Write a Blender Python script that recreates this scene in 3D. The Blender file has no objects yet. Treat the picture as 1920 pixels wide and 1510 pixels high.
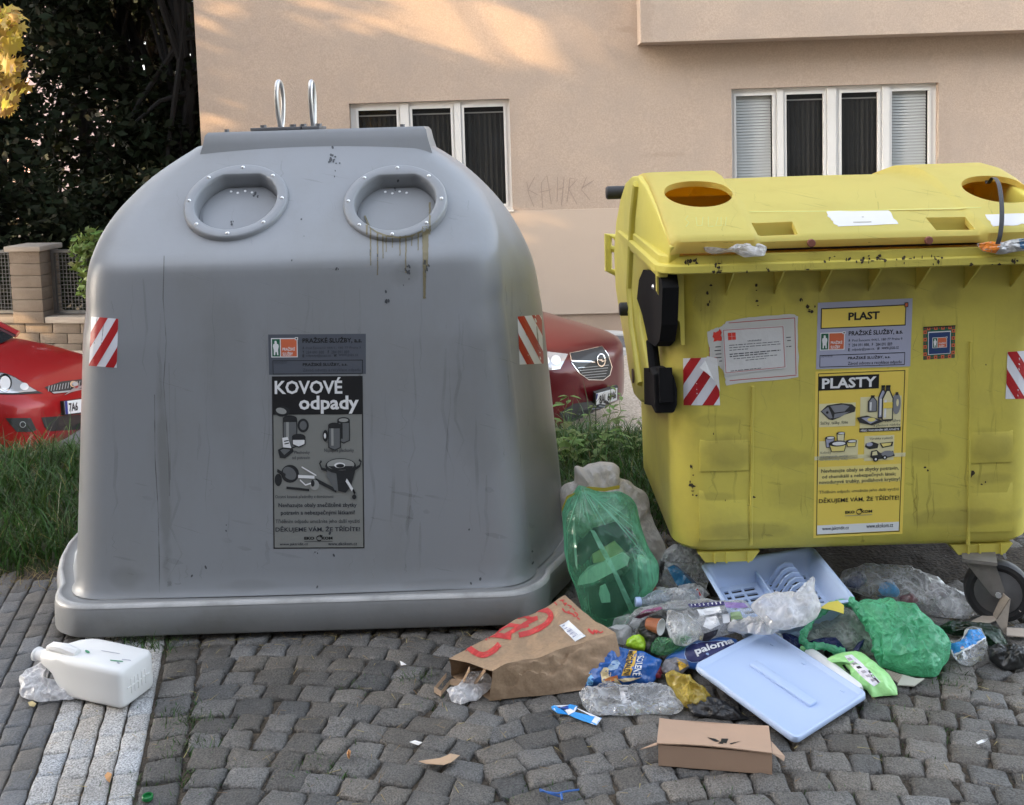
import bpy, bmesh, math, random
from mathutils import Vector, Matrix, noise
from mathutils.bvhtree import BVHTree
from mathutils.geometry import tessellate_polygon

S = bpy.context.scene
C = S.collection
R = math.radians
V = Vector

# ------------------------------------------------------------------ camera
F, PPX, PPY, ROLL, PITCH = 1900.0, 960.0, 411.0, 0.030, math.atan(161/1900)
CAM = V((0, 0, 1.6))
_f = V((0, math.cos(PITCH), -math.sin(PITCH)))
_r0 = V((1, 0, 0)); _u0 = V((0, math.sin(PITCH), math.cos(PITCH)))
_r = _r0*math.cos(ROLL) - _u0*math.sin(ROLL)
_u = _r0*math.sin(ROLL) + _u0*math.cos(ROLL)
cd = bpy.data.cameras.new('camera')
cd.sensor_fit = 'HORIZONTAL'; cd.sensor_width = 36; cd.lens = F/1920*36
cd.shift_y = -(755-PPY)/1920
cd.clip_start = 0.05; cd.clip_end = 500
cam = bpy.data.objects.new('camera', cd); C.objects.link(cam)
cam.matrix_world = Matrix(((_r.x, _u.x, -_f.x, CAM.x), (_r.y, _u.y, -_f.y, CAM.y), (_r.z, _u.z, -_f.z, CAM.z), (0, 0, 0, 1)))
S.camera = cam

# ------------------------------------------------------------------ world, sun, exposure
SUN = V((-0.93, -0.19, 0.31)).normalized()
w = bpy.data.worlds.new('World'); S.world = w; w.use_nodes = True
nt = w.node_tree
sky = nt.nodes.new('ShaderNodeTexSky'); sky.sky_type = 'NISHITA'; sky.sun_disc = False
sky.sun_elevation = math.asin(SUN.z); sky.sun_rotation = math.atan2(SUN.x, SUN.y)
sky.dust_density = 3.0; sky.ozone_density = 0.6; sky.air_density = 1.0
hs = nt.nodes.new('ShaderNodeHueSaturation'); hs.inputs['Saturation'].default_value = 0.45
nt.links.new(sky.outputs[0], hs.inputs['Color'])
bg = nt.nodes['Background']; nt.links.new(hs.outputs[0], bg.inputs[0]); bg.inputs[1].default_value = 0.15
sl = bpy.data.lights.new('sun', 'SUN'); sl.energy = 2.5; sl.angle = R(0.55); sl.color = (1.0, 0.64, 0.30)
so = bpy.data.objects.new('sun', sl); C.objects.link(so)
so.rotation_euler = SUN.to_track_quat('Z', 'Y').to_euler()
so.location = (-20, -4, 12)
S.view_settings.view_transform = 'Standard'; S.view_settings.look = 'None'
S.view_settings.exposure = 2.85; S.view_settings.gamma = 1
S.cycles.transparent_max_bounces = 14; S.cycles.max_bounces = 8

# ------------------------------------------------------------------ pixel <-> world
def ray(px, py):
    return (_f + _r*((px-PPX)/F) + _u*((PPY-py)/F))
def at_y(px, py, Y):
    d = ray(px, py); return CAM + d*(Y/d.y)
def at_z(px, py, Z=0.0):
    d = ray(px, py); return CAM + d*((Z-CAM.z)/d.z)
def at_plane(px, py, p, n):
    d = ray(px, py); return CAM + d*((p-CAM).dot(n)/d.dot(n))
def proj(p):
    q = V(p)-CAM; z = q.dot(_f); return (PPX+F*q.dot(_r)/z, PPY-F*q.dot(_u)/z)

# ------------------------------------------------------------------ objects
def setp(o, label=None, cat=None, group=None, kind=None):
    if label: o['label'] = label
    if cat: o['category'] = cat
    if group: o['group'] = group
    if kind: o['kind'] = kind
    return o
def thing(name, label, cat, loc=(0, 0, 0), group=None):
    o = bpy.data.objects.new(name, None); C.objects.link(o); o.location = loc
    o.empty_display_size = .05
    setp(o, label, cat, group); return o

class MB:
    def __init__(s): s.v = []; s.f = []; s.m = []
    def add(s, vs, fs, m=0):
        b = len(s.v); s.v += [V(p) for p in vs]
        for f in fs: s.f.append([b+i for i in f]); s.m.append(m)
        return s
    def quad(s, a, b, c, d, m=0): return s.add([a, b, c, d], [(0, 1, 2, 3)], m)
    def box(s, x0, x1, y0, y1, z0, z1, m=0, T=None):
        vs = [V((x, y, z)) for z in (z0, z1) for y in (y0, y1) for x in (x0, x1)]
        if T is not None: vs = [T @ p for p in vs]
        return s.add(vs, [(0, 2, 3, 1), (4, 5, 7, 6), (0, 1, 5, 4), (2, 6, 7, 3), (0, 4, 6, 2), (1, 3, 7, 5)], m)
    def bbox(s, x0, x1, y0, y1, z0, z1, bev=.004, m=0, T=None):
        bm = bmesh.new(); bmesh.ops.create_cube(bm, size=1)
        for q in bm.verts: q.co = V(((x0+x1)/2+q.co.x*(x1-x0), (y0+y1)/2+q.co.y*(y1-y0), (z0+z1)/2+q.co.z*(z1-z0)))
        bmesh.ops.bevel(bm, geom=bm.edges[:]+bm.verts[:], offset=bev, segments=2, affect='EDGES', profile=.5)
        return s.bm(bm, m, T)
    def bm(s, bm, m=0, T=None):
        bm.verts.index_update()
        vs = [(T @ q.co if T is not None else q.co.copy()) for q in bm.verts]
        s.add(vs, [[q.index for q in f.verts] for f in bm.faces], m); bm.free(); return s
    def loft(s, rings, m=0, cap0=True, cap1=True, close=True):
        n = len(rings[0]); b = len(s.v)
        for r_ in rings: s.v += [V(p) for p in r_]
        for i in range(len(rings)-1):
            for j in range(n if close else n-1):
                k = (j+1) % n
                s.f.append([b+i*n+j, b+i*n+k, b+(i+1)*n+k, b+(i+1)*n+j]); s.m.append(m)
        if cap0: s.f.append([b+j for j in range(n)][::-1]); s.m.append(m)
        if cap1: s.f.append([b+(len(rings)-1)*n+j for j in range(n)]); s.m.append(m)
        return s
    def tube(s, pts, rad, n=8, m=0, caps=True, closed=False):
        pts = [V(p) for p in pts]; rings = []; N = len(pts)
        rads = rad if isinstance(rad, (list, tuple)) else [rad]*N
        prev = None
        for i, p in enumerate(pts):
            if closed: t = pts[(i+1) % N]-pts[i-1]
            else: t = pts[min(i+1, N-1)]-pts[max(i-1, 0)]
            t.normalize()
            a = prev - t*prev.dot(t) if prev is not None else t.orthogonal()
            if a.length < 1e-6: a = t.orthogonal()
            a.normalize(); prev = a; c = t.cross(a)
            rings.append([p + (a*math.cos(2*math.pi*k/n)+c*math.sin(2*math.pi*k/n))*rads[i] for k in range(n)])
        if closed: rings.append(rings[0])
        return s.loft(rings, m, caps and not closed, caps and not closed)
    def lathe(s, prof, T, n=20, m=0, caps=True):
        rings = [[T @ V((r_*math.cos(2*math.pi*k/n), r_*math.sin(2*math.pi*k/n), z)) for k in range(n)] for r_, z in prof]
        return s.loft(rings, m, caps, caps)
    def prism(s, poly, d, m=0):
        poly = [V(p) for p in poly]; d = V(d); n = len(poly); b = len(s.v)
        s.v += poly + [p+d for p in poly]
        s.f += [[b+i for i in range(n)][::-1], [b+n+i for i in range(n)]]; s.m += [m, m]
        for i in range(n):
            k = (i+1) % n; s.f.append([b+i, b+k, b+n+k, b+n+i]); s.m.append(m)
        return s
    def bvh(s): return BVHTree.FromPolygons([p[:] for p in s.v], s.f)
    def build(s, name, mats, parent=None, smooth=True, ang=35, label=None, cat=None, group=None, kind=None, fixn=True, base=True):
        if not isinstance(mats, (list, tuple)): mats = [mats]
        lo = V((min(p.x for p in s.v), min(p.y for p in s.v), min(p.z for p in s.v)))
        hi = V((max(p.x for p in s.v), max(p.y for p in s.v), max(p.z for p in s.v)))
        o0 = V(((lo.x+hi.x)/2, (lo.y+hi.y)/2, lo.z)) if base else V((0, 0, 0))
        me = bpy.data.meshes.new(name)
        me.from_pydata([(p-o0)[:] for p in s.v], [], s.f)
        for q in mats: me.materials.append(q)
        me.polygons.foreach_set('material_index', s.m)
        me.validate()
        if fixn:
            bm = bmesh.new(); bm.from_mesh(me); bmesh.ops.recalc_face_normals(bm, faces=bm.faces); bm.to_mesh(me); bm.free()
        if smooth:
            me.polygons.foreach_set('use_smooth', [True]*len(me.polygons))
            me.set_sharp_from_angle(angle=R(ang))
        me.update()
        o = bpy.data.objects.new(name, me); C.objects.link(o)
        if parent is not None:
            o.parent = parent
            pl = V((0, 0, 0)); q = parent
            while q is not None: pl += q.location; q = q.parent
            o.location = o0 - pl
        else: o.location = o0
        setp(o, label, cat, group, kind); return o

def apply_mods(o):
    dg = bpy.context.evaluated_depsgraph_get()
    me = bpy.data.meshes.new_from_object(o.evaluated_get(dg))
    o.modifiers.clear(); o.data = me

def boolean_cut(o, cutter):
    m = o.modifiers.new('b', 'BOOLEAN'); m.operation = 'DIFFERENCE'; m.object = cutter; m.solver = 'EXACT'
    bpy.context.view_layer.update()
    apply_mods(o); bpy.data.objects.remove(cutter)
    o.data.polygons.foreach_set('use_smooth', [True]*len(o.data.polygons)); o.data.set_sharp_from_angle(angle=R(35))

# ------------------------------------------------------------------ materials
def nmat(name):
    m = bpy.data.materials.new(name); m.use_nodes = True
    return m, m.node_tree, m.node_tree.nodes['Principled BSDF']
def rgb(h):
    """sRGB 0-255 triple -> linear"""
    return tuple(((c/255)/12.92 if c/255 <= .04045 else ((c/255+.055)/1.055)**2.4) for c in h)
def pbr(name, col, rough=.5, var=.12, scale=6, bump=0.0, bscale=60, metal=0.0, spec=.5, speck=0.0, sscale=300, dirt=None, dscale=3, damt=.5, dlo=.45, trans=0.0, coat=0, stretch=(1, 1, 1)):
    m, t, b = nmat(name); N = t.nodes.new; L = t.links.new
    geo = N('ShaderNodeNewGeometry'); mp = N('ShaderNodeMapping'); mp.inputs['Scale'].default_value = stretch
    L(geo.outputs['Position'], mp.inputs[0]); P = mp.outputs[0]
    n1 = N('ShaderNodeTexNoise'); n1.inputs['Scale'].default_value = scale; n1.inputs['Detail'].default_value = 6; L(P, n1.inputs['Vector'])
    mx = N('ShaderNodeMix'); mx.data_type = 'RGBA'
    mx.inputs[6].default_value = (*[c*(1-var) for c in col], 1); mx.inputs[7].default_value = (*[min(1, c*(1+var)) for c in col], 1)
    L(n1.outputs[0], mx.inputs[0]); out = mx.outputs[2]
    if speck:
        n2 = N('ShaderNodeTexNoise'); n2.inputs['Scale'].default_value = sscale; n2.inputs['Detail'].default_value = 2; L(P, n2.inputs['Vector'])
        rp = N('ShaderNodeMapRange'); rp.inputs[1].default_value = .35; rp.inputs[2].default_value = .65; rp.inputs[3].default_value = 1-speck; rp.inputs[4].default_value = 1+speck; L(n2.outputs[0], rp.inputs[0])
        mu = N('ShaderNodeMix'); mu.data_type = 'RGBA'; mu.blend_type = 'MULTIPLY'; mu.inputs[0].default_value = 1
        L(out, mu.inputs[6]); L(rp.outputs[0], mu.inputs[7]); out = mu.outputs[2]
    if dirt:
        n3 = N('ShaderNodeTexNoise'); n3.inputs['Scale'].default_value = dscale; n3.inputs['Detail'].default_value = 8; n3.inputs['Roughness'].default_value = .65; L(P, n3.inputs['Vector'])
        rp = N('ShaderNodeMapRange'); rp.inputs[1].default_value = dlo; rp.inputs[2].default_value = dlo+.3; rp.inputs[4].default_value = damt; L(n3.outputs[0], rp.inputs[0])
        md = N('ShaderNodeMix'); md.data_type = 'RGBA'; md.inputs[7].default_value = (*dirt, 1); L(rp.outputs[0], md.inputs[0]); L(out, md.inputs[6]); out = md.outputs[2]
    L(out, b.inputs['Base Color'])
    b.inputs['Roughness'].default_value = rough; b.inputs['Metallic'].default_value = metal; b.inputs['Specular IOR Level'].default_value = spec
    b.inputs['Transmission Weight'].default_value = trans; b.inputs['Coat Weight'].default_value = coat
    if bump:
        nb = N('ShaderNodeTexNoise'); nb.inputs['Scale'].default_value = bscale; nb.inputs['Detail'].default_value = 5; L(P, nb.inputs['Vector'])
        bp = N('ShaderNodeBump'); bp.inputs['Strength'].default_value = bump; bp.inputs['Distance'].default_value = .01; L(nb.outputs[0], bp.inputs['Height']); L(bp.outputs[0], b.inputs['Normal'])
    return m
def blotches(m, spots, col):
    """stains at given places: spots = (centre, radii, strength)"""
    t = m.node_tree; N = t.nodes.new; L = t.links.new; b = t.nodes['Principled BSDF']; src = b.inputs['Base Color'].links[0].from_socket
    geo = N('ShaderNodeNewGeometry'); nz = N('ShaderNodeTexNoise'); nz.inputs['Scale'].default_value = 14; nz.inputs['Detail'].default_value = 6; L(geo.outputs['Position'], nz.inputs['Vector'])
    acc = None
    for c, r_, a in spots:
        s1 = N('ShaderNodeVectorMath'); s1.operation = 'SUBTRACT'; s1.inputs[1].default_value = c; L(geo.outputs['Position'], s1.inputs[0])
        s2 = N('ShaderNodeVectorMath'); s2.operation = 'DIVIDE'; s2.inputs[1].default_value = r_; L(s1.outputs[0], s2.inputs[0])
        s3 = N('ShaderNodeVectorMath'); s3.operation = 'LENGTH'; L(s2.outputs[0], s3.inputs[0])
        ad = N('ShaderNodeMath'); ad.operation = 'MULTIPLY_ADD'; ad.inputs[1].default_value = -1.1; ad.inputs[2].default_value = .55; L(nz.outputs[0], ad.inputs[0])
        a2 = N('ShaderNodeMath'); a2.operation = 'ADD'; L(s3.outputs['Value'], a2.inputs[0]); L(ad.outputs[0], a2.inputs[1])
        mr = N('ShaderNodeMapRange'); mr.inputs[1].default_value = .65; mr.inputs[2].default_value = 1.15; mr.inputs[3].default_value = a; mr.inputs[4].default_value = 0; L(a2.outputs[0], mr.inputs[0])
        if acc is None: acc = mr.outputs[0]
        else:
            mx = N('ShaderNodeMath'); mx.operation = 'MAXIMUM'; L(acc, mx.inputs[0]); L(mr.outputs[0], mx.inputs[1]); acc = mx.outputs[0]
    md = N('ShaderNodeMix'); md.data_type = 'RGBA'; md.inputs[7].default_value = (*col, 1); L(acc, md.inputs[0]); L(src, md.inputs[6]); L(md.outputs[2], b.inputs['Base Color'])
def flat(name, col, rough=.5, metal=0, spec=.5):
    m, t, b = nmat(name); b.inputs['Base Color'].default_value = (*col, 1); b.inputs['Roughness'].default_value = rough
    b.inputs['Metallic'].default_value = metal; b.inputs['Specular IOR Level'].default_value = spec; return m
def film(name, col, tint=(1, 1, 1), op=.1, edge=.6, rough=.12, bump=.3, bscale=30, transl=.4, var=.5, gl=.6, stretch=None, streak=.6, sharp=7):
    """thin plastic film: see-through, with white highlights painted along its creases, more opaque edge-on"""
    m, t, b = nmat(name); N = t.nodes.new; L = t.links.new
    t.nodes.remove(b); b = N('ShaderNodeBsdfDiffuse'); b.inputs[0].default_value = (*col, 1)
    def M(op_, x, y=None, z=None, cl=False):
        n = N('ShaderNodeMath'); n.operation = op_; n.use_clamp = cl
        for i, q in enumerate((x, y, z)):
            if q is None: continue
            if isinstance(q, (int, float)): n.inputs[i].default_value = q
            else: L(q, n.inputs[i])
        return n.outputs[0]
    tl = N('ShaderNodeBsdfTranslucent'); tl.inputs[0].default_value = (*col, 1)
    m1 = N('ShaderNodeMixShader'); m1.inputs[0].default_value = transl; L(b.outputs[0], m1.inputs[1]); L(tl.outputs[0], m1.inputs[2])
    tr = N('ShaderNodeBsdfTransparent'); tr.inputs[0].default_value = (*tint, 1)
    ge0 = N('ShaderNodeNewGeometry'); geo = N('ShaderNodeMapping'); geo.inputs['Scale'].default_value = stretch or (1, 1, 1); L(ge0.outputs['Position'], geo.inputs[0]); P = geo.outputs[0]
    def noi(sc, det, dist):
        n = N('ShaderNodeTexNoise'); n.inputs['Scale'].default_value = sc; n.inputs['Detail'].default_value = det; n.inputs['Distortion'].default_value = dist; L(P, n.inputs['Vector']); return n.outputs[0]
    def ridge(x): return M('SUBTRACT', 1, M('ABSOLUTE', M('MULTIPLY_ADD', x, 3.2, -1.6)))
    r1, r2 = ridge(noi(bscale, 2, .6)), ridge(noi(bscale*2.3, 2, .8))
    hgt = M('ADD', r1, M('MULTIPLY', r2, .45))
    bp = N('ShaderNodeBump'); bp.inputs['Strength'].default_value = bump; bp.inputs['Distance'].default_value = .01; L(hgt, bp.inputs['Height'])
    L(bp.outputs[0], b.inputs['Normal'])
    st = M('POWER', M('MAXIMUM', M('MAXIMUM', r1, M('MULTIPLY', r2, .93)), 0), sharp)  # crease highlights painted in as white opacity
    pat = N('ShaderNodeMapRange'); pat.inputs[1].default_value = .38; pat.inputs[2].default_value = .62; L(noi(bscale*.3, 3, .5), pat.inputs[0])
    st = M('MULTIPLY', M('MULTIPLY', st, streak), M('MULTIPLY_ADD', pat.outputs[0], .9, .25))
    lw = N('ShaderNodeLayerWeight'); lw.inputs[0].default_value = .4
    ed_ = M('MULTIPLY', M('POWER', lw.outputs['Facing'], 2.2), edge)
    base = M('MULTIPLY', op, M('MULTIPLY_ADD', pat.outputs[0], 2*var, 1-var))
    al = M('ADD', M('ADD', base, ed_), st, None, True)
    m2 = N('ShaderNodeMixShader'); L(al, m2.inputs[0]); L(tr.outputs[0], m2.inputs[1]); L(m1.outputs[0], m2.inputs[2]); out = m2.outputs[0]
    if gl:
        g = N('ShaderNodeBsdfGlossy'); g.inputs['Roughness'].default_value = rough; L(bp.outputs[0], g.inputs['Normal'])
        fr = N('ShaderNodeFresnel'); fr.inputs[0].default_value = 1.5; L(bp.outputs[0], fr.inputs['Normal'])
        fm = M('MULTIPLY_ADD', fr.outputs[0], gl, .02, True)
        m3 = N('ShaderNodeMixShader'); L(fm, m3.inputs[0]); L(out, m3.inputs[1]); L(g.outputs[0], m3.inputs[2]); out = m3.outputs[0]
    L(out, t.nodes['Material Output'].inputs[0]); return m
def leafmat(name, col, var=.4, transl=.35, rough=.5, spec=.4):
    m, t, b = nmat(name); N = t.nodes.new; L = t.links.new
    geo = N('ShaderNodeNewGeometry')
    hsv = N('ShaderNodeHueSaturation'); hsv.inputs['Color'].default_value = (*col, 1)
    mr = N('ShaderNodeMapRange'); mr.inputs[3].default_value = 1-var; mr.inputs[4].default_value = 1+var; L(geo.outputs['Random Per Island'], mr.inputs[0]); L(mr.outputs[0], hsv.inputs['Value'])
    m3 = N('ShaderNodeMapRange'); m3.inputs[3].default_value = .47; m3.inputs[4].default_value = .53; L(geo.outputs['Random Per Island'], m3.inputs[0]); L(m3.outputs[0], hsv.inputs['Hue'])
    L(hsv.outputs[0], b.inputs['Base Color']); b.inputs['Roughness'].default_value = rough; b.inputs['Specular IOR Level'].default_value = spec
    tl = N('ShaderNodeBsdfTranslucent'); L(hsv.outputs[0], tl.inputs[0])
    ms = N('ShaderNodeMixShader'); ms.inputs[0].default_value = transl; L(b.outputs[0], ms.inputs[1]); L(tl.outputs[0], ms.inputs[2])
    L(ms.outputs[0], t.nodes['Material Output'].inputs[0]); return m

WHITE = flat('print_white', rgb((225, 226, 228)), .5)
BLACK = flat('print_black', rgb((22, 23, 26)), .5)
INK = flat('print_ink', rgb((45, 48, 58)), .5)
RED = flat('print_red', rgb((165, 38, 42)), .45)
REDINK = flat('print_red_ink', rgb((185, 60, 58)), .6)
ORANGE = flat('print_orange', rgb((205, 105, 70)), .5)
GREENP = flat('print_green', rgb((30, 95, 70)), .5)
STEEL = pbr('steel', (.5, .5, .5), .35, .2, 30, metal=.9)
DARKSTEEL = pbr('dark_steel', (.16, .16, .165), .5, .3, 20, metal=.6)
BOLT = flat('bolt_metal', (.75, .76, .78), .3, .6)
RUBBER = pbr('black_rubber', (.022, .022, .024), .55, .3, 25, bump=.1)

# ------------------------------------------------------------------ decals that lie on a surface
_tc = {}
def text_mesh(s, bold=0.0):
    k = (s, bold)
    if k in _tc: return _tc[k]
    cu = bpy.data.curves.new('t', 'FONT'); cu.body = s; cu.resolution_u = 2; cu.offset = bold; cu.fill_mode = 'FRONT'
    ob = bpy.data.objects.new('t', cu); C.objects.link(ob)
    dg = bpy.context.evaluated_depsgraph_get(); me = bpy.data.meshes.new_from_object(ob.evaluated_get(dg))
    vs = [(q.co.x, q.co.y) for q in me.vertices]; fs = [list(p.vertices) for p in me.polygons]
    bpy.data.objects.remove(ob); bpy.data.curves.remove(cu); bpy.data.meshes.remove(me)
    _tc[k] = (vs, fs); return vs, fs

class Decal:
    """2-D artwork in a 0..1 box; quad = its four corners in the photo (tl, tr, br, bl) cast onto a surface"""
    def __init__(s): s.it = []
    def rect(s, x0, y0, x1, y1, m, lay=0, nx=1, ny=1):
        vs = [(x0+(x1-x0)*i/nx, y0+(y1-y0)*j/ny) for j in range(ny+1) for i in range(nx+1)]
        fs = [(j*(nx+1)+i, j*(nx+1)+i+1, (j+1)*(nx+1)+i+1, (j+1)*(nx+1)+i) for j in range(ny) for i in range(nx)]
        s.it.append((vs, fs, m, lay)); return s
    def poly(s, pts, m, lay=0):
        tris = tessellate_polygon([[V((p[0], p[1], 0)) for p in pts]])
        s.it.append((list(pts), [tuple(t_) for t_ in tris], m, lay)); return s
    def ell(s, cx, cy, rx, ry, m, lay=0, n=20, rot=0):
        c, q = math.cos(rot), math.sin(rot)
        return s.poly([(cx+rx*math.cos(2*math.pi*k/n)*c-ry*math.sin(2*math.pi*k/n)*q, cy+rx*math.cos(2*math.pi*k/n)*q+ry*math.sin(2*math.pi*k/n)*c) for k in range(n)], m, lay)
    def frame(s, x0, y0, x1, y1, tx, ty, m, lay=0, n=1):
        s.rect(x0, y0, x1, y0+ty, m, lay, n, 1); s.rect(x0, y1-ty, x1, y1, m, lay, n, 1)
        s.rect(x0, y0+ty, x0+tx, y1-ty, m, lay, 1, n); s.rect(x1-tx, y0+ty, x1, y1-ty, m, lay, 1, n); return s
    def stroke(s, pts, w, m, lay=0, asp=1.0):
        vs = []
        for i, p in enumerate(pts):
            a = pts[max(i-1, 0)]; b = pts[min(i+1, len(pts)-1)]
            dx, dy = (b[0]-a[0])*asp, b[1]-a[1]; L_ = math.hypot(dx, dy) or 1
            ww = w[i] if isinstance(w, (list, tuple)) else w
            vs += [(p[0]-dy/L_*ww/2/asp, p[1]+dx/L_*ww/2), (p[0]+dy/L_*ww/2/asp, p[1]-dx/L_*ww/2)]
        s.it.append((vs, [(2*i, 2*i+1, 2*i+3, 2*i+2) for i in range(len(pts)-1)], m, lay)); return s
    def text(s, str_, x0, y0, x1, y1, m, lay=1, bold=0.0, rot=0):
        """y grows downward; the text's ink fills the box"""
        vs, fs = text_mesh(str_, bold)
        ax = min(p[0] for p in vs); bx = max(p[0] for p in vs); ay = min(p[1] for p in vs); by = max(p[1] for p in vs)
        o = []
        for p in vs:
            u = (p[0]-ax)/(bx-ax or 1); q = 1-(p[1]-ay)/(by-ay or 1)
            if rot: u, q = 1-u, 1-q
            o.append((x0+(x1-x0)*u, y0+(y1-y0)*q))
        s.it.append((o, fs, m, lay)); return s
    def build(s, name, mats, quad, bvh, parent=None, off=.0006, lift=.0005, fallY=None, **kw):
        mb = MB(); tl, tr, br, bl = [V(q) for q in quad]
        for vs, fs, m, lay in s.it:
            pts = []
            for u, v_ in vs:
                p = (tl*(1-u)+tr*u)*(1-v_) + (bl*(1-u)+br*u)*v_
                d = ray(p.x, p.y).normalized(); loc, n, i, ds = bvh.ray_cast(CAM, d)
                if loc is None:
                    if not pts: q = at_y(p.x, p.y, fallY or 4)
                    else: q = at_y(p.x, p.y, pts[-1].y)
                    loc, n, i, ds = bvh.find_nearest(q)
                if n.dot(d) > 0: n = -n
                pts.append(loc + n*(off+lift*lay))
            mb.add(pts, fs, m)
        return mb.build(name, mats, parent, smooth=False, fixn=False, **kw)

def refine(d, w_, h_, step=7):
    """cut the artwork finer so that it follows folds and curves"""
    it = []
    for vs, fs, m, lay in d.it:
        bm = bmesh.new(); vv = [bm.verts.new((a, b*h_/w_, 0)) for a, b in vs]
        for f in fs:
            try: bm.faces.new([vv[i] for i in f])
            except ValueError: pass
        for _ in range(4):
            es = [e for e in bm.edges if e.calc_length() > step/w_]
            if not es: break
            bmesh.ops.subdivide_edges(bm, edges=es, cuts=1); bmesh.ops.triangulate(bm, faces=[f for f in bm.faces if len(f.verts) > 3])
        bm.verts.index_update(); it.append(([(q.co.x, q.co.y*w_/h_) for q in bm.verts], [[q.index for q in f.verts] for f in bm.faces], m, lay)); bm.free()
    d.it = it; return d
def merge(dec, target):
    """marks painted or stuck flat on a surface become part of that surface's own mesh"""
    me = target.data; bm = bmesh.new(); bm.from_mesh(me); k0 = len(me.materials)
    for q in dec.data.materials: me.materials.append(q)
    def wl(o):
        v_ = V((0, 0, 0))
        while o is not None: v_ += o.location; o = o.parent
        return v_
    sh = wl(dec)-wl(target); vs = [bm.verts.new(q.co+sh) for q in dec.data.vertices]
    for f in dec.data.polygons:
        try: nf = bm.faces.new([vs[i] for i in f.vertices]); nf.material_index = k0+f.material_index
        except ValueError: pass
    bm.to_mesh(me); bm.free(); bpy.data.objects.remove(dec)

def interp(tab, x):
    if x <= tab[0][0]: return tab[0][1]
    for (a, b), (c, d) in zip(tab, tab[1:]):
        if x <= c: return b+(d-b)*(x-a)/(c-a)
    return tab[-1][1]
def smooth_tab(tab, x, h):
    return sum(interp(tab, x+h*k/4) for k in range(-4, 5))/9
def rrect(a, b, r, bulge=0, nf=10, nc=7, ns=8):
    """closed plan section: half width a, half depth b, corner radius r, sides that bulge"""
    xf = a - bulge*((b-r)/b)**2; q = []
    def side(y): return a - bulge*(y/b)**2
    for k in range(nf): q.append((-(xf-r)+2*(xf-r)*k/nf, -b))
    for k in range(nc): t = -math.pi/2+math.pi/2*k/nc; q.append((xf-r+r*math.cos(t), -(b-r)+r*math.sin(t)))
    for k in range(ns): y = -(b-r)+2*(b-r)*k/ns; q.append((side(y), y))
    for k in range(nc): t = math.pi/2*k/nc; q.append((xf-r+r*math.cos(t), (b-r)+r*math.sin(t)))
    for k in range(nf): q.append(((xf-r)-2*(xf-r)*k/nf, b))
    for k in range(nc): t = math.pi/2+math.pi/2*k/nc; q.append((-(xf-r)+r*math.cos(t), (b-r)+r*math.sin(t)))
    for k in range(ns): y = (b-r)-2*(b-r)*k/ns; q.append((-side(y), y))
    for k in range(nc): t = math.pi+math.pi/2*k/nc; q.append((-(xf-r)+r*math.cos(t), -(b-r)+r*math.sin(t)))
    return q
def frame_from(n, up=V((0, 0, 1))):
    """matrix whose z is n and whose y is as near up as it can be"""
    n = V(n).normalized(); x = up.cross(n).normalized(); y = n.cross(x)
    return Matrix(((x.x, y.x, n.x, 0), (x.y, y.y, n.y, 0), (x.z, y.z, n.z, 0), (0, 0, 0, 1)))
# ================================================================== the ground
rnd = random.Random(7)
P4a, P4b = at_z(249, 1505), at_z(284, 1329)
SD = (P4b-P4a).normalized(); SL = V((SD.y, -SD.x, 0))         # strip direction, and to its right
def strip_uv(p): q = p-P4a; return q.dot(SL), q.dot(SD)

STONE = pbr('sett_granite', (.112, .108, .101), .72, .38, 14, bump=.7, bscale=110, speck=.42, sscale=240, dirt=(.10, .088, .072), dscale=5, damt=.5)
def island_tint(m, lo=.62, hi=1.3, warm=.03):
    t = m.node_tree; b = t.nodes['Principled BSDF']; N = t.nodes.new; L = t.links.new
    src = b.inputs['Base Color'].links[0].from_socket
    geo = N('ShaderNodeNewGeometry'); mr = N('ShaderNodeMapRange'); mr.inputs[3].default_value = lo; mr.inputs[4].default_value = hi
    L(geo.outputs['Random Per Island'], mr.inputs[0])
    hsv = N('ShaderNodeHueSaturation'); L(src, hsv.inputs['Color']); L(mr.outputs[0], hsv.inputs['Value'])
    wn = N('ShaderNodeTexWhiteNoise'); wn.noise_dimensions = '1D'; L(geo.outputs['Random Per Island'], wn.inputs['W'])
    mx = N('ShaderNodeMix'); mx.data_type = 'RGBA'; mx.blend_type = 'MULTIPLY'; mx.inputs[0].default_value = 1
    cr = N('ShaderNodeMix'); cr.data_type = 'RGBA'; cr.inputs[6].default_value = (.97, 1, 1.05, 1); cr.inputs[7].default_value = (1.07, 1.0, .92, 1)
    L(wn.outputs[0], cr.inputs[0]); L(hsv.outputs[0], mx.inputs[6]); L(cr.outputs[2], mx.inputs[7]); L(mx.outputs[2], b.inputs['Base Color'])
island_tint(STONE)
WSTONE = pbr('pale_granite', (.38, .378, .37), .7, .25, 12, bump=.35, bscale=120, speck=.5, sscale=230, dirt=(.16, .15, .13), dscale=6, damt=.6); island_tint(WSTONE, .85, 1.12)
GSTONE = pbr('grey_granite', (.120, .119, .118), .7, .25, 12, bump=.35, bscale=120, speck=.3, sscale=230, dirt=(.10, .09, .075), dscale=5, damt=.6); island_tint(GSTONE, .8, 1.2)
SOIL = pbr('joint_soil', (.062, .050, .037), .95, .5, 25, bump=.9, bscale=120, dirt=(.13, .095, .06), dscale=5, damt=.6, speck=.4, sscale=150)

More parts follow.
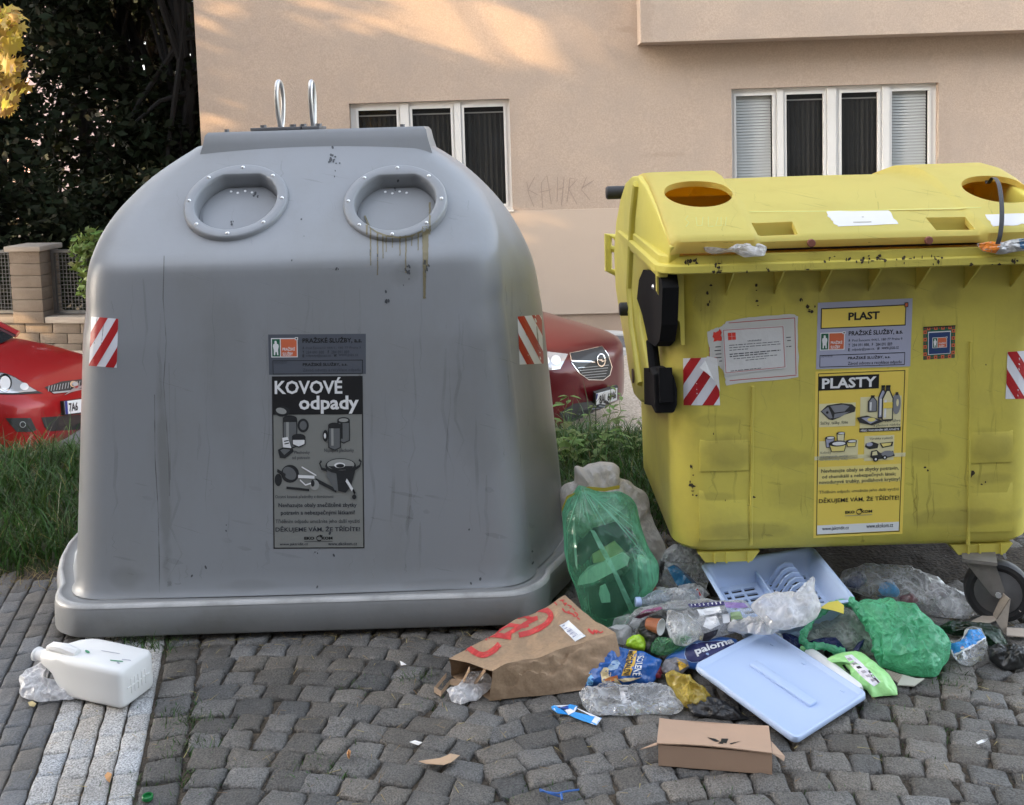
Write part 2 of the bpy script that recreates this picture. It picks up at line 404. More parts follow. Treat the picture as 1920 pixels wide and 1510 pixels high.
def sett(mb, c, w_, d_, phi, m=0, n=5, rg=.10, zj=.003, edge=.011, sq=10, jit=.19, tilt=.045, wobk=.008):
    cs, sn = math.cos(phi), math.sin(phi)
    tx, ty = rnd.uniform(-tilt, tilt), rnd.uniform(-tilt, tilt); z0 = rnd.uniform(-zj, zj)
    jx = [rnd.uniform(-jit, jit) for _ in range(4)]; jy = [rnd.uniform(-jit, jit) for _ in range(4)]
    sd = V((rnd.random()*99, rnd.random()*99, 0))
    vs = []; g = [-1, -.94, -.80, -.42, 0, .42, .80, .94, 1] if n > 3 else [-1, -.9, -.5, 0, .5, .9, 1]
    N = len(g)
    for v_ in g:
        for u in g:
            cu = u*math.sqrt(1-rg*v_*v_/2); cv = v_*math.sqrt(1-rg*u*u/2)
            a = (1-u)/2; b = (1-v_)/2
            du = (jx[0]*a*b+jx[1]*(1-a)*b+jx[2]*a*(1-b)+jx[3]*(1-a)*(1-b)); dv = (jy[0]*a*b+jy[1]*(1-a)*b+jy[2]*a*(1-b)+jy[3]*(1-a)*(1-b))
            lx = (cu+du)*w_/2; ly = (cv+dv)*d_/2
            nz = noise.noise(sd+V((lx*26, ly*26, 0)))*.005 + noise.noise(sd+V((lx*75, ly*75, 3)))*.0028
            ed = max(0, (max(abs(u), abs(v_))-.86)/.14)**1.5
            z = z0+lx*tx+ly*ty+nz-edge*ed
            wob = noise.noise(sd+V((u*2.2, v_*2.2, 9)))*wobk*ed
            lx += wob; ly += wob
            vs.append(V((c.x+lx*cs-ly*sn, c.y+lx*sn+ly*cs, c.z+z)))
    fs = [(j*N+i, j*N+i+1, (j+1)*N+i+1, (j+1)*N+i) for j in range(N-1) for i in range(N-1)]
    per = [i for i in range(N)]+[j*N+N-1 for j in range(1, N)]+[(N-1)*N+i for i in range(N-2, -1, -1)]+[j*N for j in range(N-2, 0, -1)]
    b0 = len(vs); vs += [V((vs[i].x, vs[i].y, c.z-.04)) for i in per]
    for k in range(len(per)):
        k2 = (k+1) % len(per); fs.append((per[k2], per[k], b0+k, b0+k2))
    mb.add(vs, fs, m)

def edge(x): return interp([(-1.75, 3.68), (-.2, 3.80), (.4, 3.84)], x)
cob = MB()
APX, PER, CUR = .62, 1.46, .34
def arc(x): dx = (x-APX+PER/2) % PER - PER/2; return -CUR*dx*dx, -2*CUR*dx
for k in range(-18, 55):
    x = -3.2+rnd.random()*.1
    while strip_uv(V((x, 2.2+k*.080+arc(x)[0], 0)))[0] < .116 and x < 0: x += .004
    while x < 3.6:
        wd = rnd.uniform(.072, .118); xc = x+wd/2
        fy, sl_ = arc(xc); phi = math.atan(sl_)
        y = 2.2 + k*.080 + fy
        x += (wd+.003)*math.cos(phi)
        p = V((xc, y, 0)); a, b_ = strip_uv(p)
        if a < .13 or not (1.3 < y < 3.95): continue
        sett(cob, p, wd-.002, .080*math.cos(phi)+.001, phi*.9+rnd.uniform(-.04, .04))
# the row of larger dark setts that edges the pale band
for k in range(-14, 19):
    p = P4a + SL*.058 + SD*(k*.103+.02)
    if p.y < 3.9: sett(cob, p+V((0, 0, -.002)), .098, .095+rnd.uniform(-.006, .004), math.atan2(SD.y, SD.x)-math.pi/2, rg=.10, edge=.009, zj=.002, jit=.08, tilt=.02)
cob.build('cobbled_ground', STONE, smooth=True, ang=60, kind='structure', base=False)
band = MB()
for c_ in range(-26, 0):
    off = rnd.random()*.09; y = -1.6
    while y < 1.6:
        ln = rnd.uniform(.075, .115)
        p = P4a + SL*((c_+.5)*.0655) + SD*(y+off+ln/2); y += ln+.003
        if 1.3 < p.y < edge(p.x)+.02 and p.x > -4:
            sett(band, p+V((0, 0, -.003)), .0600, ln+.003, math.atan2(SD.y, SD.x)-math.pi/2, 0 if -4 <= c_ else 1, n=3, rg=.03, edge=.005, zj=.001, sq=12, jit=.035, tilt=.008, wobk=.004)
band.build('paving_band', [WSTONE, GSTONE], smooth=True, ang=60, kind='structure', base=False)

so_ = MB(); so_.add([(-30, -12, -.015), (30, -12, -.015), (30, 3.98, -.015), (-30, 3.98, -.015)], [(0, 1, 2, 3)])
so_.build('soil', SOIL, smooth=False, kind='structure', base=False)

# road level falls to the right; the lawn is a bank above it
def roadz(x): return -1.05 - .078*(max(-3.5, min(14, x))+3.5)
LAWN = pbr('lawn_earth', (.045, .05, .02), .95, .4, 8, bump=.8, bscale=60)
lw_ = MB(); xs = [-30, -14]+[-6+.5*i for i in range(25)]+[14, 30]
ys = [(3.62, -.017), (3.95, -.012), (4.6, .03), (5.05, .02), (5.4, -.12), (5.8, -.42), (6.3, -.72), (6.9, -.94), (7.15, -1.02)]
rows = []
for y, zf in ys:
    rows.append([V((x, y, (zf + (0 if zf > -.1 else 1)*0) if zf >= -.1 else zf*(-roadz(x))/1.02-.02)) for x in xs])
lw_.loft(rows, 0, False, False, close=False)
lw_.build('lawn_bank', LAWN, kind='structure', base=False)

TAN = pbr('sandy_paving', (.42, .36, .29), .9, .2, 3, bump=.3, bscale=40, speck=.25, sscale=40)
ASPH = pbr('asphalt', (.12, .12, .125), .9, .2, 2, bump=.4, bscale=80, speck=.4, sscale=90)
KERB = pbr('kerb_stone', (.55, .54, .52), .85, .15, 6, bump=.3, bscale=50)
def slab(name, y0, y1, dz, mat, th=.3, xl=-40):
    mb = MB(); n = 30; xs_ = [xl+(40-xl)*i/n for i in range(n+1)]
    mb.loft([[V((x, y, roadz(x)+z)) for y, z in ((y0, dz), (y1, dz), (y1, dz-th), (y0, dz-th))] for x in xs_], 0)
    return mb.build(name, mat, smooth=False, kind='structure', base=False)
slab('road', 6.6, 9.9, 0, ASPH)
slab('pavement', 9.904, 13.4, .02, TAN)
slab('road_edge', 13.58, 14.70, .03, ASPH, xl=-4.7)
slab('kerb', 13.404, 13.576, .09, KERB, xl=-4.7)
slab('building_apron', 14.704, 16.2, .06, KERB, xl=-4.7)
g0 = MB(); g0.add([(-200, -60, -4.5), (200, -60, -4.5), (200, 300, -4.5), (-200, 300, -4.5)], [(0, 1, 2, 3)])
g0.build('ground', pbr('far_ground', (.15, .14, .11), .95, .3, .3), smooth=False, kind='structure', base=False)
g1 = MB(); n = 24
g1.loft([[V((x, 16.204, roadz(x))), V((x, 60, roadz(x)))] for x in [-60+120*i/n for i in range(n+1)]], 0, False, False, close=False)
g1.loft([[V((x, 13.41, roadz(x)+.02)), V((x, 16.3, roadz(x)+.02))] for x in (-60, -4.704)], 0, False, False, close=False)
g1.build('yard_ground', pbr('yard_earth', (.014, .014, .008), .95, .4, 2), kind='structure', base=False)

# ------------------------------------------------------------------ grass blades, weeds in the joints
def blades(name, n, gen, mat, seg=3, seed=3, kind='stuff'):
    rr = random.Random(seed); vs = []; fs = []
    for _ in range(n):
        g = gen(rr)
        if g is None: continue
        p, h, wd, az, lean, curl = g
        d = V((math.cos(az), math.sin(az), 0)); s_ = V((-d.y, d.x, 0))
        a2 = rr.random()*6.28; s_ = V((math.cos(a2), math.sin(a2), 0))
        b = len(vs); q = V(p); ang = lean
        for i in range(seg+1):
            t = i/seg; ww = wd*(1-t)**.6/2 if i < seg else 0
            if i < seg: vs += [q-s_*ww, q+s_*ww]
            else: vs.append(q.copy())
            q = q + (d*math.sin(ang)+V((0, 0, 1))*math.cos(ang))*(h/seg); ang += curl/seg
        for i in range(seg-1): fs.append((b+2*i, b+2*i+1, b+2*i+3, b+2*i+2))
        fs.append((b+2*seg-2, b+2*seg-1, b+2*seg))
    me = bpy.data.meshes.new(name); me.from_pydata([v_[:] for v_ in vs], [], fs); me.materials.append(mat)
    me.polygons.foreach_set('use_smooth', [True]*len(fs))
    o = bpy.data.objects.new(name, me); C.objects.link(o)
    if kind: o['kind'] = kind
    return o
GRASS = leafmat('grass_blade', (.045, .092, .02), .6, .3, .45)
DRY = leafmat('dry_grass', (.30, .22, .10), .4, .2, .7)
def bankz(y):
    return interp([(3.9, 0), (4.6, .035), (5.05, .022), (5.4, -.13), (5.8, -.44)], y)
def g_lawn(rr):
    x = rr.uniform(-3.2, 3.6); e0 = edge(x); y = e0+(5.55-e0)*rr.random()**1.1
    cl = noise.noise(V((x*2.2, y*2.2, 0)))
    h = (rr.uniform(.08, .17) if rr.random() < .96 else rr.uniform(.2, .3))*(1+.7*cl)*(.55+.45*min(1, max(0, y-e0+.05)/.3))
    if y < e0+.10*(1+noise.noise(V((x*5, 3, 1)))) and rr.random() < .7: return None
    return (x, y, bankz(y)-.01), max(.04, h), rr.uniform(.004, .009), rr.random()*6.28+cl*2, rr.uniform(.05, .6), rr.uniform(.3, 1.9)
setp(blades('grass', 46000, g_lawn, GRASS), 'uncut green grass growing along the bank behind the containers', 'grass')
def g_dry(rr):
    x = rr.uniform(-3, 3); y = rr.gauss(edge(x)-.02, .05)
    return (x, y, -.01), rr.uniform(.02, .07), .003, rr.random()*6.28, rr.uniform(.5, 1.3), .5
setp(blades('dry_grass', 3500, g_dry, DRY), 'straw coloured dead grass along the edge of the paving', 'dry grass')
tufts = []
for px, py, r_, nn, hh in [(680, 1285, .035, 90, .03), (772, 1270, .03, 90, .045), (610, 1438, .06, 230, .035), (352, 1345, .05, 160, .04), (400, 1362, .04, 110, .02), (415, 1428, .05, 130, .022),
                           (345, 1465, .06, 160, .03), (330, 1320, .04, 60, .02), (265, 1212, .06, 120, .09), (290, 1218, .05, 100, .08), (1070, 1360, .02, 10, .02), (1720, 1352, .06, 150, .025), (1785, 1278, .05, 150, .035),
                           (1660, 1320, .06, 90, .02), (1345, 1478, .04, 80, .03), (1030, 1495, .05, 110, .03), (1690, 1420, .04, 60, .02), (825, 1310, .04, 90, .03), (1590, 1506, .05, 90, .03), (345, 1395, .05, 90, .05), (260, 1462, .04, 70, .02), (1545, 1330, .05, 80, .02)]:
    tufts.append((at_z(px, py), r_, nn, hh))
def g_tuft(rr):
    p, r_, nn, hh = rr.choices(tufts, [q[2] for q in tufts])[0]
    return (p.x+rr.gauss(0, r_), p.y+rr.gauss(0, r_*.7), -.015), hh*.7*rr.uniform(.5, 1.3)+.008, rr.uniform(.002, .0045), rr.random()*6.28, rr.uniform(.1, .9), rr.uniform(.2, 1.5)
setp(blades('joint_grass', 1700, g_tuft, GRASS, seed=9), 'small green grass tufts growing in the joints of the cobbles', 'grass')
def g_moss(rr):
    x = rr.uniform(-1.3, 1.6); y = rr.uniform(2.2, 3.4)
    if noise.noise(V((x*3, y*3, 5))) < .12: return None
    return (x, y, -.02), rr.uniform(.01, .022), .003, rr.random()*6.28, rr.uniform(.3, 1.2), .5
setp(blades('joint_moss', 5000, g_moss, leafmat('moss', (.06, .085, .025), .5, .1, .8), seg=2, seed=11), 'low moss and sprouts scattered in the cobble joints', 'moss')
def g_dead(rr):
    x = rr.uniform(-3, 3.4); y = rr.uniform(edge(x)+.02, 5.2)
    return (x, y, bankz(y)-.01), rr.uniform(.08, .2), .004, rr.random()*6.28, rr.uniform(.2, 1.1), rr.uniform(.3, 1.6)
setp(blades('dead_grass', 3200, g_dead, leafmat('dead_blade', (.20, .17, .06), .5, .25, .7), seed=14), 'yellowed blades mixed into the green verge', 'dry grass')
def g_str(rr):
    x = rr.uniform(-1.4, 1.6); y = rr.choice((rr.uniform(2.3, 3.3), rr.gauss(3.18, .05)))
    return (x, y, .004), rr.uniform(.012, .05), .0022, rr.random()*6.28, 1.5, .1
setp(blades('straw_litter', 1100, g_str, DRY, seg=2, seed=12), 'bits of straw and dry stalks lying over the cobbles', 'litter')

# dirt and old leaves under the yellow container, coloured dark to add the shade there
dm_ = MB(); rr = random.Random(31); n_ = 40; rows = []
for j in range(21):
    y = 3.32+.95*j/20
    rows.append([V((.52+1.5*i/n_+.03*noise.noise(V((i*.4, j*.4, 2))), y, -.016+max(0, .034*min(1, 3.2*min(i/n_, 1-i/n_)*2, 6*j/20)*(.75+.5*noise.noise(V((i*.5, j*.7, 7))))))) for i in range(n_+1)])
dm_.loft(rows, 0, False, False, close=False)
dm_.build('shaded_dirt', pbr('shaded_dirt', (.040, .031, .023), .95, .5, 18, bump=1, bscale=70, speck=.5, sscale=90), label='dirt and leaf litter darkened with painted shade on the ground under the yellow container', cat='dirt', kind='stuff', base=False)
# ================================================================== apartment building
WN = V((-.038, -1, 0)).normalized(); WP = V((1.49, 14.9, 0))
def wally(x): return 14.9 - .038*(x-1.49)
def wp(px, py, off=0): return at_plane(px, py, WP+WN*off, WN)
PLASTER = pbr('plaster', (.405, .318, .250), .9, .09, .9, bump=.5, bscale=110, dirt=(.35, .285, .235), dscale=1.6, damt=.7, dlo=.42, speck=.09, sscale=45)
blotches(PLASTER, [(wp(a, b)[:], (r1, 1, r2), st) for a, b, r1, r2, st in ((958, 300, .12, .9, .10), (655, 300, .1, .8, .10), (1372, 300, .12, .7, .10), (1768, 300, .12, .9, .12), (1200, 40, .15, .5, .25), (1180, 55, .2, .05, .3), (1250, 290, .35, .04, .18), (1000, 120, .8, .3, .08), (1080, 370, .6, .25, .10), (1560, 140, 1.2, .12, .10))], (.22, .165, .125))
PLINTH = pbr('plinth_plaster', (.33, .25, .19), .9, .15, 2, bump=.4, bscale=120)
PVC = pbr('window_pvc', (.62, .61, .585), .4, .05, 4)
bld = thing('apartment_building', 'beige plastered apartment building with white windows behind the containers', 'building', (3, 15.2, roadz(3)))
x0 = wp(368, 100).x; x1 = 9.0
ztop = 9.0; zg = wp(1060, 393).z; zpl = wp(1100, 588).z
lwin = (wp(658, 290).x, wp(958, 290).x, zg+.02, wp(800, 190).z)
rwin = (wp(1372, 240).x, wp(1760, 240).x, zg+.02, wp(1565, 161).z)
def wallgrid(mb, xs, zs, holes, off, m=0, dep=.16):
    """wall sheet with real openings and reveals"""
    def P(x, z, o): q = V((x, wally(x), z))+WN*o; return q
    for i in range(len(xs)-1):
        for j in range(len(zs)-1):
            cx, cz = (xs[i]+xs[i+1])/2, (zs[j]+zs[j+1])/2
            if any(h[0] < cx < h[1] and h[2] < cz < h[3] for h in holes): continue
            mb.quad(P(xs[i], zs[j], off), P(xs[i+1], zs[j], off), P(xs[i+1], zs[j+1], off), P(xs[i], zs[j+1], off), m)
    for a, b, c, d in holes:
        for (p, q), (r_, s_) in (((a, c), (a, d)), ((b, d), (b, c)), ((a, d), (b, d)), ((b, c), (a, c))):
            mb.quad(P(p, q, off), P(r_, s_, off), P(r_, s_, off-dep), P(p, q, off-dep), m)
    return P
mw = MB()
P = wallgrid(mw, sorted([x0, lwin[0], lwin[1], rwin[0], rwin[1], x1]), sorted([zg, lwin[2], lwin[3], rwin[3], ztop]), [lwin, rwin], 0)
mw.quad(P(x0, zg, 0), P(x0, ztop, 0), V((x0, 26, ztop)), V((x0, 26, zg)))         # the side that turns away
mw.quad(P(x1, zg, 0), P(x1, ztop, 0), V((x1, 26, ztop)), V((x1, 26, zg)))
mw.quad(P(x0, ztop, 0), P(x1, ztop, 0), V((x1, 26, ztop)), V((x0, 26, ztop)))
mw.build('wall', PLASTER, bld, smooth=False)
ml = MB(); lo_ = [P(x0-.02, zpl, .03), P(x1, zpl, .03), P(x1, zg, .03), P(x0-.02, zg, .03)]
ml.prism(lo_, V((0, .2, 0))); ml.build('lower_wall', pbr('smooth_plaster', (.44, .355, .285), .9, .05, 1, bump=.15, bscale=100), bld, smooth=False)
mp_ = MB(); mp_.prism([P(x0, -4.4, -.02), P(x1, -4.4, -.02), P(x1, zpl-.003, -.02), P(x0, zpl-.003, -.02)], V((0, .3, 0))); mp_.build('plinth', PLINTH, bld, smooth=False)
# projecting bay, upper right
by = .55; bx0 = at_plane(1204, 60, WP+WN*by, WN).x; bz = at_plane(1204, 80, WP+WN*by, WN).z
mb_ = MB(); mb_.prism([P(bx0, bz, by), P(x1, bz, by), P(x1, ztop+.1, by), P(bx0, ztop+.1, by)], -WN*(by-.003)); mb_.build('bay', PLASTER, bld, smooth=False)
GLASS = flat('window_glass', (.025, .027, .028), .05, spec=.6)
BLIND = pbr('blind_slats', (.66, .68, .68), .6, .05, 5)
CURT = pbr('net_curtain', (.075, .075, .07), .9, .4, 3, stretch=(8, 8, .2))
def window(rect, panes, mull, blinds):
    """rect (x0,x1,z0,z1) in the wall; panes = list of (x0,x1,z0,z1); the frame is everything else"""
    o = -.10; ft = .05
    fr = MB(); xs = sorted({rect[0]+.003, rect[1]-.003, *[p[0] for p in panes], *[p[1] for p in panes]}); zs = sorted({rect[2]+.003, rect[3]-.003, panes[0][2], panes[0][3]})
    for i in range(len(xs)-1):
        for j in range(len(zs)-1):
            cx, cz = (xs[i]+xs[i+1])/2, (zs[j]+zs[j+1])/2
            if any(p[0] < cx < p[1] and p[2] < cz < p[3] for p in panes): continue
            fr.quad(P(xs[i], zs[j], o), P(xs[i+1], zs[j], o), P(xs[i+1], zs[j+1], o), P(xs[i], zs[j+1], o))
    for a, b, c, d in panes:       # sash: a raised ring around each pane, and its inner edge
        for (p, q), (r_, s_) in (((a, c), (a, d)), ((b, d), (b, c)), ((a, d), (b, d)), ((b, c), (a, c))):
            fr.quad(P(p, q, o), P(r_, s_, o), P(r_, s_, o-.04), P(p, q, o-.04))
        e = .035
        for x_0, x_1, z_0, z_1 in ((a-e, a, c-e, d+e), (b, b+e, c-e, d+e), (a, b, d, d+e), (a, b, c-e, c)):
            fr.prism([P(x_0, z_0, o+.002), P(x_1, z_0, o+.002), P(x_1, z_1, o+.002), P(x_0, z_1, o+.002)], WN*.012)
    for a, b in mull:
        fr.prism([P(a, rect[2]+.05, o+.001), P(b, rect[2]+.05, o+.001), P(b, rect[3]-.02, o+.001), P(a, rect[3]-.02, o+.001)], WN*.03)
    wf = fr.build('window', PVC, bld, smooth=False)
    for k, (a, b, c, d) in enumerate(panes):
        g = MB(); g.quad(P(a, c, o-.035), P(b, c, o-.035), P(b, d, o-.035), P(a, d, o-.035))
        if k in blinds:
            g.build('pane', BGLASS, wf, smooth=False)
            s_ = MB(); nsl = 34
            for i in range(nsl):
                z = c+(d-c)*(i+.5)/nsl; h = (d-c)/nsl*.46
                s_.quad(P(a+.01, z-h, o-.07), P(b-.01, z-h, o-.07), P(b-.01, z+h, o-.09), P(a+.01, z+h, o-.09))
            s_.build('blind', BLIND, wf, smooth=False)
        else:
            g.build('pane', DGLASS, wf, smooth=False)
            s_ = MB(); s_.loft([[P(a+(b-a)*i/24, z, o-.12-.03*math.sin(i*1.9)) for i in range(25)] for z in (c, d-.1)], 0, False, False, close=False)
            s_.build('curtain', CURT, wf)
            bx = MB(); bx.prism([P(a, d-.09, o-.06), P(b, d-.09, o-.06), P(b, d-.07, o-.06), P(a, d-.07, o-.06)], -WN*.02); bx.build('blind_rail', PVC, wf, smooth=False)
    return wf
def glassmat(name, op):
    m, t, b = nmat(name); b.inputs['Base Color'].default_value = (.02, .02, .02, 1); b.inputs['Roughness'].default_value = .03
    tr = t.nodes.new('ShaderNodeBsdfTransparent'); tr.inputs[0].default_value = (.92, .92, .91, 1); ms = t.nodes.new('ShaderNodeMixShader'); ms.inputs[0].default_value = op
    t.links.new(tr.outputs[0], ms.inputs[1]); t.links.new(b.outputs[0], ms.inputs[2]); t.links.new(ms.outputs[0], t.nodes['Material Output'].inputs[0]); return m
BGLASS = glassmat('pane_glass', .14); DGLASS = glassmat('pane_glass_dark', .5)
zb_ = zg+.10
def pr(pa, pb, y0): return (wp(pa, y0, -.1).x, wp(pb, y0, -.1).x)
lp = [pr(673, 745, 260), pr(774, 846, 260), pr(871, 945, 260)]
window(lwin, [(a, b, zb_, wp(800, 204, -.1).z) for a, b in lp], [pr(752, 768, 260), pr(853, 865, 260)], [])
rp = [pr(1380, 1448, 250), pr(1474, 1543, 250), pr(1577, 1645, 250), pr(1671, 1740, 250)]
window(rwin, [(a, b, zb_, wp(1560, 175, -.1).z) for a, b in rp], [pr(1456, 1468, 250), pr(1550, 1566, 250), pr(1653, 1666, 250)], [0, 3])
for rc in (lwin, rwin):
    si = MB(); si.prism([P(rc[0]-.02, zg-.005, .05), P(rc[1]+.02, zg-.005, .05), P(rc[1]+.02, zg+.02, .05), P(rc[0]-.02, zg+.02, .05)], V((0, .2, 0))); si.build('sill', KERB, bld, smooth=False)
# interior behind the glass
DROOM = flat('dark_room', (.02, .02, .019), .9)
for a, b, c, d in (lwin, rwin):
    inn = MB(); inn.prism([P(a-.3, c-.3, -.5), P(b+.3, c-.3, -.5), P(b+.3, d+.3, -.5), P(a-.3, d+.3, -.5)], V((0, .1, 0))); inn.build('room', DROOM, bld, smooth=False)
# pencil scrawl on the plaster
sc = Decal()
for st in ([(.02, .25), (.05, .6), (.12, .95)], [(.13, .12), (.03, .5)], [(.05, .48), (.17, .62)], [(.24, 1.0), (.22, .3), (.30, .1), (.36, .9)], [(.2, .55), (.36, .5)],
           [(.45, .15), (.44, .85)], [(.44, .5), (.54, .45)], [(.54, .15), (.50, .95)], [(.62, .2), (.58, .85)], [(.62, .2), (.72, .25), (.6, .5)], [(.60, .5), (.72, .95)], [(.85, .2), (.78, .55), (.9, .85)], [(.78, .5), (.95, .3)]):
    sc.stroke(st, .022, 0, 0, asp=2)
sc.build('scrawl', [flat('pencil', (.29, .225, .185), .9)], [(985, 325), (1120, 318), (1120, 385), (985, 392)], mw.bvh(), bld, off=.003)

# unseen house added outside the picture to shade the corner
hs_ = MB(); hs_.box(-17, -8.6, -14, 2.75, -1, 8.5)
house = thing('shading_house', 'unseen house added left of the corner to shade it', 'house', (-12, -5, -1))
SHWALL = pbr('shading_wall_dark', (.085, .05, .04), .9, .2, 6); hs_.build('wall', SHWALL, house, smooth=False)  # wall coloured dark to cut the light it bounces onto the container
rf = MB(); rf.prism([(-17.3, -14.3, 8.504), (-8.3, -14.3, 8.504), (-12.8, -14.3, 10.6)], V((0, 17.3, 0))); rf.build('roof', pbr('unseen_house_roof', (.2, .08, .05), .8, .3, 6), house, smooth=False)

hb_ = MB(); hb_.box(-24, 22, -22, -9.5, -1, 14)  # unseen block added behind the camera to cut low sky light
hs2 = thing('dimming_house', 'long unseen house added behind the viewer to dim the container fronts', 'house', (0, -15, -1))
hb_.build('wall', pbr('dimming_house_grey', (.27, .26, .245), .9, .1, 2), hs2, smooth=False)
rf = MB(); rf.prism([(-24.4, -22.4, 14.004), (-24.4, -9.1, 14.004), (-24.4, -15.7, 17)], V((46.8, 0, 0))); rf.build('roof', bpy.data.materials['unseen_house_roof'], hs2, smooth=False)
# ------------------------------------------------------------------ fence with stone pillars
FST = pbr('split_block', (.115, .094, .076), .95, .25, 5, bump=1.0, bscale=60, dirt=(.08, .062, .048), dscale=4, damt=.5)
CAPS = pbr('cap_stone', (.19, .17, .15), .9, .12, 6, bump=.3, bscale=60)
fy0 = 12.9
def fy(x): return fy0 + .2*(x+5.6)*-1
FDIR = V((1, -.2, 0)).normalized(); FN = V((-.2, -1, 0)).normalized(); FP = V((-5.6, fy0, 0))
def fpx(px, py): return at_plane(px, py, FP, FN)
fence = thing('fence', 'stone block fence with dark mesh panels on the left', 'fence', (FP.x, FP.y, roadz(-5.6)))
FM = Matrix(((FDIR.x, -FN.x, 0, FP.x), (FDIR.y, -FN.y, 0, FP.y), (0, 0, 1, 0), (0, 0, 0, 1)))
def fu(px, py): q = fpx(px, py)-FP; return q.dot(FDIR)
zb0 = roadz(-5.6)-.3; zs1 = fpx(140, 606).z; zc1 = fpx(140, 598).z; zt1 = fpx(130, 470).z; zp1 = fpx(60, 471).z
bw = MB(); u0, u1 = -6, 2.4
hb = (zs1-.0-zb0)/5
for j in range(5):
    u = u0-.2*(j % 2)
    while u < u1:
        bw.bbox(u+.004, u+.396, .004*(j % 2)-.002, .22, zb0+j*hb+.003, zb0+(j+1)*hb-.003, .008, 0, FM); u += .4
bw.build('base_wall', FST, fence)
cw = MB(); pu = (fu(28, 560), fu(85, 560))
segs = [(u0, pu[0]-.004), (pu[1]+.004, u1)]
for a, b in segs: cw.bbox(a, b, -.05, .27, zs1+.002, zc1+.03, .01, 0, FM)
cw.build('coping', CAPS, fence)
for a, b in (pu, (pu[0]-2.6, pu[0]-2.2)):
    pm = MB(); nb = 6; h = (zp1-zs1)/nb
    for j in range(nb): pm.bbox(a, b, -.06, .33, zs1+j*h+.002, zs1+(j+1)*h-.002, .008, 0, FM)
    pl = pm.build('pillar', FST, fence)
    pc = MB(); pc.bbox(a-.04, b+.04, -.10, .37, zp1+.002, zp1+.07, .012, 0, FM); pc.build('cap', CAPS, pl)
FMET = pbr('fence_metal', (.05, .055, .06), .6, .2, 20, metal=.3)
for a, b in ((pu[1]+.04, u1), (pu[0]-2.16, pu[0]-.04)):
    me_ = MB(); z0_, z1_ = zc1+.05, zt1
    for (p, q, r_, s_) in ((a, b, z1_-.04, z1_), (a, b, z0_, z0_+.04), (a, a+.05, z0_+.042, z1_-.042), (b-.05, b, z0_+.042, z1_-.042)): me_.box(p, q, .10, .14, r_, s_, 0, FM)
    fr_ = me_.build('panel', FMET, fence, smooth=False)
    ms_ = MB(); u = a+.055
    while u < b-.06: ms_.box(u, u+.008, .117, .123, z0_+.04, z1_-.04, 0, FM); u += .05
    z = z0_+.07
    while z < z1_-.05: ms_.box(a+.05, b-.05, .1235, .1285, z, z+.008, 0, FM); z += .05
    ms_.build('mesh', FMET, fr_, smooth=False)

# ------------------------------------------------------------------ trees
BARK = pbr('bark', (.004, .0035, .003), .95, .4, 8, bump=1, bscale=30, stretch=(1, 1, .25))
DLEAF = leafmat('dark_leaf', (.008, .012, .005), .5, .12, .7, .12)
MLEAF = leafmat('maple_leaf', (.36, .26, .05), .35, .5, .5)
def leafcloud(mb, rr, cs, n, size, m=0, flatz=.9):
    """leaf clumps: cs = list of (centre, radius)"""
    wts = [c_[1]**2 for c_ in cs]
    for _ in range(n):
        c_, r_ = rr.choices(cs, wts)[0]
        d = V((rr.gauss(0, 1), rr.gauss(0, 1), rr.gauss(0, 1))).normalized()*(r_*rr.random()**.45); d.z *= flatz
        p = c_+d; a = V((rr.gauss(0, 1), rr.gauss(0, 1), rr.gauss(0, .6))).normalized(); b = a.orthogonal().normalized()
        b = (b*math.cos(rr.random()*6)+a.cross(b)*math.sin(rr.random()*6)).normalized(); s_ = size*rr.uniform(.6, 1.3)
        mb.add([p-a*s_, p+b*s_*.55, p+a*s_, p-b*s_*.55], [(0, 1, 2, 3)], m)
def tree(name, label, base, h, crown, n, size, leaf, seed, trunk_r=.2, cat='tree', group=None):
    rr = random.Random(seed); t = thing(name, label, cat, base, group); b = V(base)
    tm = MB(); top = b+V((rr.uniform(-.3, .3), rr.uniform(-.3, .3), h*.8))
    pts = [b+(top-b)*(i/7)+V((rr.uniform(-.06, .06), rr.uniform(-.06, .06), 0))*(i > 0) for i in range(8)]
    tm.tube(pts, [trunk_r*(1-.8*i/7)*(1.5 if i == 0 else 1) for i in range(8)], 9)
    for c_, r_ in crown:
        k = rr.randint(3, 6); q = pts[k]; e = c_
        mid = (q+e)/2+V((rr.uniform(-.2, .2), rr.uniform(-.2, .2), rr.uniform(0, .3)))
        tm.tube([q, mid, e], [trunk_r*.35, trunk_r*.22, trunk_r*.08], 6)
    tm.build('trunk', BARK, t)
    cm = MB(); leafcloud(cm, rr, crown, n, size)
    cm.build('crown', leaf, t, smooth=False, fixn=False); return t
DT = 'dark trees behind the fence'
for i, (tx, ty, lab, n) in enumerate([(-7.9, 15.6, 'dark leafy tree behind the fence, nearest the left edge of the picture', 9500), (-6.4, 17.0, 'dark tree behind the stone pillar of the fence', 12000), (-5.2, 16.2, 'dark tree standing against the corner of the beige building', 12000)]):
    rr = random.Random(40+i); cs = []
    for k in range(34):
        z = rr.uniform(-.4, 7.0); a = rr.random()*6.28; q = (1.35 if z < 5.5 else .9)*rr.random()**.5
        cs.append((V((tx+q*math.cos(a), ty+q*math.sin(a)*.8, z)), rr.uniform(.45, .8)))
    tree('dark_tree', lab, (tx, ty, roadz(tx)), 7.5, cs, n, .085, DLEAF, 60+i, .16, group=DT)
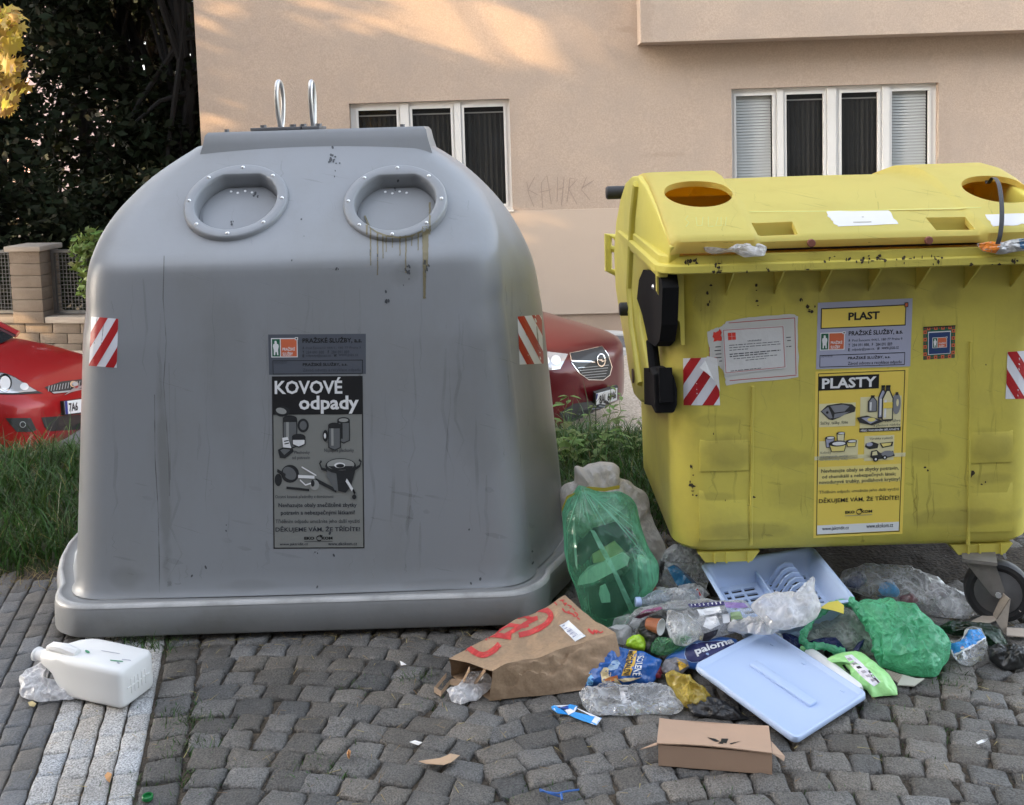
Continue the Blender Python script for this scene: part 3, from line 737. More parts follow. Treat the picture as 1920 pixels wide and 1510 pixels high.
# back row so that only pinholes of sky are left
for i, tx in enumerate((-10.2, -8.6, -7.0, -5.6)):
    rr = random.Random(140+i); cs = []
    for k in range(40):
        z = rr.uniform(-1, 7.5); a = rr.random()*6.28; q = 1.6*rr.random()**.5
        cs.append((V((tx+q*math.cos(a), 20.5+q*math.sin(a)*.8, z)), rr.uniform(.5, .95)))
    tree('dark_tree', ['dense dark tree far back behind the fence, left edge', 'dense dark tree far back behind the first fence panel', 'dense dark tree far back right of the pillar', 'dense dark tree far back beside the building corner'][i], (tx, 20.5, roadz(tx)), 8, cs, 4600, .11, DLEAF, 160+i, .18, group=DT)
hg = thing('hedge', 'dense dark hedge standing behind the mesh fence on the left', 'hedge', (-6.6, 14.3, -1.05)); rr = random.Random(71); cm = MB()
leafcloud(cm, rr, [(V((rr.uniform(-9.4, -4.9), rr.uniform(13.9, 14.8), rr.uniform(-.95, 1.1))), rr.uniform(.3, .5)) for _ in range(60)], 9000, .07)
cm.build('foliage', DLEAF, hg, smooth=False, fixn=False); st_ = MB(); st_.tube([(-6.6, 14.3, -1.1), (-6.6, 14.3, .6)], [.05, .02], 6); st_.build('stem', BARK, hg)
# bush in front of the fence mesh
rr = random.Random(5); q = fpx(165, 560)
bs = thing('fence_shrub', 'green shrub growing through the fence mesh beside the grey container', 'shrub', (q.x, q.y+.35, zc1)); bm_ = MB()
leafcloud(bm_, rr, [(fpx(165, 490)+V((0, .1, 0)), .28), (fpx(160, 460)+V((0, .1, 0)), .25), (fpx(170, 540)+V((0, .05, 0)), .2)], 420, .06)
st_ = MB(); st_.tube([(q.x+.1, q.y+.4, zc1-.3), fpx(165, 540), fpx(165, 470)], [.02, .015, .006], 6); st_.build('stem', BARK, bs)
bm_.build('foliage', leafmat('shrub_leaf', (.10, .15, .035), .5, .3), bs, smooth=False, fixn=False)

# maple outside the left edge; one sunlit branch hangs into the picture
rr = random.Random(77); mpl = thing('maple_tree', 'maple with golden sunlit leaves hanging in at the upper left', 'tree', (-6.3, 8.0, roadz(-6.3)))
ms = [(0, -.5), (.08, -.12), (.42, -.30), (.34, -.08), (.5, .12), (.28, .14), (.30, .40), (.12, .28), (0, .55), (-.12, .28), (-.30, .40), (-.28, .14), (-.5, .12), (-.34, -.08), (-.42, -.30), (-.08, -.12)]
def maple_leaf(mb, p, s_, rr):
    n_ = V((rr.gauss(0, .5)-.4, rr.gauss(0, .5)-.9, rr.gauss(.5, .4))).normalized()
    M = frame_from(n_); a = rr.gauss(3.14, .6); Rz = Matrix.Rotation(a, 4, 'Z')
    pts = [V(p)+(M @ Rz @ V((x*s_, y*s_, -abs(x)*.25*s_))) for x, y in ms]; c_ = V(p)
    mb.add([c_]+pts, [(0, i+1, (i+1) % len(pts)+1) for i in range(len(pts))])
tm = MB(); tm.tube([(-6.3, 8.0, roadz(-6.3)-.1), (-6.25, 8.0, .8), (-6.35, 7.9, 2.6), (-6.2, 8.0, 4.4)], [.2, .15, .12, .05], 10)
tip = at_y(30, 190, 7.4); mid = at_y(-60, 60, 7.6)
tm.tube([(-6.3, 7.95, 2.2), mid, tip], [.06, .03, .006], 7); tm.tube([mid, at_y(25, 90, 7.4)], [.02, .004], 6)
for k in range(7): tm.tube([(-6.3, 7.95, 2.2+k*.3), (-6.3+rr.uniform(-1.5, 1.2), 7.9+rr.uniform(-1.6, 1.6), 3+k*.35)], [.05, .015], 6)
tm.build('trunk', BARK, mpl)
cm = MB()
for _ in range(150):
    t_ = rr.random(); px = 30-45*rr.random()**1.0+rr.gauss(0, 10); py = 20+200*t_+rr.gauss(0, 8)
    if px > 62-abs(py-130)*.18: continue
    maple_leaf(cm, at_y(px, py, 7.4+rr.gauss(0, .18)), rr.uniform(.10, .17), rr)
for _ in range(3600):
    d = V((rr.gauss(0, 1), rr.gauss(0, 1), rr.gauss(0, 1))).normalized()*rr.random()**.4
    p = V((-6.35, 7.6, 4.0))+V((d.x*2.2, d.y*2.4, d.z*1.9))
    q_ = proj(p)
    if q_[0] > -40 and q_[1] > -60: continue
    maple_leaf(cm, p, rr.uniform(.10, .17), rr)
cm.build('crown', MLEAF, mpl, smooth=False, fixn=False)
# unseen trees added left of the picture, crowns shaped to shade and dapple the wall
for i, (tx, ty, lab, zl, zh_, nl) in enumerate([(-13.5, 9.4, 'tall dense unseen tree added left of the road to shade the wall', 4.4, 12.5, 15000), (-13.5, 11.3, 'tall dense unseen tree added beside the first shading one', .8, 12.5, 17000), (-15.0, 13.9, 'unseen tree with open crown added further left to dapple the wall', 3.2, 8.5, 2600)]):
    rr = random.Random(90+i); cs = []
    for k in range(46):
        a = rr.random()*6.28; q = (1.35 if nl > 5000 else 1.8)*rr.random()**.5
        cs.append((V((tx+q*math.cos(a), ty+q*math.sin(a), rr.uniform(zl, zh_))), rr.uniform(.6, .9) if nl > 5000 else rr.uniform(.35, .6)))
    tree('shading_tree', lab, (tx, ty, roadz(tx)), 8.5, cs, nl, .2 if nl > 5000 else .15, DLEAF, 200+i, .2)
rr = random.Random(55); cs = []  # unseen tree added to block sky light from the grey container's left side
for k in range(30):
    a = rr.random()*6.28; q = 1.0*rr.random()**.5; cs.append((V((-5.4+q*math.cos(a), 4.6+1.3*q*math.sin(a), rr.uniform(.5, 5.5))), rr.uniform(.45, .75)))
tree('side_shading_tree', 'dense unseen tree added left of the grey container to darken its side', (-5.4, 4.6, -.05), 5.5, cs, 6000, .12, DLEAF, 255, .12)
# distant house in the gap at the upper left
dh = thing('distant_house', 'distant sunlit pink house showing above the maple leaves at upper left', 'house', (-14.2, 34, -2)); dm = MB(); dm.box(-22, at_y(44, 20, 34).x, 34, 42, -2, 9.5)
dm.build('wall', pbr('pink_plaster', (.75, .5, .42), .9, .08, 1), dh, smooth=False)
# ================================================================== artwork shared by the stickers
SMATS = [WHITE, BLACK, INK, ORANGE, GREENP, RED, REDINK]
W_, K_, I_, O_, G_, R_, RI_ = range(7)
def logo(d, x0, y0, x1, y1, lay=1):
    w_, h_ = x1-x0, y1-y0
    d.rect(x0, y0, x1, y1, W_, lay); d.rect(x0+.035*w_, y0+.05*h_, x0+.33*w_, y1-.05*h_, G_, lay+1); d.rect(x0+.37*w_, y0+.05*h_, x1-.035*w_, y1-.05*h_, O_, lay+1)
    fig = [(.14, .14), (.20, .14), (.22, .22), (.22, .3), (.27, .30), (.29, .42), (.26, .62), (.27, .88), (.22, .88), (.21, .72), (.16, .72), (.15, .88), (.10, .88), (.10, .62), (.07, .42), (.09, .30), (.13, .3), (.13, .2)]
    d.poly([(x0+a*w_, y0+b*h_) for a, b in fig], W_, lay+2)
    d.text('PRAŽSKÉ', x0+.43*w_, y0+.46*h_, x0+.90*w_, y0+.65*h_, W_, lay+2, .02); d.text('SLUŽBY', x0+.43*w_, y0+.70*h_, x0+.82*w_, y0+.91*h_, W_, lay+2, .02)
    d.rect(x1-.10*w_, y0-.04*h_, x1+.02*w_, y0+.11*h_, W_, lay+2); d.rect(x1-.07*w_, y0, x1-.01*w_, y0+.07*h_, K_, lay+3)
def stripes(left, bg_n=10, k=4, ph=.0, sl=.95, w_=.30, per=.60, peel=False):
    d = Decal(); d.rect(0, 0, 1, 1, 0, 0, 8, bg_n); n = 24
    for i in range(-2, 5):
        vs = []; fs = []
        for j in range(n+1):
            v_ = j/n; u0 = (ph+i*per - sl*v_) if left else (ph+i*per+sl*v_-sl)
            for q in range(4): vs.append((min(1, max(0, u0+w_*q/3)), v_))
        for j in range(n):
            for q in range(3):
                a = j*4+q
                if abs(vs[a][0]-vs[a+1][0])+abs(vs[a+4][0]-vs[a+5][0]) > 1e-4: fs.append((a, a+1, a+5, a+4))
        if fs: d.it.append((vs, fs, 1, 1))
    return d
REFW = flat('reflective_white', rgb((222, 224, 232)), .35); REFR = flat('reflective_red', rgb((172, 30, 36)), .4)

# ================================================================== grey metal-waste container
GREY = pbr('grey_plastic', (.252, .265, .285), .38, .07, 2.0, spec=.45, dirt=(.19, .19, .175), dscale=2.6, damt=.45, dlo=.46, bump=.06, bscale=28, stretch=(1, 1, .45))
blotches(GREY, [(at_y(a, b, 3.2)[:], (r1, .25, r2), st) for a, b, r1, r2, st in ((1000, 1090, .10, .07, .35), (820, 1095, .12, .02, .2), (470, 1098, .1, .02, .18), (240, 1085, .06, .04, .25), (303, 900, .02, .35, .35), (625, 300, .02, .03, .5), (760, 520, .05, .04, .25), (900, 760, .1, .25, .16), (420, 700, .08, .3, .14))], (.12, .12, .108))
GREYB = pbr('grey_plastic_base', (.24, .245, .25), .45, .06, 4, dirt=(.17, .165, .15), dscale=5, damt=.55, bump=.06, bscale=50)
gyc = 3.80; gxc = -.735
gc = thing('metal_waste_container', 'big grey bell shaped container for metal waste with two round openings', 'waste container', (gxc, gyc, 0))
AT = [(.10, .932), (.5, .90), (.926, .866), (1.05, .849), (1.127, .835), (1.227, .793), (1.326, .735), (1.425, .648), (1.48, .585), (1.523, .526), (1.58, .428), (1.62, .36)]
BT = [(.12, .605), (.6, .578), (1.0, .560), (1.21, .550), (1.585, .125), (1.62, .09)]
def gA(z): return .971*smooth_tab(AT, z, .05)
def gB(z): return smooth_tab(BT, z, .024)
def gsec(z, a, b):
    r_ = min(.13, .42*b, .4*a); bl_ = .21*min(1, b/.56)*(1 if z < 1.05 else max(.0, 1-(z-1.05)/.5))
    k_ = .03+.10*max(0, min(1, (z-.95)/.3)); return [V((gxc+x, gyc+y*(1-k_*(x/a)**2), z)) for x, y in rrect(a, b, r_, bl_)]
gb = MB(); zs_ = [.126, .135, .15, .2]+[.3+.1*i for i in range(7)]+[.94+.02*i for i in range(32)]+[1.572, 1.584]
rings = []
for z in zs_:
    a, b = gA(z), gB(z)
    if z < .16: q = (.16-z)/.034; a += .012*q*q; b += .012*q*q
    rings.append(gsec(z, a, b))
top = [V((gxc+(p.x-gxc)*.93, gyc+(p.y-gyc)*.85, 1.592)) for p in rings[-1]]; rings.append(top)
gb.loft(rings)
gbv = gb.bvh()
body = gb.build('body', GREY, gc, ang=40)
# the two throw-in openings
op = []
for px, py in ((444, 381), (741.5, 382)):
    loc, n_, i_, d_ = gbv.ray_cast(CAM, ray(px, py).normalized()); n_ = V((0, -.72, .69)) if n_ is None else V((0, n_.y, n_.z)).normalized()
    op.append((loc, frame_from(n_)))
def dshape(r_, n=40, cut=.89):
    q = []
    for k in range(n):
        a = 2*math.pi*k/n; x, y = r_*math.cos(a), r_*math.sin(a); q.append((x, min(y, r_*cut)))
    return q
RO, RI = .176, .139
for loc, M in op:
    cm_ = MB(); T = Matrix.Translation(loc) @ M
    cm_.loft([[T @ V((x, y, z)) for x, y in dshape(RI)] for z in (-.052, .08)])
    cut = cm_.build('cutter', GREY, smooth=False); boolean_cut(body, cut)
ggrp = None
for i, (loc, M) in enumerate(op):
    T = Matrix.Translation(loc) @ M
    rm = MB(); prof = [(RO+.002, -.012), (RO, .012), (RO-.003, .017), (RO-.008, .019)]
    outer = [[T @ V((r_*math.cos(2*math.pi*k/40), r_*math.sin(2*math.pi*k/40), z)) for k in range(40)] for r_, z in prof]
    inner = [[T @ V((x*f_, y*f_, z)) for x, y in dshape(RI)] for f_, z in ((1.035, .019), (1.005, .0165), (.985, .004), (.985, -.048))]
    rm.loft(outer+inner, 0, False, False)
    ring = rm.build('opening_ring', GREY, gc, ang=50)
    fl = MB(); fl.loft([[T @ V((x*.975, y*.975, z)) for x, y in dshape(RI)] for z in (-.0515, -.044)]); fl.loft([[T @ V((x*.90, y*.90, z)) for x, y in dshape(RI)] for z in (-.043, -.0405)])
    fl.build('flap', GREY, gc, ang=30)
    for k in range(8):
        a = math.pi/2+k*math.pi/4; bo = MB(); bo.lathe([(.0068, .0175), (.0062, .0205), (.003, .0235), (.0003, .024)], T @ Matrix.Translation((.158*math.cos(a), .158*math.sin(a), 0)), 10)
        bo.build('bolt', BOLT, ring)
    for k, (x, y) in enumerate(((-.045, .098), (-.02, .09), (.005, .098), (.03, .09))):
        bo = MB(); bo.lathe([(.005, -.041), (.0045, -.038), (.0003, -.036)], T @ Matrix.Translation((x, y, 0)), 8); bo.build('rivet', BOLT, ring)
fg = MB(); FA, FB = .975, .66
def fsec(a, b, z): return [V((gxc+x, gyc+y, z)) for x, y in rrect(a, b, .16, .25)]
fg.loft([fsec(FA-.03, FB-.03, .022), fsec(FA-.006, FB-.006, .02), fsec(FA, FB, .026), fsec(FA-.002, FB-.002, .105), fsec(FA-.006, FB-.006, .118), fsec(FA-.012, FB-.012, .127), fsec(FA-.018, FB-.018, .1275), fsec(FA-.024, FB-.024, .1225), fsec(FA-.044, FB-.044, .121), fsec(FA-.06, FB-.06, .127), fsec(FA-.10, FB-.10, .1275)])
k0_ = len(fg.f); fg.loft([fsec(FA-.0035, FB-.0035, .1155), fsec(FA-.008, FB-.008, .1252), fsec(FA-.016, FB-.016, .1285), fsec(FA-.021, FB-.021, .1262)], 1, False, False); fg.loft([fsec(FA-.050, FB-.050, .1245), fsec(FA-.060, FB-.060, .1280), fsec(FA-.066, FB-.066, .1325)], 1, False, False)
fg.build('base_flange', [GREYB, pbr('worn_highlight_edge', (.42, .42, .42), .35, .15, 12, dirt=(.24, .24, .235), dscale=9, damt=.9, dlo=.42)], gc, ang=50)  # pale strips: edge wear together with painted highlights along the ledge
for sx in (-1, 1):
    for sy in (-1, 1):
        ft_ = MB(); ft_.lathe([(.05, -.02), (.05, .021)], Matrix.Translation((gxc+sx*.6, gyc+sy*.42, 0)), 14); ft_.build('foot', RUBBER, gc)
tb = MB(); tl_ = at_y(386, 244, gyc-.12).x; tr_ = at_y(797, 244, gyc-.12).x
zt_ = at_y(590, 243, gyc-.12).z
tb.loft([[V((x, gyc+y, z)) for x, y in ((tl_-d, -h), (tr_+d, -h), (tr_+d, h), (tl_-d, h))] for z, d, h in ((1.52, .03, .15), (1.59, .010, .135), (zt_-.012, .004, .125), (zt_, -.006, .115))])
tb.build('top_block', GREY, gc, ang=30)
zb2 = zt_
for px, wd, yaw in ((527, .086, .24), (588, .045, .07)):
    q = at_y(px, 236, gyc); x = q.x
    bp_ = MB(); bp_.bbox(x-wd-.012 if px < 560 else x-.03, x+wd if px < 560 else x+.035, gyc-.07, gyc+.07, zb2+.001, zb2+.013, .002); br_ = bp_.build('hook_plate', DARKSTEEL, gc)
    for sx in (-.7, .7):
        nb_ = MB(); nb_.lathe([(.012, zb2+.013), (.012, zb2+.022)], Matrix.Translation((x+sx*wd*.9, gyc-.05, 0)), 6); nb_.build('nut', DARKSTEEL, br_, smooth=False)
    hk = MB(); pts = []; H = at_y(px, 158, gyc).z-zb2
    for k in range(28):
        a = 2*math.pi*k/28-math.pi/2; r1 = .034*math.cos(a)*(.75+.25*math.sin(a)); pts.append(V((x+r1*math.sin(yaw), gyc+r1*math.cos(yaw), zb2+.01+H/2+(H/2)*math.sin(a))))
    hk.tube(pts, .0085, 10, closed=True); hk.build('lifting_loop', STEEL, gc)
for px in (425, 755):
    q = at_y(px, 240, gyc-.08); nb_ = MB(); nb_.lathe([(.009, zt_), (.009, zt_+.01)], Matrix.Translation((q.x, q.y, 0)), 6); nb_.build('nut', DARKSTEEL, gc, smooth=False)
# stickers
stripes(True, ph=.30, per=.62, w_=.31).build('reflective_sticker', [REFW, REFR], [(172, 594), (222, 598), (219, 690), (167, 686)], gbv, gc, label='red and white striped sticker on the left edge of the grey container')
stripes(False, ph=.30, per=.62, w_=.31).build('reflective_sticker', [REFW, REFR], [(970, 594), (1015, 590), (1019, 682), (974, 684)], gbv, gc, label='red and white striped sticker on the right edge of the grey container')
DGREY = flat('sticker_dark_grey', rgb((82, 87, 97)), .5); MGREY = flat('sticker_warm_grey', rgb((128, 130, 127)), .5)
d = Decal(); d.rect(0, 0, 1, 1, 7, 0, 6, 3); logo(d, .028, .09, .30, .57)
d.text('PRAŽSKÉ SLUŽBY, a.s.', .35, .07, .96, .235, K_, 1, .025)
FNT = 8
for j, (s1, s2, y) in enumerate((('A', 'Pod Šancemi 444/1, 180 77 Praha 9', .30), ('T', '284 091 888', .41), ('E', 'odpady@psas.cz', .50))):
    d.text(s1, .35, y, .365, y+.07, K_, 1, .02); d.text(s2, .385, y, (.95, .57, .64)[j], y+.075, FNT, 1)
d.text('F', .61, .41, .62, .48, K_, 1, .02); d.text('284 091 889', .645, .41, .83, .485, FNT, 1); d.text('W', .67, .50, .70, .57, K_, 1, .02); d.text('www.psas.cz', .72, .50, .92, .575, FNT, 1)
d.frame(.04, .645, .968, .99, .006, .014, K_, 1); d.text('ODVOZCE', .055, .67, .185, .72, FNT, 1)
d.text('PRAŽSKÉ SLUŽBY, a.s.', .35, .70, .81, .80, K_, 1, .02); d.text('Závod odvozu a recyklace odpadu', .35, .85, .945, .95, FNT, 1)
d.build('company_sticker', SMATS+[DGREY, flat('print_faint', rgb((58, 62, 72)), .5)], [(503, 627.5), (686, 626), (686, 701.5), (504.5, 703)], gbv, gc)

def can(d, x, y, w_, h_, dk, md, lt, hl, lay=1):
    """a drawn tin: dark outline, grey body, light stripe, open top"""
    e = w_*.13
    d.poly([(x-.004, y)]+[(x+w_+.004, y)]+[(x+w_+.004, y+h_)]+[(x+w_/2, y+h_+e)]+[(x-.004, y+h_)], dk, lay)
    d.poly([(x+.006, y+e), (x+w_-.006, y+e), (x+w_-.006, y+h_-.003), (x+w_/2, y+h_+e*.6), (x+.006, y+h_-.003)], md, lay+1)
    d.rect(x+w_*.22, y+e, x+w_*.42, y+h_*.9, hl, lay+2); d.ell(x+w_/2, y, w_/2+.004, e, dk, lay+2); d.ell(x+w_/2, y, w_/2-.012, e*.65, lt, lay+3)
# grey information sticker
d = Decal(); BG, LT, MD, DK = 7, 8, 9, 10
d.rect(0, 0, 1, 1, BG, 0, 4, 8); d.frame(.0, .0, 1, 1, .012, .006, K_, 1, 6); d.rect(0, 0, 1, .222, K_, 2, 4, 2)
d.text('KOVOVÉ', .03, .006, .775, .103, W_, 3, .025); d.text('odpady', .295, .113, .955, .218, W_, 3, .028)
d.ell(.11, .203, .085, .030, DK, 3); d.ell(.10, .200, .058, .018, LT, 4, rot=.1)
can(d, .12, .245, .15, .16, DK, MD, DK, LT, 3)
d.ell(.34, .285, .062, .040, DK, 3); d.ell(.34, .285, .04, .026, MD, 4)
can(d, .22, .350, .14, .045, DK, W_, DK, W_, 5)
d.poly([(.11, .355), (.17, .35), (.21, .415), (.12, .41)], W_, 9); d.stroke([(.13, .375), (.18, .37)], .006, K_, 10); d.stroke([(.135, .39), (.185, .385)], .006, K_, 10)
d.poly([(.06, .425), (.12, .41), (.225, .42), (.235, .435), (.14, .475), (.08, .472)], DK, 5); d.poly([(.085, .428), (.125, .418), (.20, .425), (.13, .455)], MD, 6)
can(d, .72, .255, .13, .12, DK, MD, LT, DK, 3); can(d, .62, .285, .13, .13, DK, MD, DK, LT, 7); d.ell(.585, .345, .03, .034, DK, 7); d.ell(.58, .345, .012, .016, W_, 8)
d.text('Plechovky', .24, .432, .41, .455, I_, 3); d.text('od potravin', .215, .462, .41, .486, I_, 3); d.text('Nápojové plechovky', .57, .420, .895, .446, I_, 3)
# pan, cutlery and pot
d.ell(.19, .565, .098, .052, DK, 3); d.ell(.185, .562, .075, .036, MD, 4, rot=.2); d.stroke([(.05, .545), (.14, .575)], .02, DK, 5); d.ell(.06, .60, .04, .036, DK, 3)
d.stroke([(.28, .58), (.46, .585)], .018, W_, 6); d.stroke([(.32, .525), (.48, .575)], .008, W_, 6); d.stroke([(.15, .645), (.40, .66)], .014, DK, 5); d.ell(.46, .63, .05, .03, LT, 6); d.ell(.44, .62, .02, .02, DK, 7)
d.stroke([(.30, .60), (.36, .63), (.42, .62)], .008, W_, 6); d.stroke([(.47, .60), (.70, .665)], .022, DK, 6)
d.poly([(.58, .53), (.92, .53), (.86, .64), (.80, .675), (.68, .66), (.60, .585)], MD, 7); d.poly([(.70, .55), (.92, .53), (.86, .64), (.80, .675), (.72, .665)], DK, 8)
d.ell(.75, .52, .17, .045, DK, 9); d.ell(.75, .512, .15, .033, LT, 10); d.poly([(.61, .52), (.89, .52), (.86, .54), (.68, .545)], DK, 11); d.ell(.74, .515, .06, .016, W_, 12); d.ell(.745, .518, .045, .011, DK, 13)
d.stroke([(.60, .545), (.54, .535), (.52, .505), (.54, .49)], .016, DK, 9); d.stroke([(.90, .54), (.96, .52), (.975, .495), (.95, .485)], .016, DK, 9)
d.stroke([(.81, .60), (.88, .66)], .022, W_, 13); d.stroke([(.88, .655), (.905, .68)], .018, K_, 13); d.ell(.895, .70, .024, .014, DK, 9)
d.text('Ostatní kovové předměty z domácností', .025, .687, .665, .712, I_, 3)
d.text('Nevhazujte obaly znečištěné zbytky', .06, .733, .92, .766, I_, 3, .012); d.text('potravin a nebezpečnými látkami!', .085, .776, .90, .81, I_, 3, .012)
d.text('Tříděním odpadu umožníte jeho další využití', .025, .828, .955, .858, I_, 3); d.text('DĚKUJEME VÁM, ŽE TŘÍDÍTE!', .025, .868, .955, .908, I_, 3, .012)
d.text('EKO', .34, .931, .45, .948, K_, 3, .04); d.text('KOM', .53, .931, .65, .948, K_, 3, .04)
d.stroke([(.505+.03*math.cos(a), .94-.014*math.sin(a)) for a in [.6+k*.35 for k in range(15)]], .006, K_, 4); d.poly([(.51, .918), (.545, .925), (.52, .937)], K_, 4)
d.rect(.34, .957, .65, .9595, I_, 3); d.text('www.jaktridit.cz', .07, .965, .38, .985, I_, 3, .008); d.text('www.ekokom.cz', .60, .962, .92, .982, I_, 3, .008)
d.build('information_sticker', SMATS+[MGREY, flat('print_light_grey', rgb((150, 152, 150)), .5), flat('print_mid_grey', rgb((98, 101, 103)), .5), flat('print_dark_grey', rgb((38, 40, 43)), .5)], [(510, 706), (680, 705), (683.5, 1028), (513, 1029)], gbv, gc)
# dried drips below the right opening, scuffs and the long run of dirt
DRIP = flat('dried_drip', rgb((118, 110, 84)), .55); SCUFF = flat('scuff', rgb((70, 73, 78)), .7)
rb = MB()
for o_ in bpy.data.objects:
    if o_.name.startswith(('opening_ring', 'flap')) or o_ is body:
        mw_ = o_.matrix_basis if o_.parent is None else Matrix.Translation(o_.parent.location+o_.location)
        rb.add([mw_ @ v_.co for v_ in o_.data.vertices], [list(p.vertices) for p in o_.data.polygons])
rbv = rb.bvh()
dd = Decal(); rr = random.Random(3)
def drip(px, y0, y1, w_, m=0):
    n = max(4, int((y1-y0)/4)); dd.stroke([((px-640)/240+rr.uniform(-.002, .002), (y0-340+(y1-y0)*k/n)/240) for k in range(n+1)], [w_*(1-.55*k/n)/240 for k in range(n)]+[w_*.7/240], m, 0)
for px, y0, y1, w_ in ((695, 425, 498, 3), (708, 436, 516, 3.2), (718, 440, 485, 3), (724, 442, 473, 2.5), (736, 442, 465, 2.5), (750, 443, 480, 3), (761, 442, 512, 3.2), (772, 440, 462, 2.5), (784, 436, 470, 3), (796, 425, 560, 9), (806, 380, 440, 4), (801, 430, 500, 6), (688, 418, 440, 5)): drip(px, y0, y1, w_)
dd.stroke([((x-640)/240, (y-340)/240) for x, y in ((684, 405), (692, 424), (706, 436), (725, 443), (748, 446), (770, 443), (790, 434), (804, 416))], .012, 0, 1)
drip(797, 484, 520, 3, 1); drip(694, 468, 480, 2, 1); drip(708, 475, 490, 2.4, 1)
merge(dd.build('drip_stain', [DRIP, SCUFF], [(640, 340), (880, 340), (880, 580), (640, 580)], rbv, gc, off=.0012), body)
dd = Decal()
for pts, w_ in (([(308, 480), (306, 560), (312, 640), (307, 720), (312, 790), (317, 860), (318, 930)], 3.0), ([(290, 740), (291, 860), (297, 960), (299, 1060), (299, 1112)], 3.2), ([(317, 680), (320, 900)], 1.2)):
    q = []
    for (a, b), (c, e) in zip(pts, pts[1:]): q += [(a+(c-a)*k/8, b+(e-b)*k/8) for k in range(8)]
    dd.stroke([((a-250)/150, (b-450)/700) for a, b in q+[pts[-1]]], w_/150*.45, 0, 0, asp=1)
merge(dd.build('dirt_run', film('dirt_film', (.12, .12, .115), op=.40, edge=.0, bump=0, transl=0, var=.6, bscale=30, gl=0, streak=0), [(250, 450), (400, 450), (400, 1150), (250, 1150)], gbv, gc, off=.0012), body)
dd = Decal(); rr = random.Random(8)
for cx, cy, n, s_ in ((627, 298, 14, 9), (618, 303, 5, 3), (765, 512, 9, 11), (800, 500, 5, 5), (475, 375, 4, 9), (436, 420, 3, 6), (745, 345, 3, 5), (630, 510, 2, 6), (720, 560, 4, 8), (425, 990, 2, 6), (1000, 1090, 5, 30), (900, 1100, 4, 40), (600, 1060, 5, 60), (350, 1080, 5, 70), (560, 460, 3, 30)):
    for _ in range(n):
        x, y = (cx+rr.gauss(0, s_*.5))/1200, (cy+rr.gauss(0, s_))/1200; r_ = rr.uniform(.8, 2.4)/1200
        dd.ell(x, y, r_, r_*rr.uniform(.8, 2.2), 0, 0, 7, rr.uniform(-.5, .5))
merge(dd.build('scuff_marks', [SCUFF], [(0, 0), (1200, 0), (1200, 1200), (0, 1200)], rbv, gc, off=.0012), body)

def streaks(target, bv, box, n, mat, seed, wmax, lmin, lmax, slant=.05, hor=0.0):
    """faint run-off streaks and scratches, part of the surface they are on"""
    rr = random.Random(seed); d = Decal(); x0_, y0_, x1_, y1_ = box; W2, H2 = x1_-x0_, y1_-y0_
    for _ in range(n):
        L_ = rr.uniform(lmin, lmax); x = rr.uniform(x0_, x1_); y = rr.uniform(y0_, y1_-L_*(0 if rr.random() < hor else 1)); w_ = rr.uniform(.6, wmax); h_ = rr.random() < hor; k = 7
        pts = []
        for i in range(k+1):
            t = i/k; q = (x+L_*t, y+rr.uniform(-.6, .6)+L_*t*slant) if h_ else (x+L_*t*rr.uniform(-slant, slant), y+L_*t)
            pts.append(((min(x1_, max(x0_, q[0]))-x0_)/W2, (min(y1_, max(y0_, q[1]))-y0_)/H2))
        d.stroke(pts, [w_/H2*math.sin(math.pi*(.08+.9*i/k)) for i in range(k+1)], 0, 0, asp=W2/H2)
    merge(d.build('streaks', [mat], [(x0_, y0_), (x1_, y0_), (x1_, y1_), (x0_, y1_)], bv, None, off=.0004), target)
STR1 = film('runoff', (.14, .14, .13), op=.07, edge=0, bump=0, transl=0, var=.7, bscale=25, gl=0, streak=0)
STR2 = film('pale_scratch', (.5, .51, .52), op=.12, edge=0, bump=0, transl=0, var=.6, bscale=40, gl=0, streak=0)
STR3 = film('brown_runoff', (.16, .12, .04), op=.10, edge=0, bump=0, transl=0, var=.7, bscale=25, gl=0, streak=0)
streaks(body, gbv, (190, 470, 990, 1095), 46, STR1, 1, 7, 60, 380)
streaks(body, gbv, (190, 480, 990, 1095), 60, STR2, 2, 1.6, 10, 70, .3, .5)
streaks(body, gbv, (190, 900, 1000, 1095), 45, STR1, 3, 12, 12, 60, .2, .6)
streaks(body, gbv, (330, 280, 880, 460), 26, STR1, 4, 3, 10, 60, .2, .3)
# ================================================================== yellow plastics container
YEL = pbr('yellow_plastic', (.60, .52, .095), .5, .10, 2.2, spec=.4, dirt=(.38, .32, .085), dscale=3.065, damt=.6, dlo=.46, bump=.12, bscale=25)
YLID = pbr('yellow_lid_plastic', (.70, .65, .165), .48, .06, 2.2, spec=.4, dirt=(.40, .34, .07), dscale=5, damt=.4, dlo=.52, bump=.08, bscale=25)
_t = YLID.node_tree; _b = _t.nodes['Principled BSDF']; _tl = _t.nodes.new('ShaderNodeBsdfTranslucent'); _tl.inputs[0].default_value = (.75, .42, .02, 1); _ms = _t.nodes.new('ShaderNodeMixShader'); _ms.inputs[0].default_value = .42
_t.links.new(_b.outputs[0], _ms.inputs[1]); _t.links.new(_tl.outputs[0], _ms.inputs[2]); _t.links.new(_ms.outputs[0], _t.nodes['Material Output'].inputs[0])
yxc = at_y(1614, 700, 3.10).x
yb = thing('plastic_waste_container', 'dirty yellow four wheeled container for plastic waste with domed lid', 'waste container', (yxc, 3.615, 0))
HB = .578                  # half width at the foot
HT = HB+.004
def ysec(z):
    t = (z-.262)/.88; t = max(0, t)
    a = HB+(HT-HB)*t; f_ = 3.145-.04*t; r_ = 4.03+.08*t
    return a, f_, r_
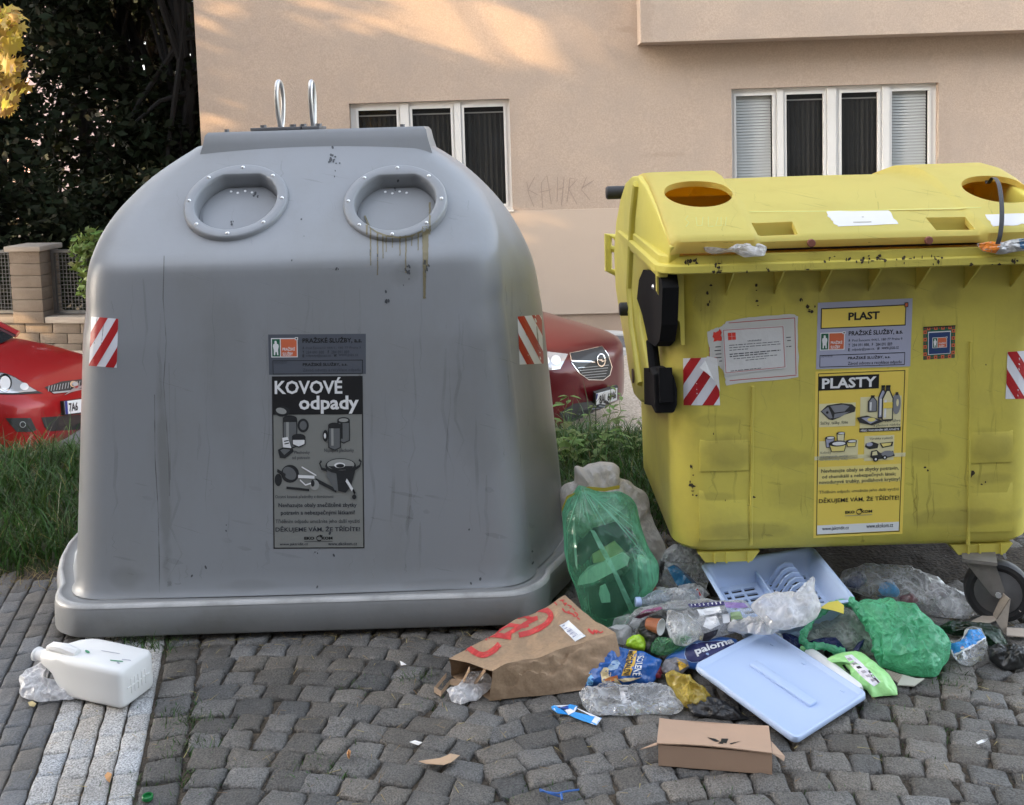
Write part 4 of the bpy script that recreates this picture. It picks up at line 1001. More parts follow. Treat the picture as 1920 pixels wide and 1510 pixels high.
def yring(z, d=0, r_=.10):
    a, f_, q = ysec(z); c_ = (f_+q)/2; b = (q-f_)/2
    return [V((yxc+x, c_+y, z)) for x, y in rrect(a-d, b-d, r_, 0, nf=24, nc=6, ns=10)]
yo = MB()
yo.loft([yring(.236, .07), yring(.237, .035), yring(.245, .012), yring(.260, 0)]+[yring(.260+(1.15-.260)*k/12) for k in range(1, 13)], 0, True, False)
yo.loft([yring(.31, .02)]+[yring(1.15, .012)], 0, True, False)      # inside
yov = yo.bvh(); ybody = yo.build('body', YEL, yb, ang=40)
# rim: two steps all the way round
a_, f_, r_ = ysec(1.15); rc = (f_+r_)/2-.028; rbh = (r_-f_)/2+.028
def rring(d, z): return [V((yxc+x, rc+y, z)) for x, y in rrect(a_+d, rbh+d, .075, 0, nf=24)]
rimz = at_y(1290, 480, 2.995).z; rimb = at_y(1290, 517, 2.995).z; rm_ = rimb+(rimz-rimb)*.47
ym = MB(); ym.loft([rring(.0, rimb+.01), rring(.055, rimb+.004), rring(.06, rimb+.008), rring(.06, rm_), rring(.056, rm_+.003), rring(.046, rm_+.0045), rring(.046, rimz-.004), rring(.042, rimz), rring(-.012, rimz), rring(-.016, rimb+.01)], 0, False, False)
ymv = ym.bvh(); rimo = ym.build('rim', YEL, yb, ang=30)
blotches(YEL, [(at_y(a, b, 3.12)[:], (r1, .2, r2), st*.62) for a, b, r1, r2, st in ((1365, 850, .075, .055, .55), (1480, 862, .085, .035, .35), (1740, 848, .075, .045, .42), (1862, 838, .07, .055, .5), (1585, 545, .07, .05, .6), (1665, 548, .08, .05, .65), (1325, 560, .05, .07, .55), (1430, 552, .05, .045, .45), (1490, 545, .04, .04, .4), (1770, 555, .05, .05, .4), (1400, 1000, .16, .03, .5), (1800, 975, .2, .03, .5), (1340, 790, .09, .02, .35), (1345, 935, .06, .015, .35), (1860, 900, .08, .02, .4), (1500, 930, .1, .05, .25), (1300, 700, .03, .2, .3), (1250, 850, .03, .2, .35))], (.125, .095, .035))
g = MB(); g.bbox(yxc-.525, yxc+.56, 3.075, 3.095, 1.18, 1.236, .003); g.build('lid_gap_shade', RUBBER, yb)  # black strip stands in for the shade in the gap under the lid
# gussets under the rim
for px in (1360, 1451, 1537, 1627, 1716, 1806, 1893):
    p = at_y(px, 518, 3.115); g = MB()
    yf = 3.105; g.prism([V((p.x-.002, yf+.02, rimb+.008)), V((p.x-.002, 2.99, rimb+.008)), V((p.x-.002, yf+.006, rimb-.085)), V((p.x-.002, yf+.02, rimb-.085))], (.005, 0, 0)); g.build('rim_gusset', YEL, yb, smooth=False)
# corner bracket, left and right: rib down the corner under the rim
for sx in (-1, 1):
    g = MB()
    def bx(dx): return yxc+sx*(HT+dx)
    poly = [(.05, rimb+.006), (.05, rimb-.06), (.038, rimb-.085), (-.02, rimb-.16), (-.022, rimb-.23), (-.034, rimb-.23), (-.034, rimb+.006)]
    g.prism([V((bx(x), 3.09, z)) for x, z in poly], (0, .02, 0)); g.build('corner_bracket', YEL, yb, smooth=False)
# mould ridges and shallow pads on the front
def frontY(z): return ysec(z)[1]
for px in (1410, 1818):
    a = at_y(px+2, 725 if px < 1500 else 640, 3.115); b = at_y(px-2, 1022, 3.145); g = MB()
    for p, q in ((a, b),):
        g.loft([[V((p.x+(q.x-p.x)*t+dx, frontY(p.z+(q.z-p.z)*t)+dy, p.z+(q.z-p.z)*t)) for dx, dy in ((-.007, .004), (-.003, -.005), (.003, -.005), (.007, .004))] for t in [k/8 for k in range(9)]], 0, True, True, close=False)
    g.build('front_ridge', YEL, yb, ang=60)
for x0_, y0_, x1_, y1_ in ((1312, 822, 1402, 884), (1818, 806, 1898, 868), (1312, 918, 1402, 1015), (1818, 905, 1900, 1000)):
    p, q = at_y(x0_, y1_, 3.135), at_y(x1_, y0_, 3.135); g = MB(); yy = frontY((p.z+q.z)/2)
    g.bbox(p.x, q.x, yy-.0022, yy+.02, p.z, q.z, .002); g.build('front_pad', YEL, yb)
# feet skirts over the castors
for cx_, sx in ((at_y(1365, 1040, 3.165).x, -1), (at_y(1838, 1030, 3.165).x, 1)):
    for yy in (3.225, 3.895):
        g = MB(); h0, h1 = .10, .075
        g.loft([[V((cx_+x*h, yy+y, z)) for x, y in ((-1, -.07), (1, -.07), (1, .09), (-1, .09))] for h, z in ((h0, .238), (h1, .205))]); sk = g.build('castor_housing', YEL, yb, smooth=False)
        for x in (-.045, -.008, .062):
            g = MB(); g.box(cx_+x-.003, cx_+x+.003, yy-.078, yy-.068, .204, .240); g.build('housing_rib', YEL, sk, smooth=False)
# castors
GALV = pbr('galvanised', (.20, .19, .18), .6, .4, 15, metal=.35, dirt=(.10, .08, .06), dscale=9, damt=.7)
wx = at_y(1872, 1110, 3.195).x; wz = .1
def castor(cx_, cy_, yaw, front):
    t = thing('castor', None, None); t.parent = yb; t.location = V((cx_, cy_, 0))-yb.location
    Rm = Matrix.Rotation(yaw, 4, 'Z'); M = Matrix.Translation((cx_, cy_, 0)) @ Rm
    f_ = MB(); f_.box(-.05, .05, -.05, .05, .200, .211, 0, M)
    for s_ in (-1, 1): f_.prism([M @ V((x, s_*.031-.002, z)) for x, z in ((-.045, .199), (.045, .199), (.075, .11), (.058, .085), (.035, .095))], M.to_3x3() @ V((0, .004, 0)))
    fk = f_.build('fork', GALV, t, smooth=False)
    w_ = MB(); WM = M @ Matrix.Translation((.055, 0, .1)) @ Matrix.Rotation(math.pi/2, 4, 'X')
    w_.lathe([(.072, -.016), (.082, -.022), (.094, -.021), (.1, -.012), (.1, .012), (.094, .021), (.082, .022), (.072, .016)], WM, 30, caps=True); wh = w_.build('wheel', RUBBER, t)
    h_ = MB(); h_.lathe([(.012, -.029), (.03, -.024), (.07, -.0175), (.07, .0175), (.03, .024), (.012, .029)], WM, 24); h_.build('hub', DARKSTEEL, wh)
    b_ = MB(); b_.lathe([(.009, -.04), (.009, .04)], WM, 8); b_.build('axle', BOLT, wh)
castor(at_y(1835, 1100, 3.14).x, 3.14, -.38, 1); castor(yxc-(wx-.045-yxc), 3.42, 1.5, 1); castor(wx-.04, 3.895, .2, 0); castor(yxc-(wx-.04-yxc)+.12, 3.95, 2.0, 0)

# ---- domed lid: centre shell and two raised ends with round openings
cen_ = [(3., 1.234), (2.995, 1.240), (2.993, 1.256), (3., 1.268), (3.015, 1.276), (3.105, 1.316), (3.205, 1.354), (3.325, 1.386), (3.445, 1.405), (3.585, 1.414), (3.745, 1.408), (3.915, 1.38), (4.065, 1.33), (4.185, 1.265), (4.265, 1.19), (4.295, 1.12)]
cen = [(q[0], q[1] if q[1] < 1.27 else 1.27+(q[1]-1.27)*1.0) for q in cen_]
pod = [(2.987, 1.228), (2.983, 1.234), (2.98, 1.264), (2.987, 1.275), (3.005, 1.284), (3.105, 1.321), (3.225, 1.366), (3.345, 1.410), (3.445, 1.436), (3.565, 1.448), (3.725, 1.440), (3.925, 1.405), (4.105, 1.345), (4.225, 1.275), (4.305, 1.19), (4.335, 1.12)]
xA = yxc-.605; xP = at_y(1419, 441, 2.995).x; xQ = at_y(1841, 437, 2.995).x; xB = yxc+.605
def lprof(k, dy=0, dz=0, s=1.0):
    return [(p[0]*(1-k)+q[0]*k, p[1]*(1-k)+q[1]*k) for p, q in zip(cen, pod)]
def lst(x, k, sh=0):
    o_ = lprof(k); cy_, cz_ = 3.665, 1.0
    out = [V((x, cy_+(y-cy_)*(1-sh), cz_+(z-cz_)*(1-sh))) for y, z in o_]
    inn_ = [V((x, cy_+(y-cy_)*(1-sh)*.972, cz_+(z-cz_)*(1-sh)*.955 if i > 1 else z)) for i, (y, z) in enumerate(o_)]
    return out+inn_[::-1]
sts = [(xA, 1, .035), (xA+.006, 1, .016), (xA+.02, 1, .003), (xA+.035, 1, 0), (xP-.018, 1, 0), (xP-.008, .92, 0), (xP+.004, .25, 0), (xP+.016, 0, 0)]
n_ = 10; sts += [(xP+.016+(xQ-xP-.032)*k/n_, -.25*math.sin(math.pi*k/n_) if False else 0, -.006*math.sin(math.pi*k/n_)) for k in range(1, n_)]
sts += [(xQ-.016, 0, 0), (xQ-.004, .25, 0), (xQ+.008, .92, 0), (xQ+.018, 1, 0), (xB-.035, 1, 0), (xB-.02, 1, .003), (xB-.006, 1, .016), (xB, 1, .035)]
ld = MB(); ld.loft([lst(*q) for q in sts])
ldv = ld.bvh(); lid = ld.build('lid', YLID, yb, ang=28)
hol = []
for px, py in ((1309, 362), (1872, 354)):
    loc, nn, i_, d_ = ldv.ray_cast(CAM, ray(px, py).normalized()); M = frame_from(V((0, nn.y, nn.z)))
    hol.append((loc, M)); T = Matrix.Translation(loc) @ M; cmb = MB(); cmb.loft([[T @ V((.110*math.cos(2*math.pi*k/48), .110*math.sin(2*math.pi*k/48), z)) for k in range(48)] for z in (-.12, .08)])
    boolean_cut(lid, cmb.build('cutter', YEL, smooth=False))
for a, b in (((1414, 422), (1500, 440)), ((1746, 416), (1832, 434))):
    p = at_y(a[0], a[1], 3.03); q = at_y(b[0], b[1], 3.005); cmb = MB(); cmb.loft([[V((x, y, z)) for x, y in ((p.x+d_, 3.007), (q.x-d_, 3.007), (q.x-d_, 3.078), (p.x+d_, 3.078))] for z, d_ in ((1.262, .006), (1.40, -.004))])
    boolean_cut(lid, cmb.build('cutter', YEL, smooth=False))
    g = MB(); g.box(p.x-.006, q.x+.006, 3.0095, 3.086, 1.250, 1.2605); g.box(p.x-.006, q.x+.006, 3.0785, 3.086, 1.2607, 1.298); g.build('handle_recess', YLID, lid, smooth=False)
lid2 = MB(); lid2.add([lid.location+yb.location+v_.co for v_ in lid.data.vertices], [list(p.vertices) for p in lid.data.polygons]); lv2 = lid2.bvh()
for loc, M in hol:
    T = Matrix.Translation(loc) @ M
    for k in range(6):
        a = math.pi/2+k*math.pi/3+.1; p = T @ V((.137*math.cos(a), .137*math.sin(a), .1)); h_, n2, i_, d_ = lv2.ray_cast(p, -(M.to_3x3() @ V((0, 0, 1))))
        if h_ is None: continue
        bo = MB(); bo.lathe([(.008, -.001), (.0075, .003), (.003, .0055), (.0004, .006)], Matrix.Translation(h_) @ M, 9); bo.build('rivet', BOLT, lid)
# inside of the hood seen through the openings
ins = MB(); ins.loft([[V((x, y, z)) for y, z in ((3.485, .95), (3.615, 1.2), (3.565, 1.36))] for x in (yxc-.56, yxc+.56)], 0, False, False, close=False)
ins.build('inner_liner', pbr('liner_orange', (.72, .42, .03), .6, .15, 6), yb)
ins = MB(); ins.bbox(yxc-.52, yxc+.52, 3.225, 3.965, .9, .93, .01); ins.build('rubbish_inside', pbr('dark_fill', (.05, .045, .04), .9, .5, 8, bump=1, bscale=20), yb)
# side cheeks with their long pivot arms
cp, cq = V((at_y(1256, 463, 2.985).x, 2.985, 1)), V((at_y(1151, 470, 4.32).x, 4.32, 1)); cn = V((cq.y-cp.y, -(cq.x-cp.x), 0)).normalized()
co_px = [(1256, 463), (1245, 432), (1228, 388), (1209, 348), (1196, 330), (1184, 331), (1172, 343), (1163, 372), (1155, 415), (1151, 470), (1154, 540), (1163, 600), (1172, 650), (1180, 705), (1188, 740), (1200, 754), (1213, 752), (1219, 730), (1214, 695), (1206, 655), (1198, 610), (1194, 565), (1198, 528), (1208, 510), (1224, 506), (1244, 514), (1252, 500)]
cpts = [at_plane(a, b, cp, cn) for a, b in co_px]
for sx in (-1, 1):
    g = MB(); q = [V((yxc+sx*(yxc-p.x), p.y, p.z)) for p in cpts]; g.prism(q, (-sx*.035, 0, 0)); ck = g.build('lid_cheek', YEL, yb, smooth=False)
    bb = ck.modifiers.new('b', 'BEVEL'); bb.width = .008; bb.segments = 2; bpy.context.view_layer.update(); apply_mods(ck)
    ck.data.polygons.foreach_set('use_smooth', [True]*len(ck.data.polygons)); ck.data.set_sharp_from_angle(angle=R(50))
    g = MB(); ra, rbp = at_plane(1182, 462, cp, cn), at_plane(1249, 500, cp, cn)
    zc_ = (ra.z+rbp.z)/2; xx = yxc+sx*(yxc-(ra.x+rbp.x)/2)
    g.bbox(xx-.02 if sx < 0 else xx-.012, xx+.012 if sx < 0 else xx+.02, rbp.y-.02, ra.y, zc_-.02, zc_+.02, .006); g.build('cheek_rail', YEL, ck)
    g = MB(); ri, rj = at_plane(1192, 340, cp, cn), at_plane(1200, 560, cp, cn)     # raised rib along the arm
    pl_ = [at_plane(a, b, cp, cn) for a, b in ((1196, 345), (1190, 400), (1186, 470), (1183, 540), (1188, 610), (1197, 670), (1204, 720))]
    g.tube([V((yxc+sx*(yxc-p.x)+sx*.003, p.y, p.z)) for p in pl_], .016, 8); g.build('cheek_rib', YEL, ck)
    pv = at_plane(1188, 705, cp, cn); g = MB(); g.lathe([(.028, 0), (.028, .004)], Matrix.Translation((yxc+sx*(yxc-pv.x)+sx*.001, pv.y, pv.z)) @ Matrix.Rotation(sx*math.pi/2, 4, 'Y'), 16); g.build('pivot', pbr('rusty_pivot', (.10, .05, .03), .8, .3, 30), ck)
    for (pxa, pxb, py, Y_, rr_) in ((1136, 1170, 362, 4.115, .027), (1161, 1216, 580, 3.815, .026)):
        a = at_y(pxa, py, Y_); b = at_y(pxb, py, Y_); g = MB(); xa, xb_ = yxc+sx*(yxc-a.x), yxc+sx*(yxc-b.x)+(-sx*.05)
        zz = a.z; g.lathe([(rr_*.8, 0), (rr_, .006), (rr_, abs(xb_-xa))], Matrix.Translation((xa, Y_, zz)) @ Matrix.Rotation(-sx*math.pi/2, 4, 'Y'), 18); g.build('trunnion_peg', RUBBER, yb)
    # handle frame at the rear corner
    g = MB(); Yh = 4.385; hp = [at_y(a, b, Yh) for a, b in ((1156, 446), (1140, 440), (1141, 506), (1162, 514))]
    g.tube([V((yxc+sx*(yxc-p.x), Yh, p.z)) for p in hp], .017, 8); g.tube([V((yxc+sx*(yxc-p.x), Yh, p.z)) for p in [at_y(1142, 465, Yh), at_y(1160, 470, Yh)]], .014, 8); g.build('rear_handle', YEL, yb)
# lid opening mechanism, left side
MECH = pbr('mechanism_black', (.010, .010, .011), .8, .3, 15, spec=.12)
def on_x(px, py, X): return at_plane(px, py, V((X, 0, 0)), V((1, 0, 0)))
g = MB(); g.prism([on_x(a, b, .445) for a, b in ((1206, 506), (1238, 512), (1242, 540), (1240, 610), (1236, 640), (1228, 650), (1215, 640), (1204, 590), (1194, 560), (1198, 525))], (.05, 0, 0)); mech = g.build('damper', MECH, yb, smooth=False)
g = MB(); g.tube([on_x(1222, 640, .462), on_x(1228, 695, .462)], .020, 10); g.prism([on_x(a, b, .445) for a, b in ((1207, 690), (1236, 690), (1238, 755), (1228, 762), (1208, 758))], (.04, 0, 0)); g.build('lever', MECH, mech, smooth=False)
g = MB(); bc = on_x(1240, 738, .50); dpx = [(1226, 702), (1250, 698), (1264, 706), (1270, 730), (1270, 760), (1264, 775), (1228, 776)]
g.prism([at_y(a, b, 3.125) for a, b in dpx], (0, .10, 0)); bu = g.build('bumper', MECH, mech, smooth=False)
bb = bu.modifiers.new('b', 'BEVEL'); bb.width = .006; bb.segments = 2; bpy.context.view_layer.update(); apply_mods(bu)
g = MB(); g.tube([at_y(1225, 537, 3.205), at_y(1248, 547, 3.165)], .009, 8); g.build('latch_rod', STEEL, mech)
g = MB(); g.prism([at_y(a, b, 3.135) for a, b in ((1244, 519), (1262, 522), (1264, 540), (1252, 553), (1243, 548), (1247, 540), (1236, 530))], (0, .04, 0)); g.build('latch', MECH, mech, smooth=False)
# rubber stops on the lid edge
for px, py in ((1521, 456), (1741, 451)):
    p = at_y(px, py, 2.99); g = MB(); g.lathe([(.010, 0), (.0125, .003), (.0125, .05)], Matrix.Translation((p.x, 2.983, p.z)) @ Matrix.Rotation(-math.pi/2, 4, 'X'), 14); g.build('rubber_stop', pbr('red_rubber', (.20, .07, .045), .7, .2, 40), lid)
# ---- stickers and marks on the yellow container
both = MB(); both.add(yo.v, yo.f); yfv = yov
YPR = flat('print_yellow', rgb((232, 205, 92)), .5); LG = flat('sticker_blue_grey', rgb((165, 168, 190)), .5); CRM = flat('print_cream', rgb((222, 214, 170)), .5)
YMATS = SMATS+[YPR, LG, CRM, flat('drawn_grey', rgb((130, 132, 138)), .5), flat('drawn_dark', rgb((52, 52, 52)), .5), flat('print_pale_yellow', rgb((228, 212, 130)), .5)]
YB, LGI, CR, DG, DD, PY = 7, 8, 9, 10, 11, 12
d = Decal(); d.rect(0, 0, 1, 1, LGI, 0, 4, 4)
d.rect(.035, .085, .935, .395, K_, 1); d.rect(.045, .10, .925, .38, YB, 2); d.rect(.915, .055, .955, .125, K_, 3); d.rect(.922, .066, .948, .114, O_, 4)
d.text('PLAST', .325, .165, .655, .285, K_, 3, .035)
logo(d, .035, .455, .295, .72); d.text('PRAŽSKÉ SLUŽBY, a.s.', .335, .43, .91, .525, K_, 1, .02)
for j, (s1, s2, y) in enumerate((('A', 'Pod Šancemi 444/1, 180 77 Praha 9', .56), ('T', '284 091 888,', .635), ('E', 'odpady@psas.cz,', .70))):
    d.text(s1, .335, y, .352, y+.045, K_, 1, .02); d.text(s2, .375, y, (.905, .56, .615)[j], y+.05, I_, 1)
d.text('F', .585, .635, .597, .68, K_, 1, .02); d.text('284 091 889', .625, .635, .80, .685, I_, 1); d.text('W', .64, .70, .668, .745, K_, 1, .02); d.text('www.psas.cz', .69, .70, .87, .75, I_, 1)
d.frame(.035, .79, .94, .975, .006, .010, K_, 1); d.text('ODVOZCE', .048, .80, .17, .825, I_, 1); d.text('PRAŽSKÉ SLUŽBY, a.s.', .335, .82, .785, .875, K_, 1, .02); d.text('Závod odvozu a recyklace odpadu', .335, .905, .905, .965, I_, 1, .008)
d.build('company_sticker', YMATS, [(1533.5, 568), (1711, 559.5), (1706.5, 687), (1530, 692.5)], yfv, yb)
d = Decal(); d.rect(0, 0, 1, 1, YB, 0, 4, 8); d.frame(.03, .012, .965, .985, .008, .004, K_, 1, 6); d.rect(.035, .03, .685, .115, K_, 2)
d.text('PLASTY', .07, .042, .655, .105, W_, 3, .03)
d.rect(.045, .195, .44, .335, CR, 1); d.rect(.49, .165, .935, .355, CR, 1); d.rect(.05, .42, .475, .535, CR, 1); d.rect(.545, .40, .87, .55, CR, 1)
# bags and films
d.poly([(.06, .24), (.13, .205), (.28, .195), (.40, .205), (.44, .225), (.43, .25), (.32, .265), (.27, .28), (.19, .295), (.15, .29)], DD, 3); d.poly([(.07, .238), (.14, .215), (.17, .25), (.19, .282), (.16, .285)], DG, 4); d.poly([(.16, .208), (.30, .203), (.37, .215), (.32, .245), (.21, .25)], DG, 5); d.poly([(.21, .257), (.34, .25), (.38, .245), (.28, .275), (.2, .285)], DG, 5); d.ell(.13, .247, .014, .008, K_, 6)
d.text('Sáčky, tašky, fólie', .06, .30, .36, .325, I_, 3)
# bottles
def bottle(x, y, w_, h_, m, lay):
    d.poly([(x+w_*.33, y), (x+w_*.67, y), (x+w_*.70, y+h_*.14), (x+w_, y+h_*.36), (x+w_, y+h_*.97), (x+w_*.85, y+h_), (x+w_*.15, y+h_), (x, y+h_*.97), (x, y+h_*.36), (x+w_*.3, y+h_*.14)], DD, lay)
    d.poly([(x+w_*.42, y+h_*.16), (x+w_*.6, y+h_*.16), (x+w_*.9, y+h_*.38), (x+w_*.9, y+h_*.95), (x+w_*.12, y+h_*.95), (x+w_*.1, y+h_*.38)], m, lay+1)
    d.poly([(x+w_*.2, y+h_*.4), (x+w_*.4, y+h_*.4), (x+w_*.38, y+h_*.9), (x+w_*.2, y+h_*.9)], W_, lay+2)
    d.rect(x+w_*.3, y-.001, x+w_*.7, y+h_*.06, K_, lay+2)
bottle(.68, .098, .10, .20, LGI, 3); bottle(.57, .155, .10, .10, DG, 5); bottle(.72, .098, .125, .215, CR, 6); d.rect(.735, .20, .835, .235, YB, 9)
d.ell(.88, .21, .045, .065, DG, 5); d.ell(.89, .205, .014, .022, CR, 6); d.rect(.865, .142, .895, .16, DD, 6)
d.poly([(.45, .285), (.56, .275), (.70, .30), (.74, .315), (.62, .335), (.48, .315)], DD, 7); d.poly([(.50, .288), (.58, .285), (.68, .305), (.60, .325)], LGI, 8); d.ell(.61, .30, .045, .012, PY, 9)
d.text('PET láhve', .76, .302, .925, .318, I_, 10); d.text('a plastové nádoby', .635, .328, .925, .346, I_, 10); d.rect(.485, .352, .935, .375, K_, 3); d.text('PŘED VHOZENÍM SEŠLÁPNĚTE', .50, .356, .92, .371, W_, 4, .02)
# cups and tubs
def tub(x, y, w_, h_, m, lay):
    d.poly([(x, y), (x+w_, y), (x+w_*.88, y+h_), (x+w_*.14, y+h_)], DD, lay); d.poly([(x+.012, y+.004), (x+w_-.012, y+.004), (x+w_*.84, y+h_-.004), (x+w_*.18, y+h_-.004)], m, lay+1); d.ell(x+w_/2, y, w_/2, w_*.09, DD, lay+2); d.ell(x+w_*.55, y, w_*.36, w_*.055, W_, lay+3)
tub(.11, .40, .11, .06, LGI, 3); tub(.235, .375, .095, .065, CR, 3); tub(.34, .425, .12, .035, PY, 5); tub(.15, .435, .20, .05, PY, 7)
d.text('Kelímky', .06, .478, .175, .497, I_, 12); d.text('od jogurtů, misky', .06, .503, .36, .518, DG, 12); d.text('na potraviny, tuky', .06, .523, .36, .538, DG, 12)
d.text('Výrobky z plastů', .60, .408, .85, .426, I_, 3)
d.poly([(.56, .445), (.63, .435), (.70, .45), (.69, .475), (.60, .48), (.55, .465)], DD, 3); d.ell(.60, .45, .035, .012, LGI, 4); d.poly([(.71, .445), (.86, .44), (.85, .465), (.74, .475)], DD, 4); d.poly([(.725, .448), (.84, .445), (.83, .46), (.75, .468)], PY, 5)
d.poly([(.62, .49), (.68, .485), (.72, .505), (.86, .495), (.88, .525), (.80, .535), (.66, .545), (.61, .525)], DD, 5); d.poly([(.635, .495), (.68, .492), (.69, .515), (.63, .517)], CR, 6); d.ell(.80, .51, .07, .018, DG, 6); d.ell(.67, .54, .03, .015, K_, 7); d.ell(.67, .54, .012, .007, W_, 8); d.ell(.77, .532, .026, .013, K_, 7); d.ell(.77, .532, .01, .006, W_, 8)
d.rect(.04, .575, .955, .68, PY, 2); d.rect(0, .51, 1, .533, CR, 1)
d.text('Nevhazujte obaly se zbytky potravin,', .075, .588, .93, .617, I_, 3, .01); d.text('od chemikálií a nebezpečných látek;', .085, .622, .90, .650, I_, 3, .01); d.text('novodurové trubky, podlahové krytiny!', .055, .655, .945, .683, I_, 3, .01)
d.text('Tříděním odpadu umožníte jeho další využití', .055, .715, .94, .74, I_, 3); d.text('DĚKUJEME VÁM, ŽE TŘÍDÍTE!', .055, .758, .945, .798, K_, 3, .012)
d.text('EKO', .35, .845, .455, .862, K_, 3, .04); d.text('KOM', .53, .845, .65, .862, K_, 3, .04)
d.stroke([(.505+.03*math.cos(a), .853-.014*math.sin(a)) for a in [.6+k*.35 for k in range(15)]], .006, K_, 4); d.poly([(.51, .832), (.545, .838), (.52, .85)], K_, 4); d.rect(.35, .873, .65, .876, DG, 3)
d.rect(.04, .925, .955, .978, W_, 2); d.text('www.jaktridit.cz', .095, .935, .395, .962, I_, 3, .01); d.text('www.ekokom.cz', .59, .930, .89, .955, I_, 3, .01)
d.build('information_sticker', YMATS, [(1529, 697), (1703.5, 690), (1692, 1001), (1525, 1009)], yfv, yb)
# torn notice, two sheets one over the other
PAPER = pbr('wrinkled_paper', (.62, .62, .62), .7, .06, 8, bump=.35, bscale=25); NM = [PAPER, REDINK, I_ and INK, flat('notice_red', rgb((215, 60, 48)), .5), flat('old_paper', rgb((200, 200, 196)), .7)]
rr = random.Random(5)
def torn(pts, k=6, a=.008):
    o_ = []
    for i, p in enumerate(pts):
        q = pts[(i+1) % len(pts)]
        for j in range(k): t = j/k; o_.append((p[0]+(q[0]-p[0])*t+rr.uniform(-a, a), p[1]+(q[1]-p[1])*t+rr.uniform(-a, a)))
    return o_
d = Decal(); d.poly(torn([(0, .16), (.1, .12), (.17, .1), (.22, .02), (.6, -.01), (.97, 0), (1, .03), (1, .97), (.2, 1), (.17, .75), (.03, .62)]), 4, 0)
d.rect(.24, .05, .97, .06, 1, 1); d.rect(.965, .06, .972, .92, 1, 1); d.rect(.24, .93, .972, .94, 1, 1); d.rect(.02, .40, .027, .47, 1, 1); d.rect(.02, .49, .027, .56, 1, 1)
d.poly(torn([(.075, .18), (.155, .14), (.155, .31), (.075, .31)], 4, .015), 3, 1)
for k, (a, b) in enumerate(((.09, .15), (.08, .15), (.09, .155), (.10, .155), (.13, .16))): d.rect(a, .40+k*.055, b, .412+k*.055, 2, 1)
for a, b, y in ((.87, .92, .34), (.88, .92, .39), (.87, .885, .48), (.895, .925, .48)): d.rect(a, y, b, y+.012, 2, 1)
d.poly([(.17, .165), (.84, .17), (.87, .80), (.19, .865)], 0, 3)
d.build('paper_notice', NM, [(1325, 602), (1495, 589), (1498, 711), (1327, 725)], yfv, yb, off=.0012)
d = Decal(); d.rect(0, 0, 1, 1, 0, 0, 10, 8); d.frame(.02, .02, .98, .97, .008, .010, 1, 1, 4); d.rect(.09, .09, .215, .25, 3, 1); d.rect(.15, .09, .154, .25, 0, 2); d.rect(.09, .17, .215, .174, 0, 2)
d.text('UPOZORNĚNÍ', .40, .275, .62, .315, 2, 1, .02)
rr = random.Random(15)
for k, (a, b, y) in enumerate(((.1, .92, .36), (.1, .92, .415), (.1, .40, .47), (.1, .92, .555), (.1, .72, .605), (.16, .87, .665), (.35, .68, .72), (.10, .60, .93))):
    x = a
    while x < b: l_ = rr.uniform(.03, .09); d.rect(x, y, min(b, x+l_), y+(.020 if k in (3, 4) else .013), 2, 1); x += l_+.014
d.build('paper_notice', NM, [(1353, 617), (1470, 610), (1474, 690), (1358, 702)], yfv, yb, off=.0040)
stripes(True, ph=.22, per=.62, w_=.31).build('reflective_sticker', [REFW, REFR], [(1281, 672), (1345, 670), (1350, 760), (1282, 760)], yfv, yb, off=.001, label='peeling red and white striped sticker on the left corner of the yellow container')
stripes(False, ph=.30, per=.62, w_=.31).build('reflective_sticker', [REFW, REFR], [(1889, 660), (1950, 656), (1946, 748), (1885, 748)], yfv, yb, off=.001, label='red and white striped sticker on the right corner of the yellow container')
g = MB(); cpl = [(1312, 690), (1322, 676), (1326, 668), (1345, 672), (1350, 735), (1347, 728), (1338, 712), (1328, 702)]
g.add([at_y(a, b, 3.1-.018*(1 if 1310 < a < 1335 and b > 685 else .2)) for a, b in cpl], [tuple(range(8))]); g.build('peeled_corner', PAPER, yb, smooth=False)
d = Decal(); GQ, OQ, BQ = 4, 3, 7
d.rect(0, 0, 1, 1, G_, 0)
for i in range(9):
    for j in range(9):
        if i in (0, 8) or j in (0, 8):
            if (i+j) % 2: d.rect(i/9, j/9, (i+1)/9, (j+1)/9, O_, 1)
            d.ell((i+.5)/9, (j+.5)/9, .022, .022, K_ if (i+j) % 2 else R_, 2, 6)
d.rect(.15, .16, .86, .86, W_, 1); d.rect(.17, .19, .84, .84, BQ, 2); logo(d, .28, .34, .74, .66, 3); d.rect(.36, .72, .66, .735, G_, 3); d.rect(.0, .0, 1.0, .03, K_, 3)
d.build('square_sticker', SMATS+[flat('print_blue', rgb((38, 62, 110)), .5)], [(1731, 613), (1791, 610), (1790, 671), (1731, 675)], yfv, yb)
WL = pbr('torn_label', (.58, .575, .57), .6, .05, 10)
rr = random.Random(6); lbv = ldv
d = Decal(); d.poly(torn([(0, 0), (.92, -.01), (1, .88), (.1, 1), (.03, .55)], 5, .02), 0, 0); d.rect(.35, .72, .62, .76, 1, 1); d.rect(.5, .4, .53, .44, 1, 1)
d.build('torn_label', [WL, flat('old_print', rgb((130, 125, 90)), .7)], [(1548, 397), (1676, 394), (1684, 424), (1558, 426)], lbv, yb, off=.001)
d = Decal(); d.poly(torn([(0, .05), (1, .0), (1, .9), (.62, .8), (.55, .95), (.1, 1)], 5, .02), 0, 0)
d.build('torn_label', [WL], [(1845, 402), (1950, 400), (1955, 424), (1852, 425)], lbv, yb, off=.001)
